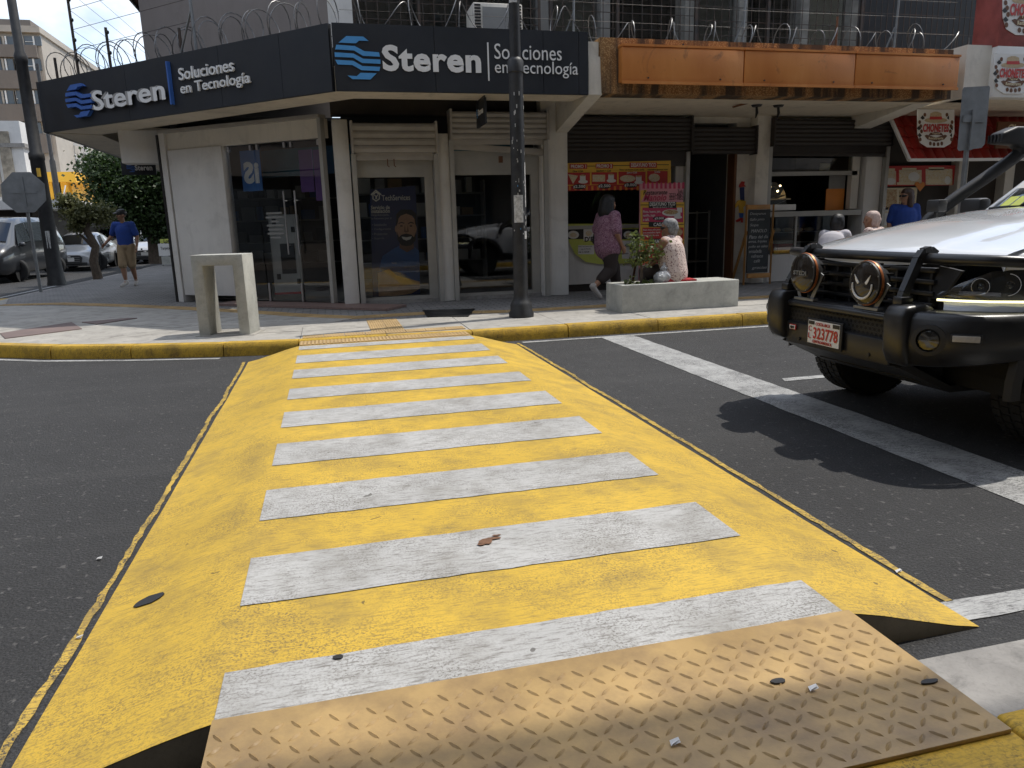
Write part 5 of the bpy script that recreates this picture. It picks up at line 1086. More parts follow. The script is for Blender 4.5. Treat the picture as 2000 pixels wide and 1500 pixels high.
w2, h2 = .235, .43; mb = MB(); mb.prism([(-w2+.03, -h2), (w2-.05, -h2+.02), (w2, -h2+.07), (w2, h2-.02), (w2-.02, h2), (-w2+.02, h2), (-w2, h2-.03), (-w2, -h2+.03)], (c.x, YS_-.012, c.z), (math.cos(.0), 0, .06), (-.02, 0, 1), (0, -1, 0), .004); mb.build('plate', m_galv, th)
MB().box(c.x-.19, c.x+.17, YS_-.035, YS_-.017, c.z-.05, c.z+.04).build('crossbar', m_galv, th); MB().box(c.x-.05, c.x+.0, YS_-.045, YS_-.018, c.z-.43, c.z+.12).build('bracket', m_galv, th)
# ------------------------------------------------------------------ side street: poles, trees, buildings
b = G(112, 557, ZS); th = thing('street_pole', 'tall black street pole with stickers behind the octagonal sign', 'lamp post', tuple(b))
mb = MB(); mb.lathe([(.22, 0), (.20, .12), (.17, .5), (.155, 3.0), (.17, 3.02), (.17, 3.15), (.135, 3.2), (.125, 5.2), (.14, 5.22), (.14, 5.35), (.10, 5.45), (.085, 11)], b, UP, 16); mb.build('shaft', m_post, th, smooth=True)
for z, h, a0, w in ((2.25, .38, -.3, .8), (1.05, .42, -.2, .6), (2.75, .2, 0, .5)): MB().grid([[(b.x+.165*math.sin(a), b.y-.165*math.cos(a), zz) for a in [a0+w*i/5 for i in range(6)]] for zz in (z, z+h)]).build('sticker', m_stk if z != 2.75 else m_yelp, th)
b = G(133, 512, ZS); th = thing('street_pole', 'thin dark street pole before the yellow building', 'lamp post', tuple(b)); mb = MB(); mb.lathe([(.15, 0), (.13, .3), (.12, 4.5), (.08, 4.6), (.07, 8.6)], b, UP, 10); mb.build('shaft', m_post, th, smooth=True)
# small pruned tree at the side kerb
b = G(186, 545, ZS); b.x = -6.3; t2 = thing('street_tree', 'small crooked pruned tree with feathery leaves at the side kerb', 'tree', tuple(b))
trunk(t2, [([b, b+Vector((-.05, 0, .5)), b+Vector((.06, 0, .9)), b+Vector((-.12, 0, 1.35)), b+Vector((-.05, 0, 1.6))], .13, .08), ([b+Vector((-.02, 0, .9)), b+Vector((-.3, 0, 1.25))], .06, .02), ([b+Vector((-.08, 0, 1.5)), b+Vector((.3, 0, 1.8))], .05, .02), ([b+Vector((-.08, 0, 1.5)), b+Vector((-.5, 0, 2.1))], .05, .02)])
crown([(b+Vector((-.15, 0, 1.80)), (.42, .4, .26)), (b+Vector((.28, 0, 1.72)), (.32, .3, .28)), (b+Vector((-.52, 0, 2.1)), (.28, .3, .2)), (b+Vector((-.3, 0, 1.5)), (.25, .25, .2))], 4200, .085, rnd, t2, 'crown', m_leaf3, .4)
b = G(304, 515, ZS); t1 = thing('street_tree', 'large dark leafy tree shading the side pavement', 'tree', tuple(b))
trunk(t1, [([b, b+Vector((.05, 0, 1.2)), b+Vector((-.05, 0, 2.6)), b+Vector((.2, 0, 4.0))], .26, .14), ([b+Vector((0, 0, 2.3)), b+Vector((-1.4, 0, 3.9))], .12, .04), ([b+Vector((0, 0, 2.3)), b+Vector((1.3, .5, 4.0))], .12, .04)])
def blob(px, py, rx, rz): p = W(px, py, b.y); return (p, (rx, rx, rz))
crown([blob(215, 335, 1.0, .7), blob(250, 365, 1.3, 1.0), blob(300, 355, 1.5, 1.2), blob(340, 340, 1.3, 1.1), blob(235, 395, 1.1, .8), blob(285, 410, 1.3, .9), blob(335, 410, 1.3, 1.1), blob(300, 442, .9, .6), blob(345, 450, .9, .7), blob(270, 325, 1.2, .7), blob(195, 325, .7, .5)], 42000, .125, rnd, t1, 'crown', m_leaf1, .36)
b3 = b+Vector((1.2, 9, 0)); t3 = thing('street_tree', 'second dark tree farther along the side pavement', 'tree', tuple(b3)); trunk(t3, [([b3, b3+Vector((0, 0, 2)), b3+Vector((.2, 0, 4))], .2, .1)]); crown([(b3+Vector((0, 0, 3.6)), (1.9, 1.9, 1.3)), (b3+Vector((-1.2, 0, 3.2)), (1.2, 1.2, .9))], 3000, .32, rnd, t3, 'crown', m_leaf1, .35)
# buildings of the side street
m_tower = plaster('tower_render', (.40, .36, .31), .35); m_towerd = plaster('tower_band', (.17, .145, .125), .3); m_whb = plaster('white_render', (.72, .71, .69), .3); m_yb = mat('yellow_facade', (.78, .42, .03), .6, .1, .4); m_bb = mat('blue_facade', (.05, .22, .55), .6, .1); m_win = mat('dark_window', (.05, .06, .07), .12, .3, .6, spec=.8); m_stone = mat('stone_cladding', (.34, .30, .24), .9, .5, 3.5, .6, 6)
def B_(px, py, Y): p = W(px, py, Y); return p
YT = 62
tw = thing('tower_block', 'tall grey-beige office block with dark bands and a blank side wall', 'building', (-24, 70, 0)); cx_ = W(90, 150, YT).x; zt_ = W(60, 36, YT).z; z95 = W(60, 48, YT).z
MB().box(cx_-26, cx_, YT, YT+30, 0, W(60, 64, YT).z).build('wall', m_tower, tw)
MB().box(cx_-26, cx_-.6, YT+.4, YT+29, W(60, 64, YT).z, zt_).build('parapet', m_towerd, tw); MB().box(cx_-26, cx_+.15, YT-.4, YT+30, W(60, 64, YT).z-.05, W(60, 53, YT).z).build('cornice', m_tower, tw)
for y0, y1 in ((114, 90), (175, 140), (238, 205), (300, 262)): MB().box(cx_-26, cx_-.25, YT-.35, YT-.01, W(60, y0, YT).z, W(60, y1, YT).z).build('band', m_towerd, tw)
for y0, y1 in ((89, 72), (138, 116), (203, 178), (261, 240), (322, 302)):
    for l, r in ((-60, -25), (-20, 2), (8, 26), (32, 44), (46, 80)):
        a, c = W(l, y0, YT), W(r, y1, YT); w = MB().box(a.x, c.x, YT-.12, YT-.04, a.z, c.z).build('window', m_win, tw)
        MB().box(a.x, a.x+.12, YT-.2, YT-.125, a.z, c.z).build('jamb', m_tower, w); MB().box(c.x-.5, c.x-.4, YT-.2, YT-.125, a.z, c.z).build('mullion', m_whb, w); MB().box(a.x+.2, c.x-.5, YT-.2, YT-.125, a.z+(c.z-a.z)*.35, a.z+(c.z-a.z)*.4).build('transom', m_whb, w)
for k in range(3): MB().box(cx_+.002, cx_+.05, YT+7*k+6, YT+7*k+6.3, 0, W(60, 64, YT).z-1).build('side_rib', m_tower, tw)
YL = 34
wb = thing('white_building', 'white two-storey building with stone cladding strips on the left side street', 'building', (-15, 36, 0)); cx2 = W(47, 300, YL).x
zt2 = W(45, 236, YL).z; MB().box(cx2-12, cx2, YL, YL+1.4, W(40, 400, YL).z, zt2).build('wall', m_whb, wb); MB().box(cx2-12, cx2+.1, YL-.1, YL+1.5, W(40, 288, YL).z, W(40, 280, YL).z).build('string_course', m_gutter, wb)
for l, r in ((-60, -30), (-10, -2), (5, 27)): MB().box(W(l, 320, YL).x, W(r, 320, YL).x, YL-.08, YL-.002, W(40, 384, YL).z, zt2-.4).build('stone_strip', m_stone, wb)
MB().box(cx2-12, cx2+1.7, YL-1.4, YL+30, W(40, 411, YL).z, W(40, 394, YL).z).build('canopy', m_whb, wb); MB().box(cx2-12, cx2+.1, YL-.5, YL+30, 0, W(40, 411, YL).z).build('shop_front', m_dark, wb)
for k in range(3): MB().box(cx2-6+k*2.1, cx2-4.2+k*2.1, YL-.56, YL-.505, .3, 2.5).build('roller_door', m_shutd, wb)
for k in range(6): MB().box(cx2+.105, cx2+.15, YL+1+4.5*k, YL+4.5+4.5*k, .3, 2.6).build('roller_door', m_shutd, wb)
YY = 46
yb = thing('yellow_building', 'bright yellow and blue shop building down the side street', 'building', (-14, 50, 0)); cx3 = W(138, 350, YY).x
MB().box(cx3-9, cx3, YY, YY+10, W(120, 393, YY).z, W(120, 346, YY).z).build('wall', m_yb, yb); MB().box(cx3-9.2, cx3+.5, YY-.9, YY+10.3, W(120, 357, YY).z, W(120, 338, YY).z).build('parapet', m_yb, yb); MB().box(cx3-9.2, cx3+.4, YY-.7, YY+10.2, W(120, 407, YY).z, W(120, 394, YY).z).build('blue_canopy', m_bb, yb)
for l, r in ((78, 88), (94, 104)): MB().box(W(l, 380, YY).x, W(r, 380, YY).x, YY-.05, YY-.002, W(120, 390, YY).z, W(120, 362, YY).z).build('window', m_bb, yb)
for px in (108, 118, 130): MB().box(W(px, 380, YY).x-.2, W(px, 380, YY).x+.2, YY-.4, YY-.06, W(120, 393, YY).z, W(120, 357, YY).z).build('fin', m_yb, yb)
MB().box(cx3-9, cx3-.1, YY+.1, YY+10, 0, W(120, 407, YY).z).build('shop_front', m_dark, yb)
fl_ = thing('flag', 'faded red and white flag leaning from the yellow building', 'flag', tuple(W(128, 395, YY-1))); MB().tube([W(120, 404, YY-1), W(128, 362, YY-1)], .03, 6).build('pole', m_prw, fl_)
mb = MB(); mb.grid([[W(124+i*1.6, 372+i*1.5+j*10, YY-1+.12*math.sin(i*1.4)) for i in range(6)] for j in range(3)]); mb.build('cloth', stripes_mat('flag_stripe', (.62, .12, .12), (.7, .68, .66), 3), fl_)
YH = 88
hb_ = thing('beige_house', 'beige upper house with barred windows behind a white wall', 'building', (-14, 90, 0)); a, c = W(138, 388, YH), W(262, 326, YH); m_beige = plaster('beige_render', (.40, .35, .27), .3)
MB().box(a.x, c.x, YH, YH+10, 0, c.z).build('wall', m_beige, hb_); MB().box(a.x-.6, c.x+.6, YH-.8, YH+10.5, c.z, c.z+.5).build('roof', m_towerd, hb_)
for l, r in ((142, 167), (184, 210), (222, 244)):
    p, q = W(l, 377, YH), W(r, 361, YH); w = MB().box(p.x, q.x, YH-.1, YH-.01, p.z, q.z).build('window', m_win, hb_)
    for k in range(1, 4): MB().box(p.x+(q.x-p.x)*k/4-.05, p.x+(q.x-p.x)*k/4+.05, YH-.16, YH-.105, p.z, q.z).build('glazing_bar', m_whb, w)
wl = thing('white_canopy_building', 'low white flat-roofed building below the beige house', 'building', (-12, 70, 0)); a, c = W(140, 412, 70), W(216, 386, 70); MB().box(a.x, c.x, 70, 84, a.z, c.z).build('parapet', m_whb, wl); MB().box(a.x+.3, c.x-.3, 70.3, 84, 0, a.z).build('shop_front', m_dark, wl)
for k in range(4): MB().box(a.x+.4+k*1.1, a.x+.5+k*1.1, 70.1, 70.25, 0, a.z).build('column', m_whb, wl)
ld = thing('lattice_frame', 'white steel lattice billboard frame above the rooftops', 'steel frame', tuple(W(150, 350, 66))); mm = [W(133, 280, 66), W(168, 285, 66), W(168, 350, 66), W(135, 350, 66), W(151, 316, 66)]
for i, j in ((0, 1), (1, 2), (2, 3), (3, 0), (0, 2), (1, 3)): MB().beam(mm[i], mm[j], .22, .22).build('strut', m_whb, ld)
bl_ = thing('grey_billboard', 'blank grey billboard panel on the rooftops beside the lattice frame', 'billboard', tuple(W(140, 310, 68))); p, q = W(122, 322, 68), W(166, 282, 68); MB().box(p.x, q.x, 68, 68.3, p.z, q.z).build('panel', m_tower, bl_)
for f_ in (.15, .85): x = p.x+(q.x-p.x)*f_; MB().box(x-.15, x+.15, 68.3, 68.6, 0, p.z+.5).build('post', m_towerd, bl_)
fe = thing('far_building', 'dim grey building closing the far end of the side street', 'building', (-6, 110, 0)); MB().box(-22, 6, 110, 120, 0, 8.5).build('wall', m_int2, fe)
for k in range(9): MB().box(-20+k*2.6, -18.6+k*2.6, 109.9, 109.99, 4.2, 6).build('window', m_win, fe)
rnd2 = random.Random(9)
for k, (px, Y) in enumerate(((232, 66), (262, 72), (205, 78))):
    b4 = W(px, 470, Y); b4.z = 0; t4 = thing('street_tree', ('distant dark street tree behind the parked cars', 'distant tree beside the white van', 'far street tree before the beige house')[k], 'tree', tuple(b4)); trunk(t4, [([b4, b4+Vector((0, 0, 3))], .18, .1)]); crown([(b4+Vector((0, 0, 3.8)), (1.8, 1.8, 1.3))], 900, .4, rnd2, t4, 'crown', m_leaf1, .4)
# upright board sign by the tree
p = G(330, 519, ZS); ab = thing('pavement_sign', 'white and green folding price board on the side pavement by the tree', 'sign board', tuple(p)); YA = p.y
def ar(l, t, r, b_, y0, m, nm): a, c = W(l, b_, YA), W(r, t, YA); MB().box(a.x, c.x, YA+y0, YA+y0+.03, a.z, c.z).build(nm, m, ab)
ar(311, 475, 351, 500, 0, m_prw, 'panel'); ar(313, 466, 347, 475, 0, m_lime, 'header'); ar(336, 480, 349, 498, -.034, m_red, 'photo_panel'); ar(317, 500, 352, 517, 0, m_bench, 'lower_panel')
for px in (318, 350): a = W(px, 517, YA); MB().beam((a.x, YA+.05, .6), (a.x, YA+.1, ZS), .05, .05).build('leg', m_galv, ab)
mb = MB(); tbox(mb, 'Lotería', YA-.004, 320, 467, 344, 474, .02); tbox(mb, 'Tarjeta', YA-.004, 314, 482, 332, 489, .0); mb.build('lettering', m_prk, ab)
# ------------------------------------------------------------------ buildings added out of view: they shade the plate and fill the glass reflections
nb = thing('added_near_building', 'dark building added out of view on the near pavement with a slatted sunshade', 'building', (0, -6, 0))
MB().box(-24, 40, -14, -2.2, 0, 7.2).build('wall', m_towerd, nb); MB().box(-4, 22, -6, -2.2, 7.2, 10.2).build('upper_wall', m_towerd, nb)
for k in range(80):        # unseen slats added with gaps, so the plate below lies in half shade
    y0 = 2.58-.06*k
    if y0 < -2.1: break
    MB().beam((-4, y0+.65, 10), (22, y0-.9, 10), .046, .03).build('added_shade_slat', m_wood2, nb)
for x in (-5, 0, 5, 10, 15, 20): MB().beam((x, -2.2, 9.92), (x, 2.1-x*.05, 9.92), .08, .1).build('added_shade_bracket', m_wood2, nb)
for k in range(14):
    x = -22+k*4.2; w = MB().box(x, x+2.6, -2.19, -2.1, .5, 2.7).build('shop_window', m_win, nb); MB().box(x-.1, x+2.7, -2.09, -1.9, 2.72, 2.9).build('window_hood', m_shutd, w); MB().box(x+.3, x+2.1, -2.19, -2.1, 4.6, 6.4).build('window', m_win, nb)
MB().box(-24, 40, -2.2, -.9, 3.1, 3.3).build('canopy', m_towerd, nb)

def block(lab, x0, x1, y0, y1, h, m, face):  # unseen blocks added so the corner glass reflects walls instead of bright sky
    t_ = thing('added_street_building', lab, 'building', ((x0+x1)/2, (y0+y1)/2, 0)); MB().box(x0, x1, y0, y1, 0, h).build('wall', m, t_)
    for k in range(int((y1-y0)/3.2)):
        y = y0+.6+k*3.2; xf = x1 if face > 0 else x0
        for z0, z1 in ((.4, 2.7), (4.2, 5.8), (7.2, 8.8)):
            if z1 < h: MB().box(min(xf, xf+face*.06)+face*.005, max(xf, xf+face*.06)+face*.005, y, y+2.1, z0, z1).build('window', m_win, t_)
    MB().box(x1-.2 if face > 0 else x0-1.2, x1+1.2 if face > 0 else x0+.2, y0, y1, 3.05, 3.3).build('canopy', m_towerd, t_)
block('grey three-storey building added out of view across the side street for shop glass reflections', -27, -14.5, -1, 27, 9.5, m_towerd, 1)
block('dark building added out of view on the near corner across the side street for reflections', -27, -12.5, -40, -3.5, 9.0, m_towerd, 1)
# ------------------------------------------------------------------ white pickup with bull bar
def carpaint(name, col, rough=.25, flake=.06):
    m, t, b, o = new_mat(name); c = Vector(col); b.inputs['Base Color'].default_value = (*c, 1); b.inputs['Roughness'].default_value = rough; b.inputs['Coat Weight'].default_value = 1.0; b.inputs['Coat Roughness'].default_value = .03; b.inputs['Metallic'].default_value = .0
    v = coords(t, obj=True); t.links.new(ramp(t, noise(t, v, 3, 6, .7), [(.3, tuple(c*(1-flake))), (.7, tuple(c))]), b.inputs['Base Color']); return m
m_pick = carpaint('pearl_white_paint', (.76, .78, .80)); m_bar = mat('textured_black_steel', (.016, .016, .017), .36, .25, 10, .05, 200, spec=.6)
m_plas = mat('black_plastic', (.020, .020, .021), .5, .2, 10); m_tyre = mat('tyre_rubber', (.017, .017, .017), .8, .25, 18, .3, 40); m_rim = mat('dark_alloy', (.05, .05, .05), .35, .2, 8, metal=.7); m_chrome = mat('chrome', (.75, .75, .75), .08, .03, 5, metal=1.0)
m_lens = glass('lamp_lens', (.85, .86, .86)); m_drl = mat('daytime_light', (.95, .88, .5), .4, .02, emit=1.3); m_copper = mat('copper_ring', (.50, .17, .06), .35, .1, metal=.5); m_cover = mat('smoked_cover', (.022, .018, .015), .12, .1)
YC_ = 3.9
pk = thing('pickup_truck', 'white pickup truck with black bull bar, spotlights and snorkel on the stop line', 'pickup truck', (5.5, YC_, 0))
def tp(x, b, z): return Vector((x, YC_+b, z))
def hz(x): return float(np.interp(x, [3.22, 3.27, 3.35, 3.5, 3.84, 4.4, 4.75], [1.08, 1.125, 1.16, 1.205, 1.275, 1.35, 1.37]))
def hood(x, b): 
    e = abs(b)/.80; s = min(1, max(0, (.50-abs(b))/.10)); s = s*s*(3-2*s); return hz(x)-.065*e**2.4+.012*s*min(1, max(0, (x-3.3)/.3))
mb = MB(); rows = []
for i in range(29):
    s = i/28; row = []
    for j in range(33):
        b = -.80+1.6*j/32; x0 = 3.225+.16*(abs(b)/.8)**2.6; x = x0+(4.68-.0*abs(b)-x0)*s**1.15; row.append(tp(x, b, hood(x, b)-(.035*(1-min(1, s/.05)) if s < .05 else 0)))
    rows.append(row)
mb.grid(rows); mb.build('bonnet', m_pick, pk, smooth='all')
# plan curve of the front corner and flank
PC = [(3.20, .30), (3.21, .46), (3.25, .62), (3.32, .745), (3.42, .83), (3.55, .885), (3.72, .915), (3.95, .925), (4.3, .925), (4.72, .922), (5.2, .922), (6.0, .922), (6.6, .922), (7.1, .922), (7.6, .915), (8.25, .90)]
def arch(x, z):
    for cx in (3.97, 7.07):
        d = abs(x-cx)
        if d < .52: z = max(z, .42+math.sqrt(.52**2-d*d)*.98)
    return z
def pcb(x): return float(np.interp(x, [p[0] for p in PC], [p[1] for p in PC]))
for sd in (-1, 1):
    # flank: wing, doors, bed
    segs = [('wing', 3.42, 4.74), ('front_door', 4.745, 5.80), ('rear_door', 5.805, 6.55), ('bed_side', 6.555, 8.25)]
    for nm, xa, xb in segs:
        mb = MB(); rows = []; n = 34
        for i in range(n+1):
            x = xa+(xb-xa)*i/n; b0 = pcb(x); top_ = min(hood(min(x, 4.7), .8)-.01, 1.26) if x < 4.75 else 1.24
            if x < 3.62: low = .875+.0*x; low = 1.045
            else: low = .58
            zs = [low, low+(top_-low)*.3, low+(top_-low)*.6, top_-.07, top_-.02, top_+.004]; bi = [b0-.012, b0, b0-.004, b0-.022, b0-.055, b0-.115 if x < 4.75 else b0-.07]
            rows.append([tp(x, sd*bb, max(zz, arch(x, .58)) if low < 1 else zz) for zz, bb in zip(zs, bi)])
        mb.grid(rows); o = mb.build(nm, m_pick, pk, smooth='all')
        if 'door' in nm: MB().box(xb-.22, xb-.06, YC_+sd*.925-.015, YC_+sd*.925+.015, 1.05, 1.085).build('handle', m_plas, o)
    for cx in (3.97, 7.07):
        mb = MB(); A_ = [math.radians(a) for a in range(-5, 186, 10)]; rows = [[tp(cx+r*math.cos(a), sd*bb, .42+r*math.sin(a)) for a in A_] for r, bb in ((.515, .90), (.52, .965), (.575, .96), (.59, .925))]; mb.grid(rows); mb.build('arch_flare', m_plas, pk, smooth=True)
        mb = MB(); rows = [[tp(cx+.515*math.cos(a), sd*bb, .42+.515*math.sin(a)) for a in A_] for bb in (.45, .91)]; mb.grid(rows); mb.build('wheel_liner', m_blackrub, pk)
    # valance under the headlight
    mb = MB(); rows = []
    for x, b0 in PC[2:7]: rows.append([tp(x, sd*(b0-.005), .70), tp(x-.012, sd*(b0+.01), .78), tp(x-.004, sd*(b0+.004), .845), tp(x+.01, sd*(b0-.012), .868)])
    mb.grid(rows); mb.build('valance', m_pick, pk, smooth='all')
    # headlight
    hl = MB(); tops = [.91, .975, 1.035, 1.045, 1.04]; cv = [(3.235, .585), (3.285, .69), (3.37, .79), (3.50, .868), (3.63, .902)]
    rows = [[tp(x+.03, sd*(b0-.03), .872), tp(x+.03, sd*(b0-.03), t_)] for (x, b0), t_ in zip(cv, tops)]; hl.grid(rows); hd = hl.build('headlight', m_plas, pk)
    rows = [[tp(x-.004, sd*b0, .885), tp(x-.010, sd*(b0+.006), (t_+.885)/2), tp(x+.004, sd*(b0-.006), t_)] for (x, b0), t_ in zip(cv, tops)]; MB().grid(rows).build('lens', m_lens, hd, smooth='all')
    rows = [[tp(x-.006, sd*(b0+.004), .873), tp(x-.007, sd*(b0+.005), .886)] for x, b0 in cv]; MB().grid(rows).build('daytime_strip', m_drl, hd)
    for x, b0, z, r in ((3.36, .735, .955, .045), (3.47, .80, .965, .06)):
        d = Vector((-1, sd*.55, 0)).normalized(); c_ = tp(x, sd*b0, z); MB().lathe([(r*.3, -.05), (r*.8, -.03), (r, 0), (r*.93, .0), (r*.7, -.025), (.001, -.04)], c_, d, 18).build('reflector', m_chrome, hd, smooth=True); MB().sph(c_-d*.02, r*.5, 10, 8).build('projector', m_lens, hd, smooth=True)
    MB().beam(tp(3.30, sd*.66, .92), tp(3.43, sd*.80, .915), .01, .02).build('chrome_fin', m_chrome, hd)
    # mirror
    MB().box(5.0, 5.12, YC_+sd*1.0-.1, YC_+sd*1.0+.1, 1.25, 1.45).build('mirror', m_plas, pk, bevel=.03)
# grille
gl_ = MB().box(3.28, 3.34, YC_-.60, YC_+.60, .60, 1.07).build('grille', m_plas, pk)
for z in (.84, .905, .97, 1.035): MB().box(3.235, 3.28, YC_-.55, YC_+.55, z-.014, z+.014).build('grille_bar', m_bar, gl_, bevel=.006)
for k in range(9): MB().box(3.245, 3.285, YC_-.52+k*.13-.008, YC_-.52+k*.13+.008, .70, 1.05).build('grille_rib', m_plas, gl_)
MB().box(3.222, 3.24, YC_-.17, YC_+.17, .90, .95).build('badge_bar', m_rim, gl_, bevel=.006)
for sd in (-1, 1): MB().prism([(0, 0), (.10, 0), (.20, .16), (.05, .18)], tp(3.245, sd*.50, .88), (0, sd, 0), (.12, 0, 1), (1, 0, 0), .02).build('grille_wing', m_plas, gl_)
# bull-bar bumper
bu = MB().box(3.05, 3.42, YC_-.62, YC_+.62, .755, .80).build('bumper', m_bar, pk, bevel=.015, seg=3)
MB().box(3.03, 3.10, YC_-.475, YC_+.475, .752, .79).build('top_strip', m_bar, bu, bevel=.012, seg=3)
MB().box(3.075, 3.10, YC_-.48, YC_+.48, .645, .755).build('mesh_back', m_blackrub, bu)
hx_ = MB(); R_ = .021
for r in range(4):
    for c in range(26):
        y = YC_-.462+c*.0365+(r % 2)*.018; z = .662+r*.028; pts = [(y+R_*.9*math.cos(math.pi/6+k*math.pi/3), z+R_*.8*math.sin(math.pi/6+k*math.pi/3)) for k in range(6)]; pi_ = [(y+R_*.66*math.cos(math.pi/6+k*math.pi/3), z+R_*.58*math.sin(math.pi/6+k*math.pi/3)) for k in range(6)]
        for k in range(6): hx_.quad((3.06, *pts[k]), (3.06, *pts[(k+1) % 6]), (3.06, *pi_[(k+1) % 6]), (3.06, *pi_[k]))
tag(hx_.build('mesh_insert', m_plas, bu), kind='stuff')
MB().prism([(3.04, .50), (3.035, .645), (3.10, .66), (3.2, .66), (3.2, .50)], (0, YC_-.48, 0), (1, 0, 0), (0, 0, 1), (0, 1, 0), .96).build('lower_panel', m_bar, bu, bevel=.008)
MB().prism([(3.06, .50), (3.42, .33), (3.7, .33), (3.7, .36), (3.42, .37), (3.1, .53)], (0, YC_-.55, 0), (1, 0, 0), (0, 0, 1), (0, 1, 0), 1.10).build('skid_plate', m_plas, bu)
for b in (-.33, .33): MB().cyl((3.03, YC_+b, .54), (3.037, YC_+b, .54), .012, n=8).build('sensor', m_plas, bu)
for sd in (-1, 1):
    MB().prism([(2.985, .60), (2.975, .80), (3.0, .855), (3.12, .865), (3.2, .84), (3.2, .52), (3.02, .52)], (0, YC_+sd*.555-.08, 0), (1, 0, 0), (0, 0, 1), (0, 1, 0), .16).build('horn', m_bar, bu, bevel=.03, seg=3)
    cv = [(3.03, .62), (3.05, .70), (3.11, .81), (3.21, .90), (3.36, .955), (3.52, .975), (3.66, .975)]; zb_ = [.54, .545, .555, .57, .585, .60, .62]; rows = []
    for (x, b0), z in zip(cv, zb_):
        n_ = Vector((-1, sd*.9, 0)).normalized(); rows.append([tp(x+.06, sd*(b0-.05), z-.02), tp(x+.004, sd*b0, z), tp(x-.006, sd*(b0+.006), (z+.80)/2), tp(x, sd*b0, .79), tp(x+.012, sd*(b0-.012), .818), tp(x+.035, sd*(b0-.03), .828), tp(x+.16, sd*(b0-.10), .828)])
    MB().grid(rows).build('bumper_wing', m_bar, bu, smooth='all')
    # fog lamp and marker on the wing
    f = MB(); c_ = tp(3.062, sd*.735, .685); d = Vector((-1, sd*.62, 0)).normalized(); MB().lathe([(.085, -.03), (.085, .006), (.062, .010), (.058, -.01)], c_, d, 20).build('fog_bezel', m_plas, bu, smooth=True)
    MB().lathe([(.056, -.03), (.056, .004), (.05, .010), (.001, .014)], c_, d, 20).build('fog_lamp', m_lens, bu, smooth=True); MB().lathe([(.054, -.012), (.04, -.025), (.001, -.03)], c_, d, 16).build('fog_reflector', m_chrome, bu, smooth=True)
    p_ = tp(3.165, sd*.868, .705); tdir = Vector((.7, sd*.62, 0)).normalized(); nd = Vector((-.62, sd*.75, 0)).normalized(); MB().obox(p_+nd*.004, tdir, UP, nd, .072, .024, .008).build('marker_bezel', m_plas, bu, bevel=.006); MB().obox(p_+nd*.012, tdir, UP, nd, .062, .017, .005).build('marker_lamp', mat('marker_lens', (.45, .42, .38), .2, .1, 60), bu, bevel=.004)
    # hoop
    pts = [(3.055, .52, .855), (3.075, .518, .92), (3.165, .50, 1.095), (3.195, .497, 1.135), (3.235, .495, 1.145), (3.275, .495, 1.12)]; rows = []
    mb = MB()
    for q, r in zip(pts, pts[1:]): mb.beam(tp(q[0], sd*q[1], q[2]), tp(r[0], sd*r[1], r[2]), .045, .04, (0, 1, 0))
    for q in pts[1:-1]: mb.sph(tp(q[0], sd*q[1], q[2]), (.021, .0225, .021), 8, 6)
    mb.build('hoop', m_bar, bu, smooth=True); MB().box(3.03, 3.11, YC_+sd*.52-.035, YC_+sd*.52+.035, .85, .90).build('hoop_foot', m_bar, bu, bevel=.01)
    # side tube
    sp2 = [(3.225, .50, 1.10), (3.24, .66, 1.10), (3.30, .82, 1.098), (3.42, .92, 1.09), (3.58, .965, 1.07), (3.70, .97, 1.0), (3.74, .965, .90), (3.72, .95, .80)]; pp = []
    for i in range(len(sp2)-1):
        for k in range(4):
            t_ = k/4; P = [Vector(sp2[max(0, min(len(sp2)-1, i+o))]) for o in (-1, 0, 1, 2)]
            pp.append(.5*((2*P[1])+(-P[0]+P[2])*t_+(2*P[0]-5*P[1]+4*P[2]-P[3])*t_*t_+(-P[0]+3*P[1]-3*P[2]+P[3])*t_**3))
    MB().tube([tp(q.x, sd*q.y, q.z) for q in pp], .030, 12).build('side_tube', m_bar, bu, smooth=True)
    MB().beam(tp(3.62, sd*.9, .828), tp(3.40, sd*.70, .828), .05, .02).build('wing_step', m_bar, bu)
MB().tube([tp(3.235-.02*(1-(b/.5)**2), b, 1.10) for b in [-.5+.1*k for k in range(11)]], .030, 12).build('top_tube', m_bar, bu, smooth=True)
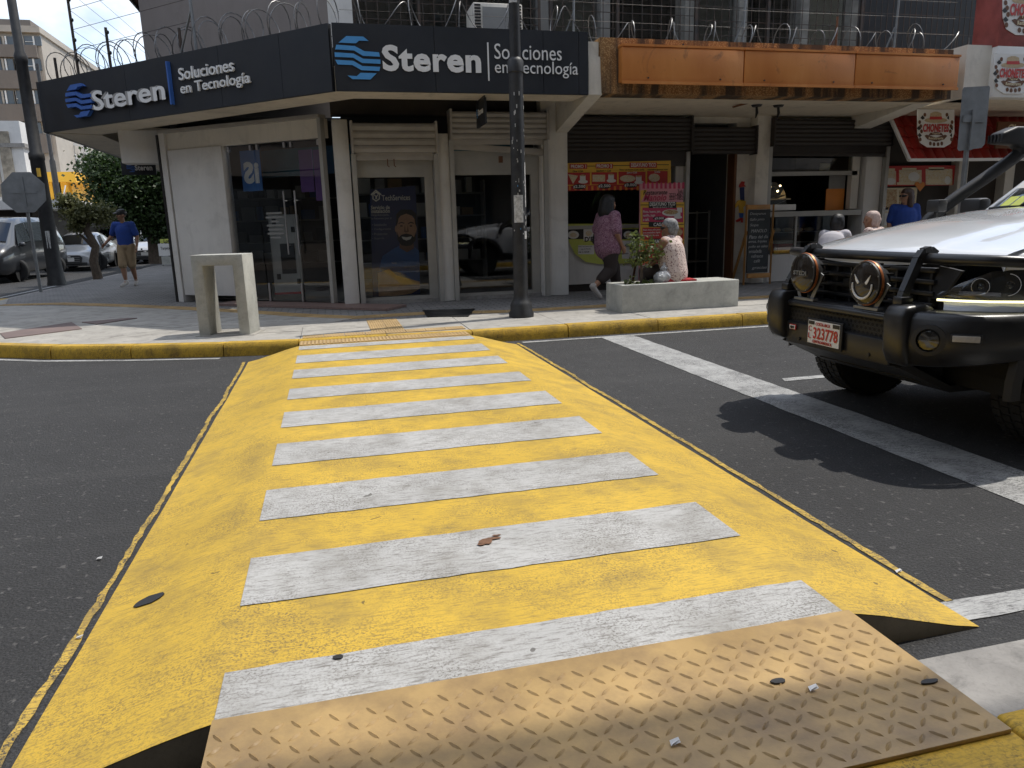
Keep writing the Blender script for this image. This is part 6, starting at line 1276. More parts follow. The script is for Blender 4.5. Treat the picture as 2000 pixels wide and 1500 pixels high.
# round driving lamps with covers
for b, z, face in ((.33, .98, 'text'), (-.255, .955, 'grin')):
    x = 3.03; c_ = tp(x, b, z); sl_ = MB().lathe([(.126, .0), (.130, .03), (.125, .05), (.114, .06), (.096, .10), (.05, .13)], c_, (1, 0, 0), 28).build('driving_lamp', m_plas, pk, smooth=True)
    MB().lathe([(.131, .014), (.133, .02), (.131, .028)], c_, (1, 0, 0), 28).build('copper_ring', m_copper, sl_, smooth=True); MB().lathe([(.001, -.014), (.072, -.010), (.110, -.002), (.125, .003)], c_, (1, 0, 0), 28).build('cover', m_cover, sl_, smooth=True)
    for k in range(12):
        a = 2*math.pi*k/12; MB().box(x+.055, x+.12, c_.y+.106*math.cos(a)-.006, c_.y+.106*math.cos(a)+.006, z+.106*math.sin(a)-.006, z+.106*math.sin(a)+.006).build('cooling_fin', m_plas, sl_)
    for k in range(8):
        a = 2*math.pi*(k+.5)/8; MB().cyl((x-.001, c_.y+.119*math.cos(a), z+.119*math.sin(a)), (x+.004, c_.y+.119*math.cos(a), z+.119*math.sin(a)), .005, n=6).build('bolt', m_galv, sl_)
    MB().box(x+.02, x+.06, c_.y-.10, c_.y+.10, .80, .815).build('bracket', m_galv, sl_)
    for sd in (-1, 1): MB().beam((x+.04, c_.y+sd*.06, .81), (x+.05, c_.y+sd*.140, z), .03, .006, (1, 0, 0)).build('bracket_arm', m_galv, sl_)
    if face == 'text':
        mb = MB(); mb.text('STEDI', (x-.016, c_.y+.07, z-.012), (0, -.135, 0), (0, 0, .028), .002, .03); mb.build('lettering', m_galv, sl_)
    else:
        mb = MB(); arcp = [(-.080*math.cos(a), -.012-.078*math.sin(a)) for a in [math.radians(d_) for d_ in range(-8, 189, 14)]]; mb.tube([(x-.0135, c_.y-q[0], z+q[1]) for q in arcp], [.0045+.003*math.sin(math.pi*i/(len(arcp)-1)) for i in range(len(arcp))], 6)
        for sd in (-1, 1): mb.prism([(sd*.024, .0), (sd*.066, .046), (sd*.054, .010), (sd*.036, -.010)], (x-.017, c_.y, z+.004), (0, -1, 0), (0, 0, 1), (1, 0, 0), .004)
        mb.build('grin', m_prw, sl_)
# number plate
pln = MB().box(3.012, 3.026, YC_+.05-.17, YC_+.05+.17, .525, .70).build('number_plate', m_plas, pk, bevel=.004); MB().box(3.008, 3.012, YC_+.05-.152, YC_+.05+.152, .54, .688).build('plate_face', m_prw, pln)
mb = MB(); yy = YC_+.05
mb.text('323778', (3.006, yy+.095, .572), (0, -.235, 0), (0, 0, .075), .002, .02); mb.text('C', (3.006, yy+.143, .618), (0, -.03, 0), (0, 0, .034), .002, 0); mb.text('L', (3.006, yy+.143, .572), (0, -.026, 0), (0, 0, .034), .002, 0); mb.text('COSTA RICA', (3.006, yy+.075, .659), (0, -.14, 0), (0, 0, .02), .002, .015); mb.text('CENTROAMERICA', (3.006, yy+.10, .546), (0, -.19, 0), (0, 0, .018), .002, .015); mb.build('plate_text', m_red, pln)
MB().box(3.005, 3.0075, yy-.15, yy-.09, .66, .684).build('registration_sticker', m_prk, pln); MB().box(3.005, 3.0075, yy+.09, yy+.145, .662, .684).build('registration_sticker', m_prk, pln)
bd = MB().box(3.026, 3.034, YC_+.36, YC_+.43, .596, .632).build('maker_badge', m_red, pk, bevel=.006); MB().box(3.0235, 3.026, YC_+.366, YC_+.424, .601, .627).build('badge_face', m_prw, bd); mb = MB(); mb.text('ARB', (3.022, YC_+.418, .605), (0, -.046, 0), (0, 0, .018), .002, .04); mb.build('badge_text', m_prk, bd)
# wheels
def wheel(c, r, w, parent, side, lugs=True, rim=None, spokes=6):
    c = Vector(c); ax = Vector((0, side, 0)); hw = w/2
    ty = MB().lathe([(r*.62, -hw*.85), (r*.72, -hw), (r*.93, -hw*.96), (r*.985, -hw*.8), (r*.985, hw*.8), (r*.93, hw*.96), (r*.72, hw), (r*.62, hw*.85)], c, ax, 40).build('wheel', m_tyre, parent, smooth=True)
    rm_ = MB().lathe([(r*.63, hw*.80), (r*.60, hw*.86), (r*.56, hw*.55), (r*.2, hw*.5), (r*.12, hw*.62), (.001, hw*.62)], c, ax, 28).build('rim', rim or m_rim, ty, smooth=True)
    mb = MB()
    for k in range(spokes):
        a = 2*math.pi*k/spokes; d = Vector((math.cos(a), 0, math.sin(a))); mb.beam(c+ax*hw*.72+d*r*.1, c+ax*hw*.74+d*r*.6, .05*r/.39, .03*r/.39, ax)
    mb.build('spokes', rim or m_rim, ty)
    if lugs:
        mb = MB(); n = 46
        for k in range(n):
            for row, off in ((-.72, 0), (-.28, .5), (.28, 0), (.72, .5)):
                a = 2*math.pi*(k+off)/n; d = Vector((math.cos(a), 0, math.sin(a))); t_ = Vector((-math.sin(a), 0, math.cos(a))); mb.obox(c+ax*(hw*row)+d*(r*.985), t_, ax, d, r*.052, hw*.19, r*.018)
        tag(mb.build('tread_blocks', m_tyre, ty), kind='stuff')
    return ty
for x in (3.97, 7.07):
    for sd in (-1, 1): wheel((x, YC_+sd*.785, .385), .385, .26, pk, sd)
MB().box(3.3, 8.1, YC_-.45, YC_+.45, .38, .52).build('chassis', m_blackrub, pk); MB().box(3.6, 4.3, YC_-.62, YC_+.62, .36, .42).build('axle', m_blackrub, pk); MB().box(3.5, 8.2, YC_-.88, YC_+.88, .56, .62).build('floor_pan', m_blackrub, pk)
MB().box(3.45, 4.6, YC_-.55, YC_+.55, .62, .98).build('engine_bay', m_blackrub, pk)
# cowl, windscreen, cab
MB().grid([[tp(4.66, b, hood(4.66, b)-.012) for b in (-.8, -.4, 0, .4, .8)], [tp(4.86, b, 1.345-.02*abs(b)) for b in (-.8, -.4, 0, .4, .8)]]).build('cowl', m_plas, pk)
WS0 = [(4.95-.18*(1-(b/.76)**2), b, 1.345-.01*abs(b)) for b in [-.76+.152*k for k in range(11)]]; WS1 = [(5.55-.10*(1-(b/.62)**2), b*.62/.76/(.62/.76), 1.80) for b in [-.62+.124*k for k in range(11)]]
ws = MB().grid([[tp(*p) for p in WS0], [tp((p[0]+q[0])/2-.015, (p[1]+q[1])/2, (p[2]+q[2])/2+.01) for p, q in zip(WS0, WS1)], [tp(*p) for p in WS1]]).build('windscreen', m_carglass, pk, smooth='all')
for b, dx in ((.56, .0), (.44, .0), (.60, .16)):
    p = Vector((4.92-.18*(1-(b/.76)**2)+dx*1.0, b, 1.37+dx*.78)); u_ = Vector((.0, -.075, 0)); v_ = Vector((.085, -.012, .066)); o_ = tp(*p)+Vector((-.012, 0, .012)); MB().quad(o_, o_+u_, o_+u_+v_, o_+v_).build('windscreen_sticker', m_lime if dx == 0 else m_prw, ws)
for b0, b1 in ((.62, .02), (-.05, -.62)): MB().tube([tp(4.80, b0, 1.365), tp(4.83, (b0+b1)/2, 1.385), tp(4.86, b1, 1.375)], .011, 6).build('wiper', m_plas, pk)
for sd in (-1, 1):
    MB().beam(tp(4.93, sd*.80, 1.30), tp(5.55, sd*.655, 1.79), .06, .05, (0, 1, 0)).build('windscreen_pillar', m_pick, pk, bevel=.015)
    MB().add([tp(5.04, sd*.83, 1.25), tp(5.78, sd*.86, 1.25), tp(5.78, sd*.70, 1.72), tp(5.58, sd*.69, 1.72)], [(0, 1, 2, 3)]).build('side_window', m_carglass, pk)
    MB().add([tp(5.86, sd*.86, 1.25), tp(6.48, sd*.86, 1.25), tp(6.40, sd*.70, 1.72), tp(5.86, sd*.70, 1.72)], [(0, 1, 2, 3)]).build('side_window', m_carglass, pk)
    MB().beam(tp(5.82, sd*.87, 1.24), tp(5.82, sd*.70, 1.76), .07, .03, (1, 0, 0)).build('door_pillar', m_plas, pk); MB().beam(tp(6.54, sd*.87, 1.24), tp(6.46, sd*.70, 1.76), .12, .05, (1, 0, 0)).build('rear_pillar', m_pick, pk)
MB().grid([[tp(x, b, 1.80+.05*math.sin(math.pi*(x-5.4)/1.2)*(1-(b/.7)**2)-.05*abs(b/.7)**3) for b in [-.7+.14*k for k in range(11)]] for x in (5.44, 5.6, 5.9, 6.2, 6.45, 6.56)]).build('roof', m_pick, pk, smooth='all')
MB().add([tp(6.58, -.80, 1.22), tp(6.58, .80, 1.22), tp(6.54, .66, 1.76), tp(6.54, -.66, 1.76)], [(0, 1, 2, 3)]).build('rear_window', m_carglass, pk)
MB().box(6.6, 8.22, YC_-.84, YC_+.84, .75, .82).build('bed_floor', m_plas, pk); MB().box(8.2, 8.25, YC_-.86, YC_+.86, .62, 1.24).build('tailgate', m_pick, pk, bevel=.015); MB().box(6.57, 6.6, YC_-.86, YC_+.86, .62, 1.24).build('bed_front', m_pick, pk)
MB().box(8.25, 8.4, YC_-.88, YC_+.88, .5, .66).build('rear_bumper', m_plas, pk, bevel=.03)
for sd in (-1, 1): MB().box(8.2, 8.26, YC_+sd*.87-.06, YC_+sd*.87+.06, .85, 1.18).build('tail_light', m_red, pk, bevel=.01)
dsh = MB().box(4.98, 5.4, YC_-.72, YC_+.72, 1.0, 1.26).build('dashboard', m_plas, pk); 
for b in (-.38, .38): MB().box(5.75, 5.95, YC_+b-.24, YC_+b+.24, .95, 1.55).build('seat', m_plas, pk, bevel=.06)
# snorkel
sn = [(4.45, .915, 1.10), (4.50, .90, 1.26), (4.68, .865, 1.42), (4.93, .81, 1.595), (5.12, .77, 1.73), (5.175, .757, 1.79), (5.185, .755, 1.84)]; pp = []
for i in range(len(sn)-1):
    for k in range(4):
        t_ = k/4; P = [Vector(sn[max(0, min(len(sn)-1, i+o))]) for o in (-1, 0, 1, 2)]; pp.append(.5*((2*P[1])+(-P[0]+P[2])*t_+(2*P[0]-5*P[1]+4*P[2]-P[3])*t_*t_+(-P[0]+3*P[1]-3*P[2]+P[3])*t_**3))
pp.append(Vector(sn[-1])); snk = MB().tube([tp(*q) for q in pp], .047, 14).build('snorkel', m_plas, pk, smooth=True)
MB().prism([(x-.14, z-.06) for x, z in ((5.05, 1.90), (5.07, 1.975), (5.20, 2.02), (5.33, 2.02), (5.385, 1.97), (5.385, 1.90), (5.36, 1.86), (5.28, 1.86), (5.24, 1.89))], (0, YC_+.755-.062, 0), (1, 0, 0), (0, 0, 1), (0, 1, 0), .124).build('snorkel_head', m_plas, snk, bevel=.02, seg=3)
for k in range(4): MB().box(4.905, 4.92, YC_+.755-.05+k*.03, YC_+.755-.043+k*.03, 1.845, 1.905).build('intake_bar', m_bar, snk)
MB().lathe([(.058, -.03), (.058, .03)], tp(5.18, .755, 1.79), UP, 14).build('snorkel_clamp', m_bar, snk, smooth=True)
dl = MB().box(4.42, 4.50, YC_+.70, YC_+.82, 1.35, 1.44).build('ditch_lamp', m_plas, pk, bevel=.01); MB().box(4.45, 4.47, YC_+.75, YC_+.77, 1.24, 1.35).build('lamp_stalk', m_plas, dl)
# ------------------------------------------------------------------ cars of the side street (front at y=0, facing -Y)
m_grd = mat('bumper_grey', (.03, .03, .03), .5); m_rimS = mat('silver_alloy', (.5, .5, .5), .3, .1, metal=.8)
def car(lab, kind, col, loc, w=.9, rz=0.0, detail=True):
    ST = {'sedan': [(0, .24, .52, .60, .66, .50), (.12, .2, .60, .70, .84, .62), (.6, .2, .70, .80, .89, .70), (1.15, .2, .82, .93, .90, .74), (1.95, .2, .92, 1.38, .90, .56), (2.5, .2, .93, 1.46, .90, .57), (3.2, .2, .95, 1.40, .90, .56), (3.95, .22, .97, 1.08, .89, .66), (4.45, .26, .90, 1.02, .84, .62), (4.55, .34, .8, .86, .78, .58)],
          'suv': [(0, .32, .72, .84, .70, .55), (.12, .28, .84, .96, .88, .68), (.6, .28, .92, 1.04, .92, .74), (1.15, .28, 1.0, 1.12, .93, .76), (1.75, .28, 1.08, 1.66, .93, .62), (2.5, .28, 1.1, 1.74, .93, .64), (3.6, .28, 1.1, 1.72, .93, .63), (4.3, .3, 1.08, 1.60, .92, .62), (4.55, .36, 1.0, 1.15, .88, .66)],
          'van': [(0, .30, .78, .88, .76, .60), (.12, .26, .92, 1.02, .92, .72), (.55, .26, 1.02, 1.16, .96, .78), (1.5, .26, 1.12, 1.84, .97, .70), (2.1, .26, 1.14, 1.95, .97, .74), (3.6, .26, 1.14, 1.97, .97, .75), (4.8, .26, 1.14, 1.93, .97, .74), (5.15, .32, 1.1, 1.80, .95, .72)]}[kind]
    k = w/.9; m = carpaint('paint_'+lab[:14].replace(' ', '_'), col, .3); t = thing('parked_car' if kind != 'van' else 'parked_van', lab, 'car' if kind != 'van' else 'van')
    wx = [(.85, 3.5), (.9, 3.65), (.95, 4.2)][('sedan', 'suv', 'van').index(kind)]; R_ = {'sedan': .32, 'suv': .37, 'van': .35}[kind]
    rows = []
    for y, zb, zl, zt, wb_, wt in ST: rows.append([Vector(p) for p in ((-wb_*k*.9, y, zb), (-wb_*k, y, zb+.12), (-wb_*k*1.01, y, zl*.75+.06), (-wb_*k*.97, y, zl), (-wt*k, y, zt-.02), (-wt*k*.6, y, zt+.015), (0, y, zt+.025), (wt*k*.6, y, zt+.015), (wt*k, y, zt-.02), (wb_*k*.97, y, zl), (wb_*k*1.01, y, zl*.75+.06), (wb_*k, y, zb+.12), (wb_*k*.9, y, zb))])
    mb = MB(); mb.grid(rows, True); mb.add(rows[0], [tuple(range(12, -1, -1))]); mb.add(rows[-1], [tuple(range(13))]); mb.build('body', m, t, smooth='all')
    ci = 3 if kind != 'van' else 2; ri = ci+1; off = Vector((0, -.012, .014))
    A_, B2 = rows[ci], rows[ri]; lerp = lambda p, q, s: p.lerp(q, s)
    ws_ = MB().grid([[lerp(A_[i], B2[i], .10)+off for i in (4, 5, 6, 7, 8)], [lerp(A_[i], B2[i], .90)+off for i in (4, 5, 6, 7, 8)]]).build('windscreen', m_carglass, t, smooth='all')
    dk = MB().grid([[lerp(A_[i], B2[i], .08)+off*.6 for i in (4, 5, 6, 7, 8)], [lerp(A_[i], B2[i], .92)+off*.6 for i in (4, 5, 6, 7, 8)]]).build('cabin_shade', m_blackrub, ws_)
    for j, sd in (((3, 4), -1), ((9, 8), 1)):
        for s0, s1 in ((ri, ri+1), (ri+1, ri+2)):
            o = Vector((sd*.012, 0, .004)); q = [lerp(rows[s0][j[0]], rows[s0][j[1]], .06), lerp(rows[s1][j[0]], rows[s1][j[1]], .06), lerp(rows[s1][j[0]], rows[s1][j[1]], .85), lerp(rows[s0][j[0]], rows[s0][j[1]], .85)]
            c_ = sum(q, Vector())/4; MB().quad(*[c_+(p-c_)*.94+o for p in q]).build('side_window', m_win, t)
        q = [lerp(rows[ci][j[0]], rows[ri][j[0]], .45), rows[ri][j[0]], lerp(rows[ri][j[0]], rows[ri][j[1]], .8), ]; MB().add([p+Vector((sd*.012, 0, .006)) for p in q], [(0, 1, 2)]).build('quarter_window', m_win, t)
        MB().sph((sd*k*1.02, rows[ci][0].y+.55, ST[ci][2]+.10), (.10, .06, .075), 8, 6).build('mirror', m, t, smooth=True)
        for y in wx: wheel((sd*k*.80, y, R_), R_, .21, t, sd, False, m_rimS, 8)
        for y in wx: MB().lathe([(R_*1.12, 0), (R_*1.12, .02)], (sd*(k*.895 if sd > 0 else k*.895), y, R_), (sd, 0, 0), 20).build('wheel_well', m_blackrub, t)
        zl = ST[1][2]; MB().prism([(0, 0), (.34, .03), (.36, .12), (.06, .10)], (sd*.44*k, .035, zl-.10), (sd, .28, 0), (0, .1, 1), (0, -1, 0), .03).build('headlight', mat('head_lens', (.7, .72, .75), .1, .05, spec=.8), t)
        if kind == 'sedan' or kind == 'suv': MB().sph((sd*.62*k, .03, .38), (.07, .03, .04), 8, 6).build('fog_lamp', m_rimS, t)
    z = ST[1][2]-.14; gr_ = MB().prism([(-.40, -.16), (.40, -.16), (.46, .05), (.38, .14), (-.38, .14), (-.46, .05)], (0, -.012, z), (k, 0, 0), (0, .15, 1), (0, -1, 0), .025).build('grille', m_grd, t)
    for i in range(3): MB().box(-.36*k, .36*k, -.05, -.039, z-.08+i*.07, z-.065+i*.07).build('grille_bar', m_rimS, gr_)
    MB().box(-.6*k, .6*k, -.03, .05, ST[0][1]+.0, ST[0][1]+.10).build('lower_bumper', m_grd, t, bevel=.01)
    pt_ = MB().box(-.17, .17, -.055, -.04, ST[0][1]+.14, ST[0][1]+.28).build('number_plate', m_prw, t); MB().sph((0, -.045, z+.09), (.06, .012, .035), 10, 6).build('emblem', m_rimS, t)
    MB().box(-.4, .4, ST[-1][0]-.02, ST[-1][0]+.02, .5, .62).build('rear_plate', m_prw, t)
    t.location = loc; t.rotation_euler = (0, 0, rz); return t
car('dark charcoal van on the side street behind the leaning sign pole', 'van', (.022, .024, .028), (G(52, 549, 0).x-.95, 24.5, 0), .9)
car('silver sedan behind the crooked pruned tree', 'sedan', (.42, .43, .44), (G(150, 528, 0).x+.15, 31.0, 0), .88, math.radians(3))
car('grey sport utility car waiting behind the silver sedan', 'suv', (.20, .20, .20), (G(200, 515, 0).x, 40.5, 0), .92)
car('silver hatchback parked at the kerb beside the large tree trunk', 'sedan', (.42, .43, .45), (-7.95, 36.0, 0), .85)
car('light silver car queued behind the kerbside silver hatchback', 'suv', (.40, .41, .43), (-8.2, 47, 0), .88)
car('white van queued far down the side street', 'van', (.62, .63, .64), (-9.3, 55, 0), .95)
car('dark grey car parked beyond the folding price board', 'suv', (.14, .145, .15), (-7.9, 58, 0), .92)
# ------------------------------------------------------------------ people
def capsule(mb, p, q, r0, r1, n=12, flat=None):
    p, q = Vector(p), Vector(q); d = q-p; L_ = d.length
    u, w, d = frame(d) if L_ > 1e-5 else (Vector((1, 0, 0)), Vector((0, 1, 0)), UP); rows = []
    if flat: u, w = (Vector((1, 0, 0))-d*d.x).normalized(), None; w = d.cross(u)
    fu, fw = flat or (1, 1)
    for k in range(1, 5): t = math.pi/2*(1-k/4.0); rows.append((p-d*r0*math.sin(t), r0*math.cos(t)))
    for k in range(0, 4): t = math.pi/2*k/4.0; rows.append((q+d*r1*math.sin(t), r1*math.cos(t)))
    vs = [p-d*r0]
    for c, r in rows:
        for i in range(n): a = 2*math.pi*i/n; vs.append(c+u*(r*fu*math.cos(a))+w*(r*fw*math.sin(a)))
    vs.append(q+d*r1); e = len(vs)-1; m = len(rows)
    fs = [(0, 1+(i+1) % n, 1+i) for i in range(n)]
    for j in range(m-1): fs += [(1+j*n+i, 1+j*n+(i+1) % n, 1+(j+1)*n+(i+1) % n, 1+(j+1)*n+i) for i in range(n)]
    fs += [(1+(m-1)*n+i, 1+(m-1)*n+(i+1) % n, e) for i in range(n)]
    mb.add(vs, fs)
def remesh(mb, name, m, parent, voxel=.009, smooth=4):
    """fuse overlapping solids into one continuous skin"""
    me = bpy.data.meshes.new(name); me.from_pydata([tuple(v) for v in mb.v], [], mb.f); o = bpy.data.objects.new('tmp', me); C.objects.link(o)
    r = o.modifiers.new('r', 'REMESH'); r.mode = 'VOXEL'; r.voxel_size = voxel; r.use_smooth_shade = True
    s = o.modifiers.new('s', 'SMOOTH'); s.factor = .6; s.iterations = smooth
    dg = bpy.context.evaluated_depsgraph_get(); me2 = bpy.data.meshes.new_from_object(o.evaluated_get(dg)); bpy.data.objects.remove(o); bpy.data.meshes.remove(me)
    me2.name = name; me2.materials.clear(); me2.materials.append(m)
    for p in me2.polygons: p.use_smooth = True; p.material_index = 0
    return link(name, me2, parent)
def hand(mb, wrist, d, palm, side, curl=.5, s=1.0):
    """palm, four unequal bent fingers and a thumb; d = pointing direction, palm = palm normal, side = thumb side"""
    d, palm = Vector(d).normalized(), Vector(palm).normalized(); t = d.cross(palm).normalized()*side; w = Vector(wrist)
    capsule(mb, w, w+d*.045*s, .022*s, .026*s); capsule(mb, w+d*.035*s+t*.02*s, w+d*.08*s+t*.024*s, .017*s, .015*s); capsule(mb, w+d*.035*s-t*.018*s, w+d*.078*s-t*.024*s, .017*s, .014*s); capsule(mb, w+d*.04*s, w+d*.082*s, .017*s, .015*s)
    for k, ln in enumerate((.072, .080, .074, .058)):
        o = w+d*.08*s+t*(.027-.018*k)*s; a = .35*curl; p1 = o+(d*math.cos(a)+palm*math.sin(a))*ln*.5*s; a = 1.0*curl; p2 = p1+(d*math.cos(a)+palm*math.sin(a))*ln*.3*s; a = 1.6*curl; p3 = p2+(d*math.cos(a)+palm*math.sin(a))*ln*.25*s
        capsule(mb, o, p1, .0095*s, .0088*s, 8); capsule(mb, p1, p2, .0088*s, .008*s, 8); capsule(mb, p2, p3, .008*s, .007*s, 8)
    o = w+d*.02*s+t*.024*s; p1 = o+(d*.75+t*.55+palm*.25)*.045*s; p2 = p1+(d*.95+t*.1+palm*.3)*.032*s; capsule(mb, o, p1, .013*s, .011*s, 8); capsule(mb, p1, p2, .0105*s, .009*s, 8)
def head(mb, c, yaw, s=1.0, tilt=0.0):
    """skull, jaw, nose, brow, lips, ears; c = head centre, facing +y turned by yaw"""
    R_ = Matrix.Rotation(yaw, 3, 'Z') @ Matrix.Rotation(tilt, 3, 'X'); P = lambda x, y, z: Vector(c)+R_ @ (Vector((x, y, z))*s)
    capsule(mb, P(0, -.022, .032), P(0, .018, .028), .083*s, .078*s, 14); capsule(mb, P(0, .01, -.02), P(0, .038, -.06), .066*s, .044*s, 12); capsule(mb, P(0, .062, -.088), P(0, .066, -.092), .026*s, .024*s, 8)
    capsule(mb, P(0, .090, .012), P(0, .112, -.026), .010*s, .015*s, 8); capsule(mb, P(-.035, .080, .026), P(.035, .080, .026), .014*s, .014*s, 8); capsule(mb, P(-.018, .086, -.058), P(.018, .086, -.058), .011*s, .011*s, 8)
    for sd in (-1, 1): capsule(mb, P(sd*.078, -.012, .018), P(sd*.080, -.006, -.025), .018*s, .012*s, 8); capsule(mb, P(sd*.036, .058, -.02), P(sd*.03, .066, -.035), .03*s, .026*s, 8)
    return P
def person(name, lab, J, skin, parts, loc, rz, hair=None, yaw=0.0, tilt=0.0, hs=1.0, hands=True, voxel=.008, fat=1.0):
    """J = joints: pelvis, chest, neck, head; per side (L,R): sh, el, wr, hip, kn, an, toe"""
    t = thing(name, lab, 'person'); mb = MB(); V = {k: Vector(v) for k, v in J.items()}
    capsule(mb, V['pelvis'], V['chest'], .125*fat, .135*fat, 16, (1.15, .86)); capsule(mb, V['chest'], V['chest'].lerp(V['neck'], .6), .13*fat, .09*fat, 14, (1.15, .8)); capsule(mb, V['neck']-Vector((0, 0, .05)), V['head']-Vector((0, 0, .05)), .055, .052)
    P = head(mb, V['head'], yaw, hs, tilt)
    for s in 'LR':
        sg_ = -1 if s == 'L' else 1
        capsule(mb, V['chest'].lerp(V['neck'], .55), V['sh'+s], .07*fat, .058*fat); capsule(mb, V['sh'+s], V['el'+s], .052*fat, .041*fat); capsule(mb, V['el'+s], V['wr'+s], .041*fat, .026)
        capsule(mb, V['pelvis'], V['hip'+s], .11*fat, .10*fat); capsule(mb, V['hip'+s], V['kn'+s], .092*fat, .060*fat); k, a = V['kn'+s], V['an'+s]; capsule(mb, k, k.lerp(a, .35), .058*fat, .056*fat); capsule(mb, k.lerp(a, .35), a, .056*fat, .034); capsule(mb, a, V['toe'+s], .04, .032)
        if hands:
            d = V['wr'+s]-V['el'+s]; pal = Vector((-sg_, .15, 0)); pal = pal-d.normalized()*pal.dot(d.normalized()); th_ = 1 if (d.normalized().cross(pal.normalized())).y > 0 else -1; hand(mb, V['wr'+s], d, pal, th_, .55)
    remesh(mb, 'body', skin, t, voxel)
    for nm, m, prim, vx in parts(V, P):
        mb = MB()
        for pr in prim: capsule(mb, *pr)
        remesh(mb, nm, m, t, vx)
    for sd in (-1, 1): mb = MB(); mb.sph(P(sd*.034, .083, .008), (.012*hs, .010*hs, .007*hs), 8, 6); mb.build('eye', m_prk, t, smooth=True)
    t.location = loc; t.rotation_euler = (0, 0, rz); return t, V, P
def std(h=1.68, stride=.0):
    k = h/1.68; J = {'pelvis': (0, 0, .93), 'chest': (0, .01, 1.24), 'neck': (0, 0, 1.42), 'head': (0, .03, 1.575)}
    for s, g in (('L', -1), ('R', 1)): J.update({'sh'+s: (g*.18, 0, 1.375), 'el'+s: (g*.235, -.02, 1.10), 'wr'+s: (g*.24, .07, .87), 'hip'+s: (g*.09, 0, .88), 'kn'+s: (g*.10, .02, .49), 'an'+s: (g*.10, 0, .085), 'toe'+s: (g*.12, .15, .035)})
    return {a: tuple(x*k for x in b) for a, b in J.items()}
sk1 = mat('skin_tan', (.36, .19, .115), .55, .12, 12, obj=True); sk2 = mat('skin_brown', (.28, .145, .085), .55, .12, 12, obj=True)
m_tee = mat('blue_cotton', (.018, .055, .26), .85, .15, 6, .4, 14, obj=True); m_khaki = mat('khaki_cotton', (.28, .20, .115), .85, .15, 6, .4, 14, obj=True); m_dkt = mat('dark_brown_cotton', (.035, .025, .022), .85, .2, 6, .4, 14, obj=True)
m_hairk = mat('black_hair', (.010, .009, .009), .5, .4, 50, .9, 70, obj=True); m_hairg = mat('grey_hair', (.22, .22, .22), .6, .5, 40, .9, 70, obj=True); m_hairb = mat('brown_hair', (.05, .026, .016), .5, .4, 40, .9, 60, obj=True); m_hairp = mat('ash_pink_hair', (.48, .36, .32), .6, .2, 40, .6, 60, obj=True)
m_shoe = mat('pale_canvas_shoe', (.42, .39, .36), .8, .15, obj=True); m_sole = mat('white_sole', (.66, .65, .62), .7); m_purp = swirl('purple_print_cloth', (.16, .05, .10), (.46, .30, .36), 36); m_dots = spots('dotted_blouse', (.62, .50, .45), (.12, .03, .04), 42, .27); m_strp = stripes_mat('striped_white_top', (.62, .60, .62), (.40, .38, .42), 40); m_redc = mat('red_cloth', (.40, .02, .025), .8, .1)
def shoes(V, m, names='shoe'):
    out = []
    for s in 'LR': a, t_ = V['an'+s], V['toe'+s]; d = (t_-a); out.append(('shoe', m, [(a+Vector((0, 0, .02)), a-Vector((0, 0, .02)), .05, .048), (a-d*.25-Vector((0, 0, .02)), t_, .046, .042), (t_, t_+d*.25, .042, .036)], .01))
    return out
# man in blue tee walking along the side pavement
J = std(1.74); J.update({'elL': (-.27, -.02, 1.14), 'wrL': (-.26, .06, .90), 'elR': (.32, -.06, 1.16), 'wrR': (.42, .12, .99), 'knR': (.07, .16, .50), 'anR': (.03, .20, .10), 'toeR': (.06, .36, .04), 'knL': (-.08, .02, .50), 'anL': (-.06, -.16, .12), 'toeL': (-.09, -.02, .04)})
def cl1(V, P):
    yield 'tee_shirt', m_tee, [(V['pelvis']+Vector((0, 0, .0)), V['chest'], .155, .165, 16, (1.16, .86)), (V['chest'], V['neck']-Vector((0, 0, .06)), .155, .09, 14, (1.2, .8))]+[(V['neck']-Vector((0, 0, .075)), V['sh'+s], .092, .076) for s in 'LR']+[(V['sh'+s], V['sh'+s].lerp(V['el'+s], .75), .076, .07) for s in 'LR'], .012
    yield 'shorts', m_khaki, [(V['pelvis']-Vector((0, 0, .03)), V['pelvis']+Vector((0, 0, .03)), .15, .145, 16, (1.14, .9))]+[(V['hip'+s], V['hip'+s].lerp(V['kn'+s], 1.02), .118, .098) for s in 'LR'], .012
    yield 'cap', m_prk, [(P(0, -.03, .06), P(0, .02, .06), .094, .09, 14), (P(0, .08, .065), P(0, .15, .05), .05, .035, 10, (1.3, .35))], .009
    yield from shoes(V, m_shoe)
g = G(257, 558, ZS); person('person', 'man in blue tee shirt, khaki shorts and dark cap walking on the side pavement', J, sk2, cl1, (g.x, g.y, ZS), math.radians(180-8), yaw=math.radians(-50), fat=1.12)
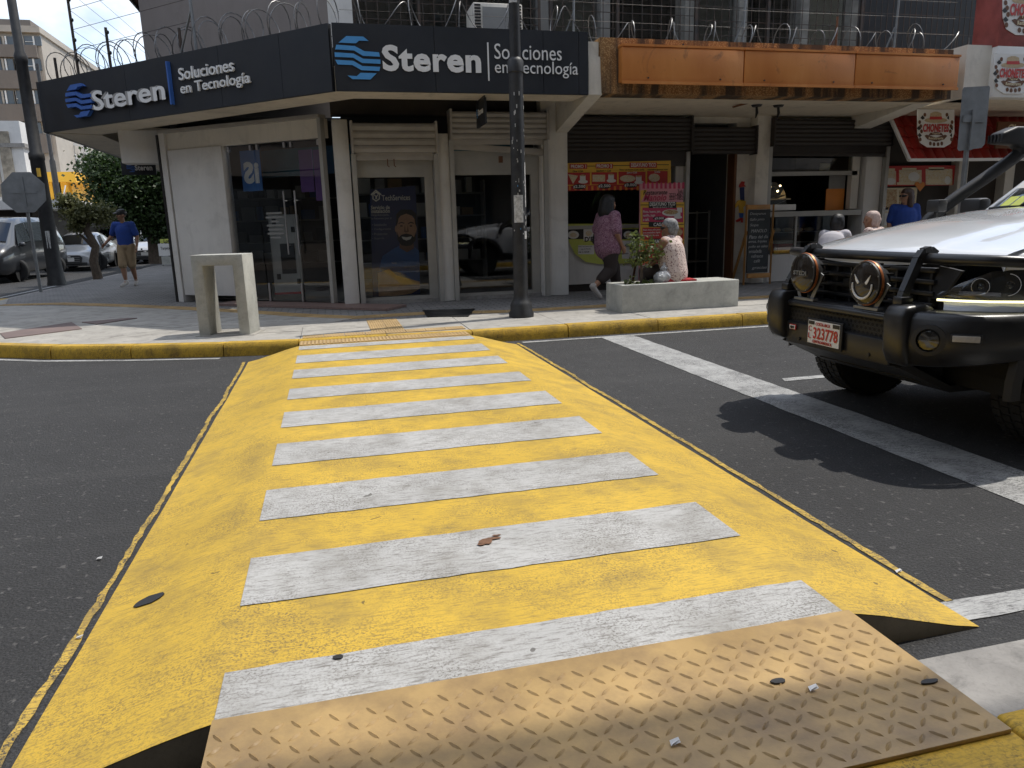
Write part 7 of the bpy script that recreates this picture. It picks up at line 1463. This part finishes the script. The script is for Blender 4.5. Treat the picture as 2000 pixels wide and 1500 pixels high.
# woman in purple print walking past the counter
J = std(1.56); J.update({'elR': (.25, -.03, 1.02), 'wrR': (.23, .10, .82), 'elL': (-.27, -.02, 1.03), 'wrL': (-.27, .05, .83), 'knR': (.09, -.02, .45), 'anR': (.09, -.36, .20), 'toeR': (.11, -.27, .07), 'knL': (-.09, .20, .46), 'anL': (-.09, .28, .09), 'toeL': (-.1, .42, .05)})
def cl2(V, P):
    yield 'blouse', m_purp, [(V['pelvis']-Vector((0, 0, .06)), V['chest'], .215, .205, 16, (1.12, .98)), (V['chest'], V['neck']-Vector((0, 0, .06)), .19, .10, 14, (1.15, .9))]+[(V['neck']-Vector((0, 0, .09)), V['sh'+s], .10, .095) for s in 'LR']+[(V['sh'+s], V['sh'+s].lerp(V['el'+s], .8), .092, .088) for s in 'LR'], .012
    yield 'capri_trousers', m_dkt, [(V['pelvis']-Vector((0, 0, .06)), V['pelvis'], .185, .18, 16, (1.1, .98))]+[(V['hip'+s], V['kn'+s], .135, .105) for s in 'LR']+[(V['kn'+s], V['kn'+s].lerp(V['an'+s], .55), .105, .085) for s in 'LR'], .012
    yield 'hair', m_hairk, [(P(0, -.04, .06), P(0, .0, .06), .105, .095, 14), (P(0, -.06, .02), P(0, -.08, -.10), .11, .12, 12), (P(-.06, -.03, 0), P(-.08, -.05, -.14), .07, .08), (P(.06, -.03, 0), P(.08, -.05, -.14), .07, .08), (P(0, -.09, -.12), P(0, -.09, -.2), .10, .08)], .012
    yield from shoes(V, m_shoe)
    yield 'handbag', m_prk, [(V['wrL']+Vector((-.06, -.02, .06)), V['wrL']+Vector((-.06, .04, .32)), .07, .06, 12, (.5, 1.3))], .012
g = G(1170, 584, ZS); person('person', 'woman with black curly hair in a purple print blouse walking past the counter', J, sk1, cl2, (W(1187, 560, 11.0).x, 11.0, ZS), math.radians(-72), yaw=math.radians(-8), fat=1.1)
# seated women: knees away from the street
def seated(lean=0.0, h=1.0):
    J = {'pelvis': (0, 0, .10), 'chest': (0, .03+lean*.5, .40), 'neck': (0, .02+lean, .575), 'head': (0, .06+lean*1.2, .715)}
    for s, g_ in (('L', -1), ('R', 1)): J.update({'sh'+s: (g_*.175, .02+lean*.9, .525), 'el'+s: (g_*.24, .12+lean, .27), 'wr'+s: (g_*.14, .30+lean, .16), 'hip'+s: (g_*.09, .02, .09), 'kn'+s: (g_*.11, .42, .10), 'an'+s: (g_*.11, .42, -.34), 'toe'+s: (g_*.12, .56, -.39)})
    return {a: tuple(x*h for x in b) for a, b in J.items()}
def cl3(V, P):
    yield 'sleeveless_blouse', m_dots, [(V['pelvis']+Vector((0, -.01, -.03)), V['chest'], .195, .185, 16, (1.12, .95)), (V['chest'], V['neck']-Vector((0, 0, .045)), .175, .10, 14, (1.15, .85))]+[(V['neck']-Vector((0, 0, .09)), V['sh'+s].lerp(V['neck'], .2), .085, .075) for s in 'LR'], .011
    yield 'trousers', m_dkt, [(V['hip'+s], V['kn'+s], .125, .095) for s in 'LR']+[(V['kn'+s], V['an'+s], .095, .07) for s in 'LR'], .012
    yield 'hair', m_hairg, [(P(0, -.035, .05), P(0, -.005, .058), .097, .09, 14), (P(0, -.06, .0), P(0, -.055, -.06), .085, .065, 12), (P(-.055, -.03, .02), P(-.06, -.03, -.03), .05, .04), (P(.055, -.03, .02), P(.06, -.03, -.03), .05, .04)], .010
    yield 'sunglasses', m_prk, [(P(-.075, .06, .012), P(-.03, .094, .01), .012, .02, 8), (P(.075, .06, .012), P(.03, .094, .01), .012, .02, 8), (P(-.085, .0, .015), P(-.078, .06, .013), .006, .006, 6), (P(.085, .0, .015), P(.078, .06, .013), .006, .006, 6)], .006
    yield from shoes(V, m_shoe)
sz = ZS+PB[3]; s0 = PB[0]+PB[1]*((W(1320, 545, PB[0].y+.25).x-PB[0].x)/PB[1].x); pos = (s0.x, PB[0].y+.34, sz+.035)
person('person', 'grey-haired woman in a dotted sleeveless blouse sitting on the concrete planter', seated(.03, .95), sk2, cl3, pos, math.radians(28), yaw=math.radians(40), fat=1.15)
mc_ = MB(); mc_.prism([(-.16, -.10), (.26, -.16), (.30, .12), (-.1, .2)], (pos[0], pos[1]-.04, sz+.002), (1, 0, 0), (0, 1, 0), UP, .022); mc_.prism([(-.22, -.15), (.18, -.15), (-.2, .1)], (pos[0]-.02, pos[1]-.17, sz+.02), (1, 0, 0), (0, .1, 1), (0, 1, 0), .012); tag(mc_.build('red_cloth', m_redc, smooth=False), 'red cloth folded under the seated grey-haired woman', 'cloth')
# plastic bag beside her
bg_ = W(1293, 545, PB[0].y+.2); pbm = bpy.data.materials.new('clear_plastic'); pbm.use_nodes = True; t_ = pbm.node_tree; b_ = t_.nodes['Principled BSDF']; b_.inputs['Base Color'].default_value = (.62, .65, .70, 1); b_.inputs['Roughness'].default_value = .18; b_.inputs['Alpha'].default_value = .62; bump(t_, b_, noise(t_, coords(t_), 16, 6, .7, .8), 1.0, .05)
pbg = thing('plastic_bag', 'knotted clear plastic bag on the planter beside the seated woman', 'bag', (bg_.x, PB[0].y+.2, sz)); rows = []
for j in range(14):
    z = j/13; r = .115*(math.sin(math.pi*min(1, z*1.25+.18))**.7 if z < .62 else max(.16, 1-(z-.55)*2.6)*.72); rows.append([Vector((bg_.x+r*(1+.14*math.sin(5*a+z*4)+.1*math.sin(9*a-z*7))*math.cos(a)*1.05+(.03*z), PB[0].y+.2+r*.8*(1+.12*math.sin(6*a+z*5))*math.sin(a), sz+.004+.26*z)) for a in [2*math.pi*i/28 for i in range(28)]])
mb = MB(); mb.grid(rows, True); mb.add(rows[0], [tuple(range(27, -1, -1))]); mb.build('bag', pbm, pbg, smooth='all')
mb = MB(); capsule(mb, (bg_.x-.03, PB[0].y+.2, sz+.05), (bg_.x+.04, PB[0].y+.21, sz+.07), .05, .055); capsule(mb, (bg_.x, PB[0].y+.17, sz+.06), (bg_.x, PB[0].y+.22, sz+.12), .04, .03); remesh(mb, 'bundle', m_prw, pbg, .012)
# woman in blue by the menu boards
def cl4(V, P):
    yield 'polo_shirt', m_tee, [(V['pelvis'], V['chest'], .17, .18, 16, (1.14, .95)), (V['chest'], V['neck']-Vector((0, 0, .05)), .165, .09, 14, (1.2, .85))]+[(V['neck']-Vector((0, 0, .075)), V['sh'+s], .09, .074) for s in 'LR']+[(V['sh'+s], V['sh'+s].lerp(V['el'+s], .8), .074, .07) for s in 'LR'], .012
    yield 'trousers', m_dkt, [(V['pelvis']-Vector((0, 0, .04)), V['pelvis'], .16, .155, 16, (1.12, .95))]+[(V['hip'+s], V['kn'+s], .12, .085) for s in 'LR']+[(V['kn'+s], V['an'+s], .085, .065) for s in 'LR'], .013
    yield 'hair', m_hairb, [(P(0, -.035, .05), P(0, .0, .058), .098, .09, 14), (P(0, -.06, .0), P(0, -.08, -.16), .09, .08, 12), (P(-.06, -.03, .01), P(-.075, -.03, -.16), .05, .05), (P(.06, -.03, .01), P(.075, -.03, -.16), .05, .05)], .011
    yield 'sunglasses', m_prk, [(P(-.07, .07, .012), P(-.03, .096, .008), .016, .024, 8), (P(.07, .07, .012), P(.03, .096, .008), .016, .024, 8), (P(-.085, .0, .015), P(-.075, .06, .013), .006, .006, 6), (P(.085, .0, .015), P(.075, .06, .013), .006, .006, 6)], .006
    yield from shoes(V, m_dkt)
zt_ = W(1770, 370, 11.0).z-ZS; person('person', 'woman with long brown hair and sunglasses in a blue polo by the menu boards', std(min(1.72, zt_-.02)*1.0), sk1, cl4, (W(1768, 400, 11.0).x, 11.0, ZS), math.radians(150), yaw=math.radians(-60), fat=1.08)
def cl5(top_m, hair_m):
    def f(V, P):
        yield 'top', top_m, [(V['pelvis']+Vector((0, -.01, -.03)), V['chest'], .18, .175, 16, (1.12, .95)), (V['chest'], V['neck']-Vector((0, 0, .05)), .165, .09, 14, (1.15, .85))]+[(V['neck']-Vector((0, 0, .09)), V['sh'+s], .085, .08) for s in 'LR']+[(V['sh'+s], V['sh'+s].lerp(V['el'+s], .8), .078, .072) for s in 'LR'], .012
        yield 'trousers', m_dkt, [(V['hip'+s], V['kn'+s], .12, .09) for s in 'LR']+[(V['kn'+s], V['an'+s], .09, .07) for s in 'LR'], .013
        yield 'hair', hair_m, [(P(0, -.04, .05), P(0, -.005, .058), .10, .09, 14), (P(0, -.07, .0), P(0, -.07, -.07), .09, .07, 12), (P(-.06, -.03, .02), P(-.06, -.03, -.05), .05, .05), (P(.06, -.03, .02), P(.06, -.03, -.05), .05, .05)], .011
        yield from shoes(V, m_dkt)
    return f
person('person', 'person with black hair in a striped white top leaning behind the pickup bonnet', seated(.34, .88), sk1, cl5(m_strp, m_hairk), (W(1618, 460, 9.45).x, 9.45, ZS+.42+.035), math.radians(-55), yaw=math.radians(-10), voxel=.011)
person('person', 'person with ash-pink hair just showing over the pickup bonnet', seated(.14, .92), sk1, cl5(m_dots, m_hairp), (W(1726, 440, 9.45).x, 9.45, ZS+.42+.035), math.radians(20), yaw=math.radians(60), voxel=.011)

# flat print with many small marks stays one part
for o in bpy.data.objects:
    if o.parent and o.type == 'MESH' and o.name.split('.')[0] in ('white_patches', 'white_print', 'black_marks', 'food_pictures', 'chalk_writing', 'cups_and_prices', 'black_print', 'red_panels', 'headings', 'captions', 'coffee_beans', 'leaves', 'printed_hair', 'bottom_stripe_bars', 'awning_stripes', 'coffee', 'plates', 'price_patches', 'black_text', 'blue_text', 'white_ground'): o['kind'] = 'stuff'
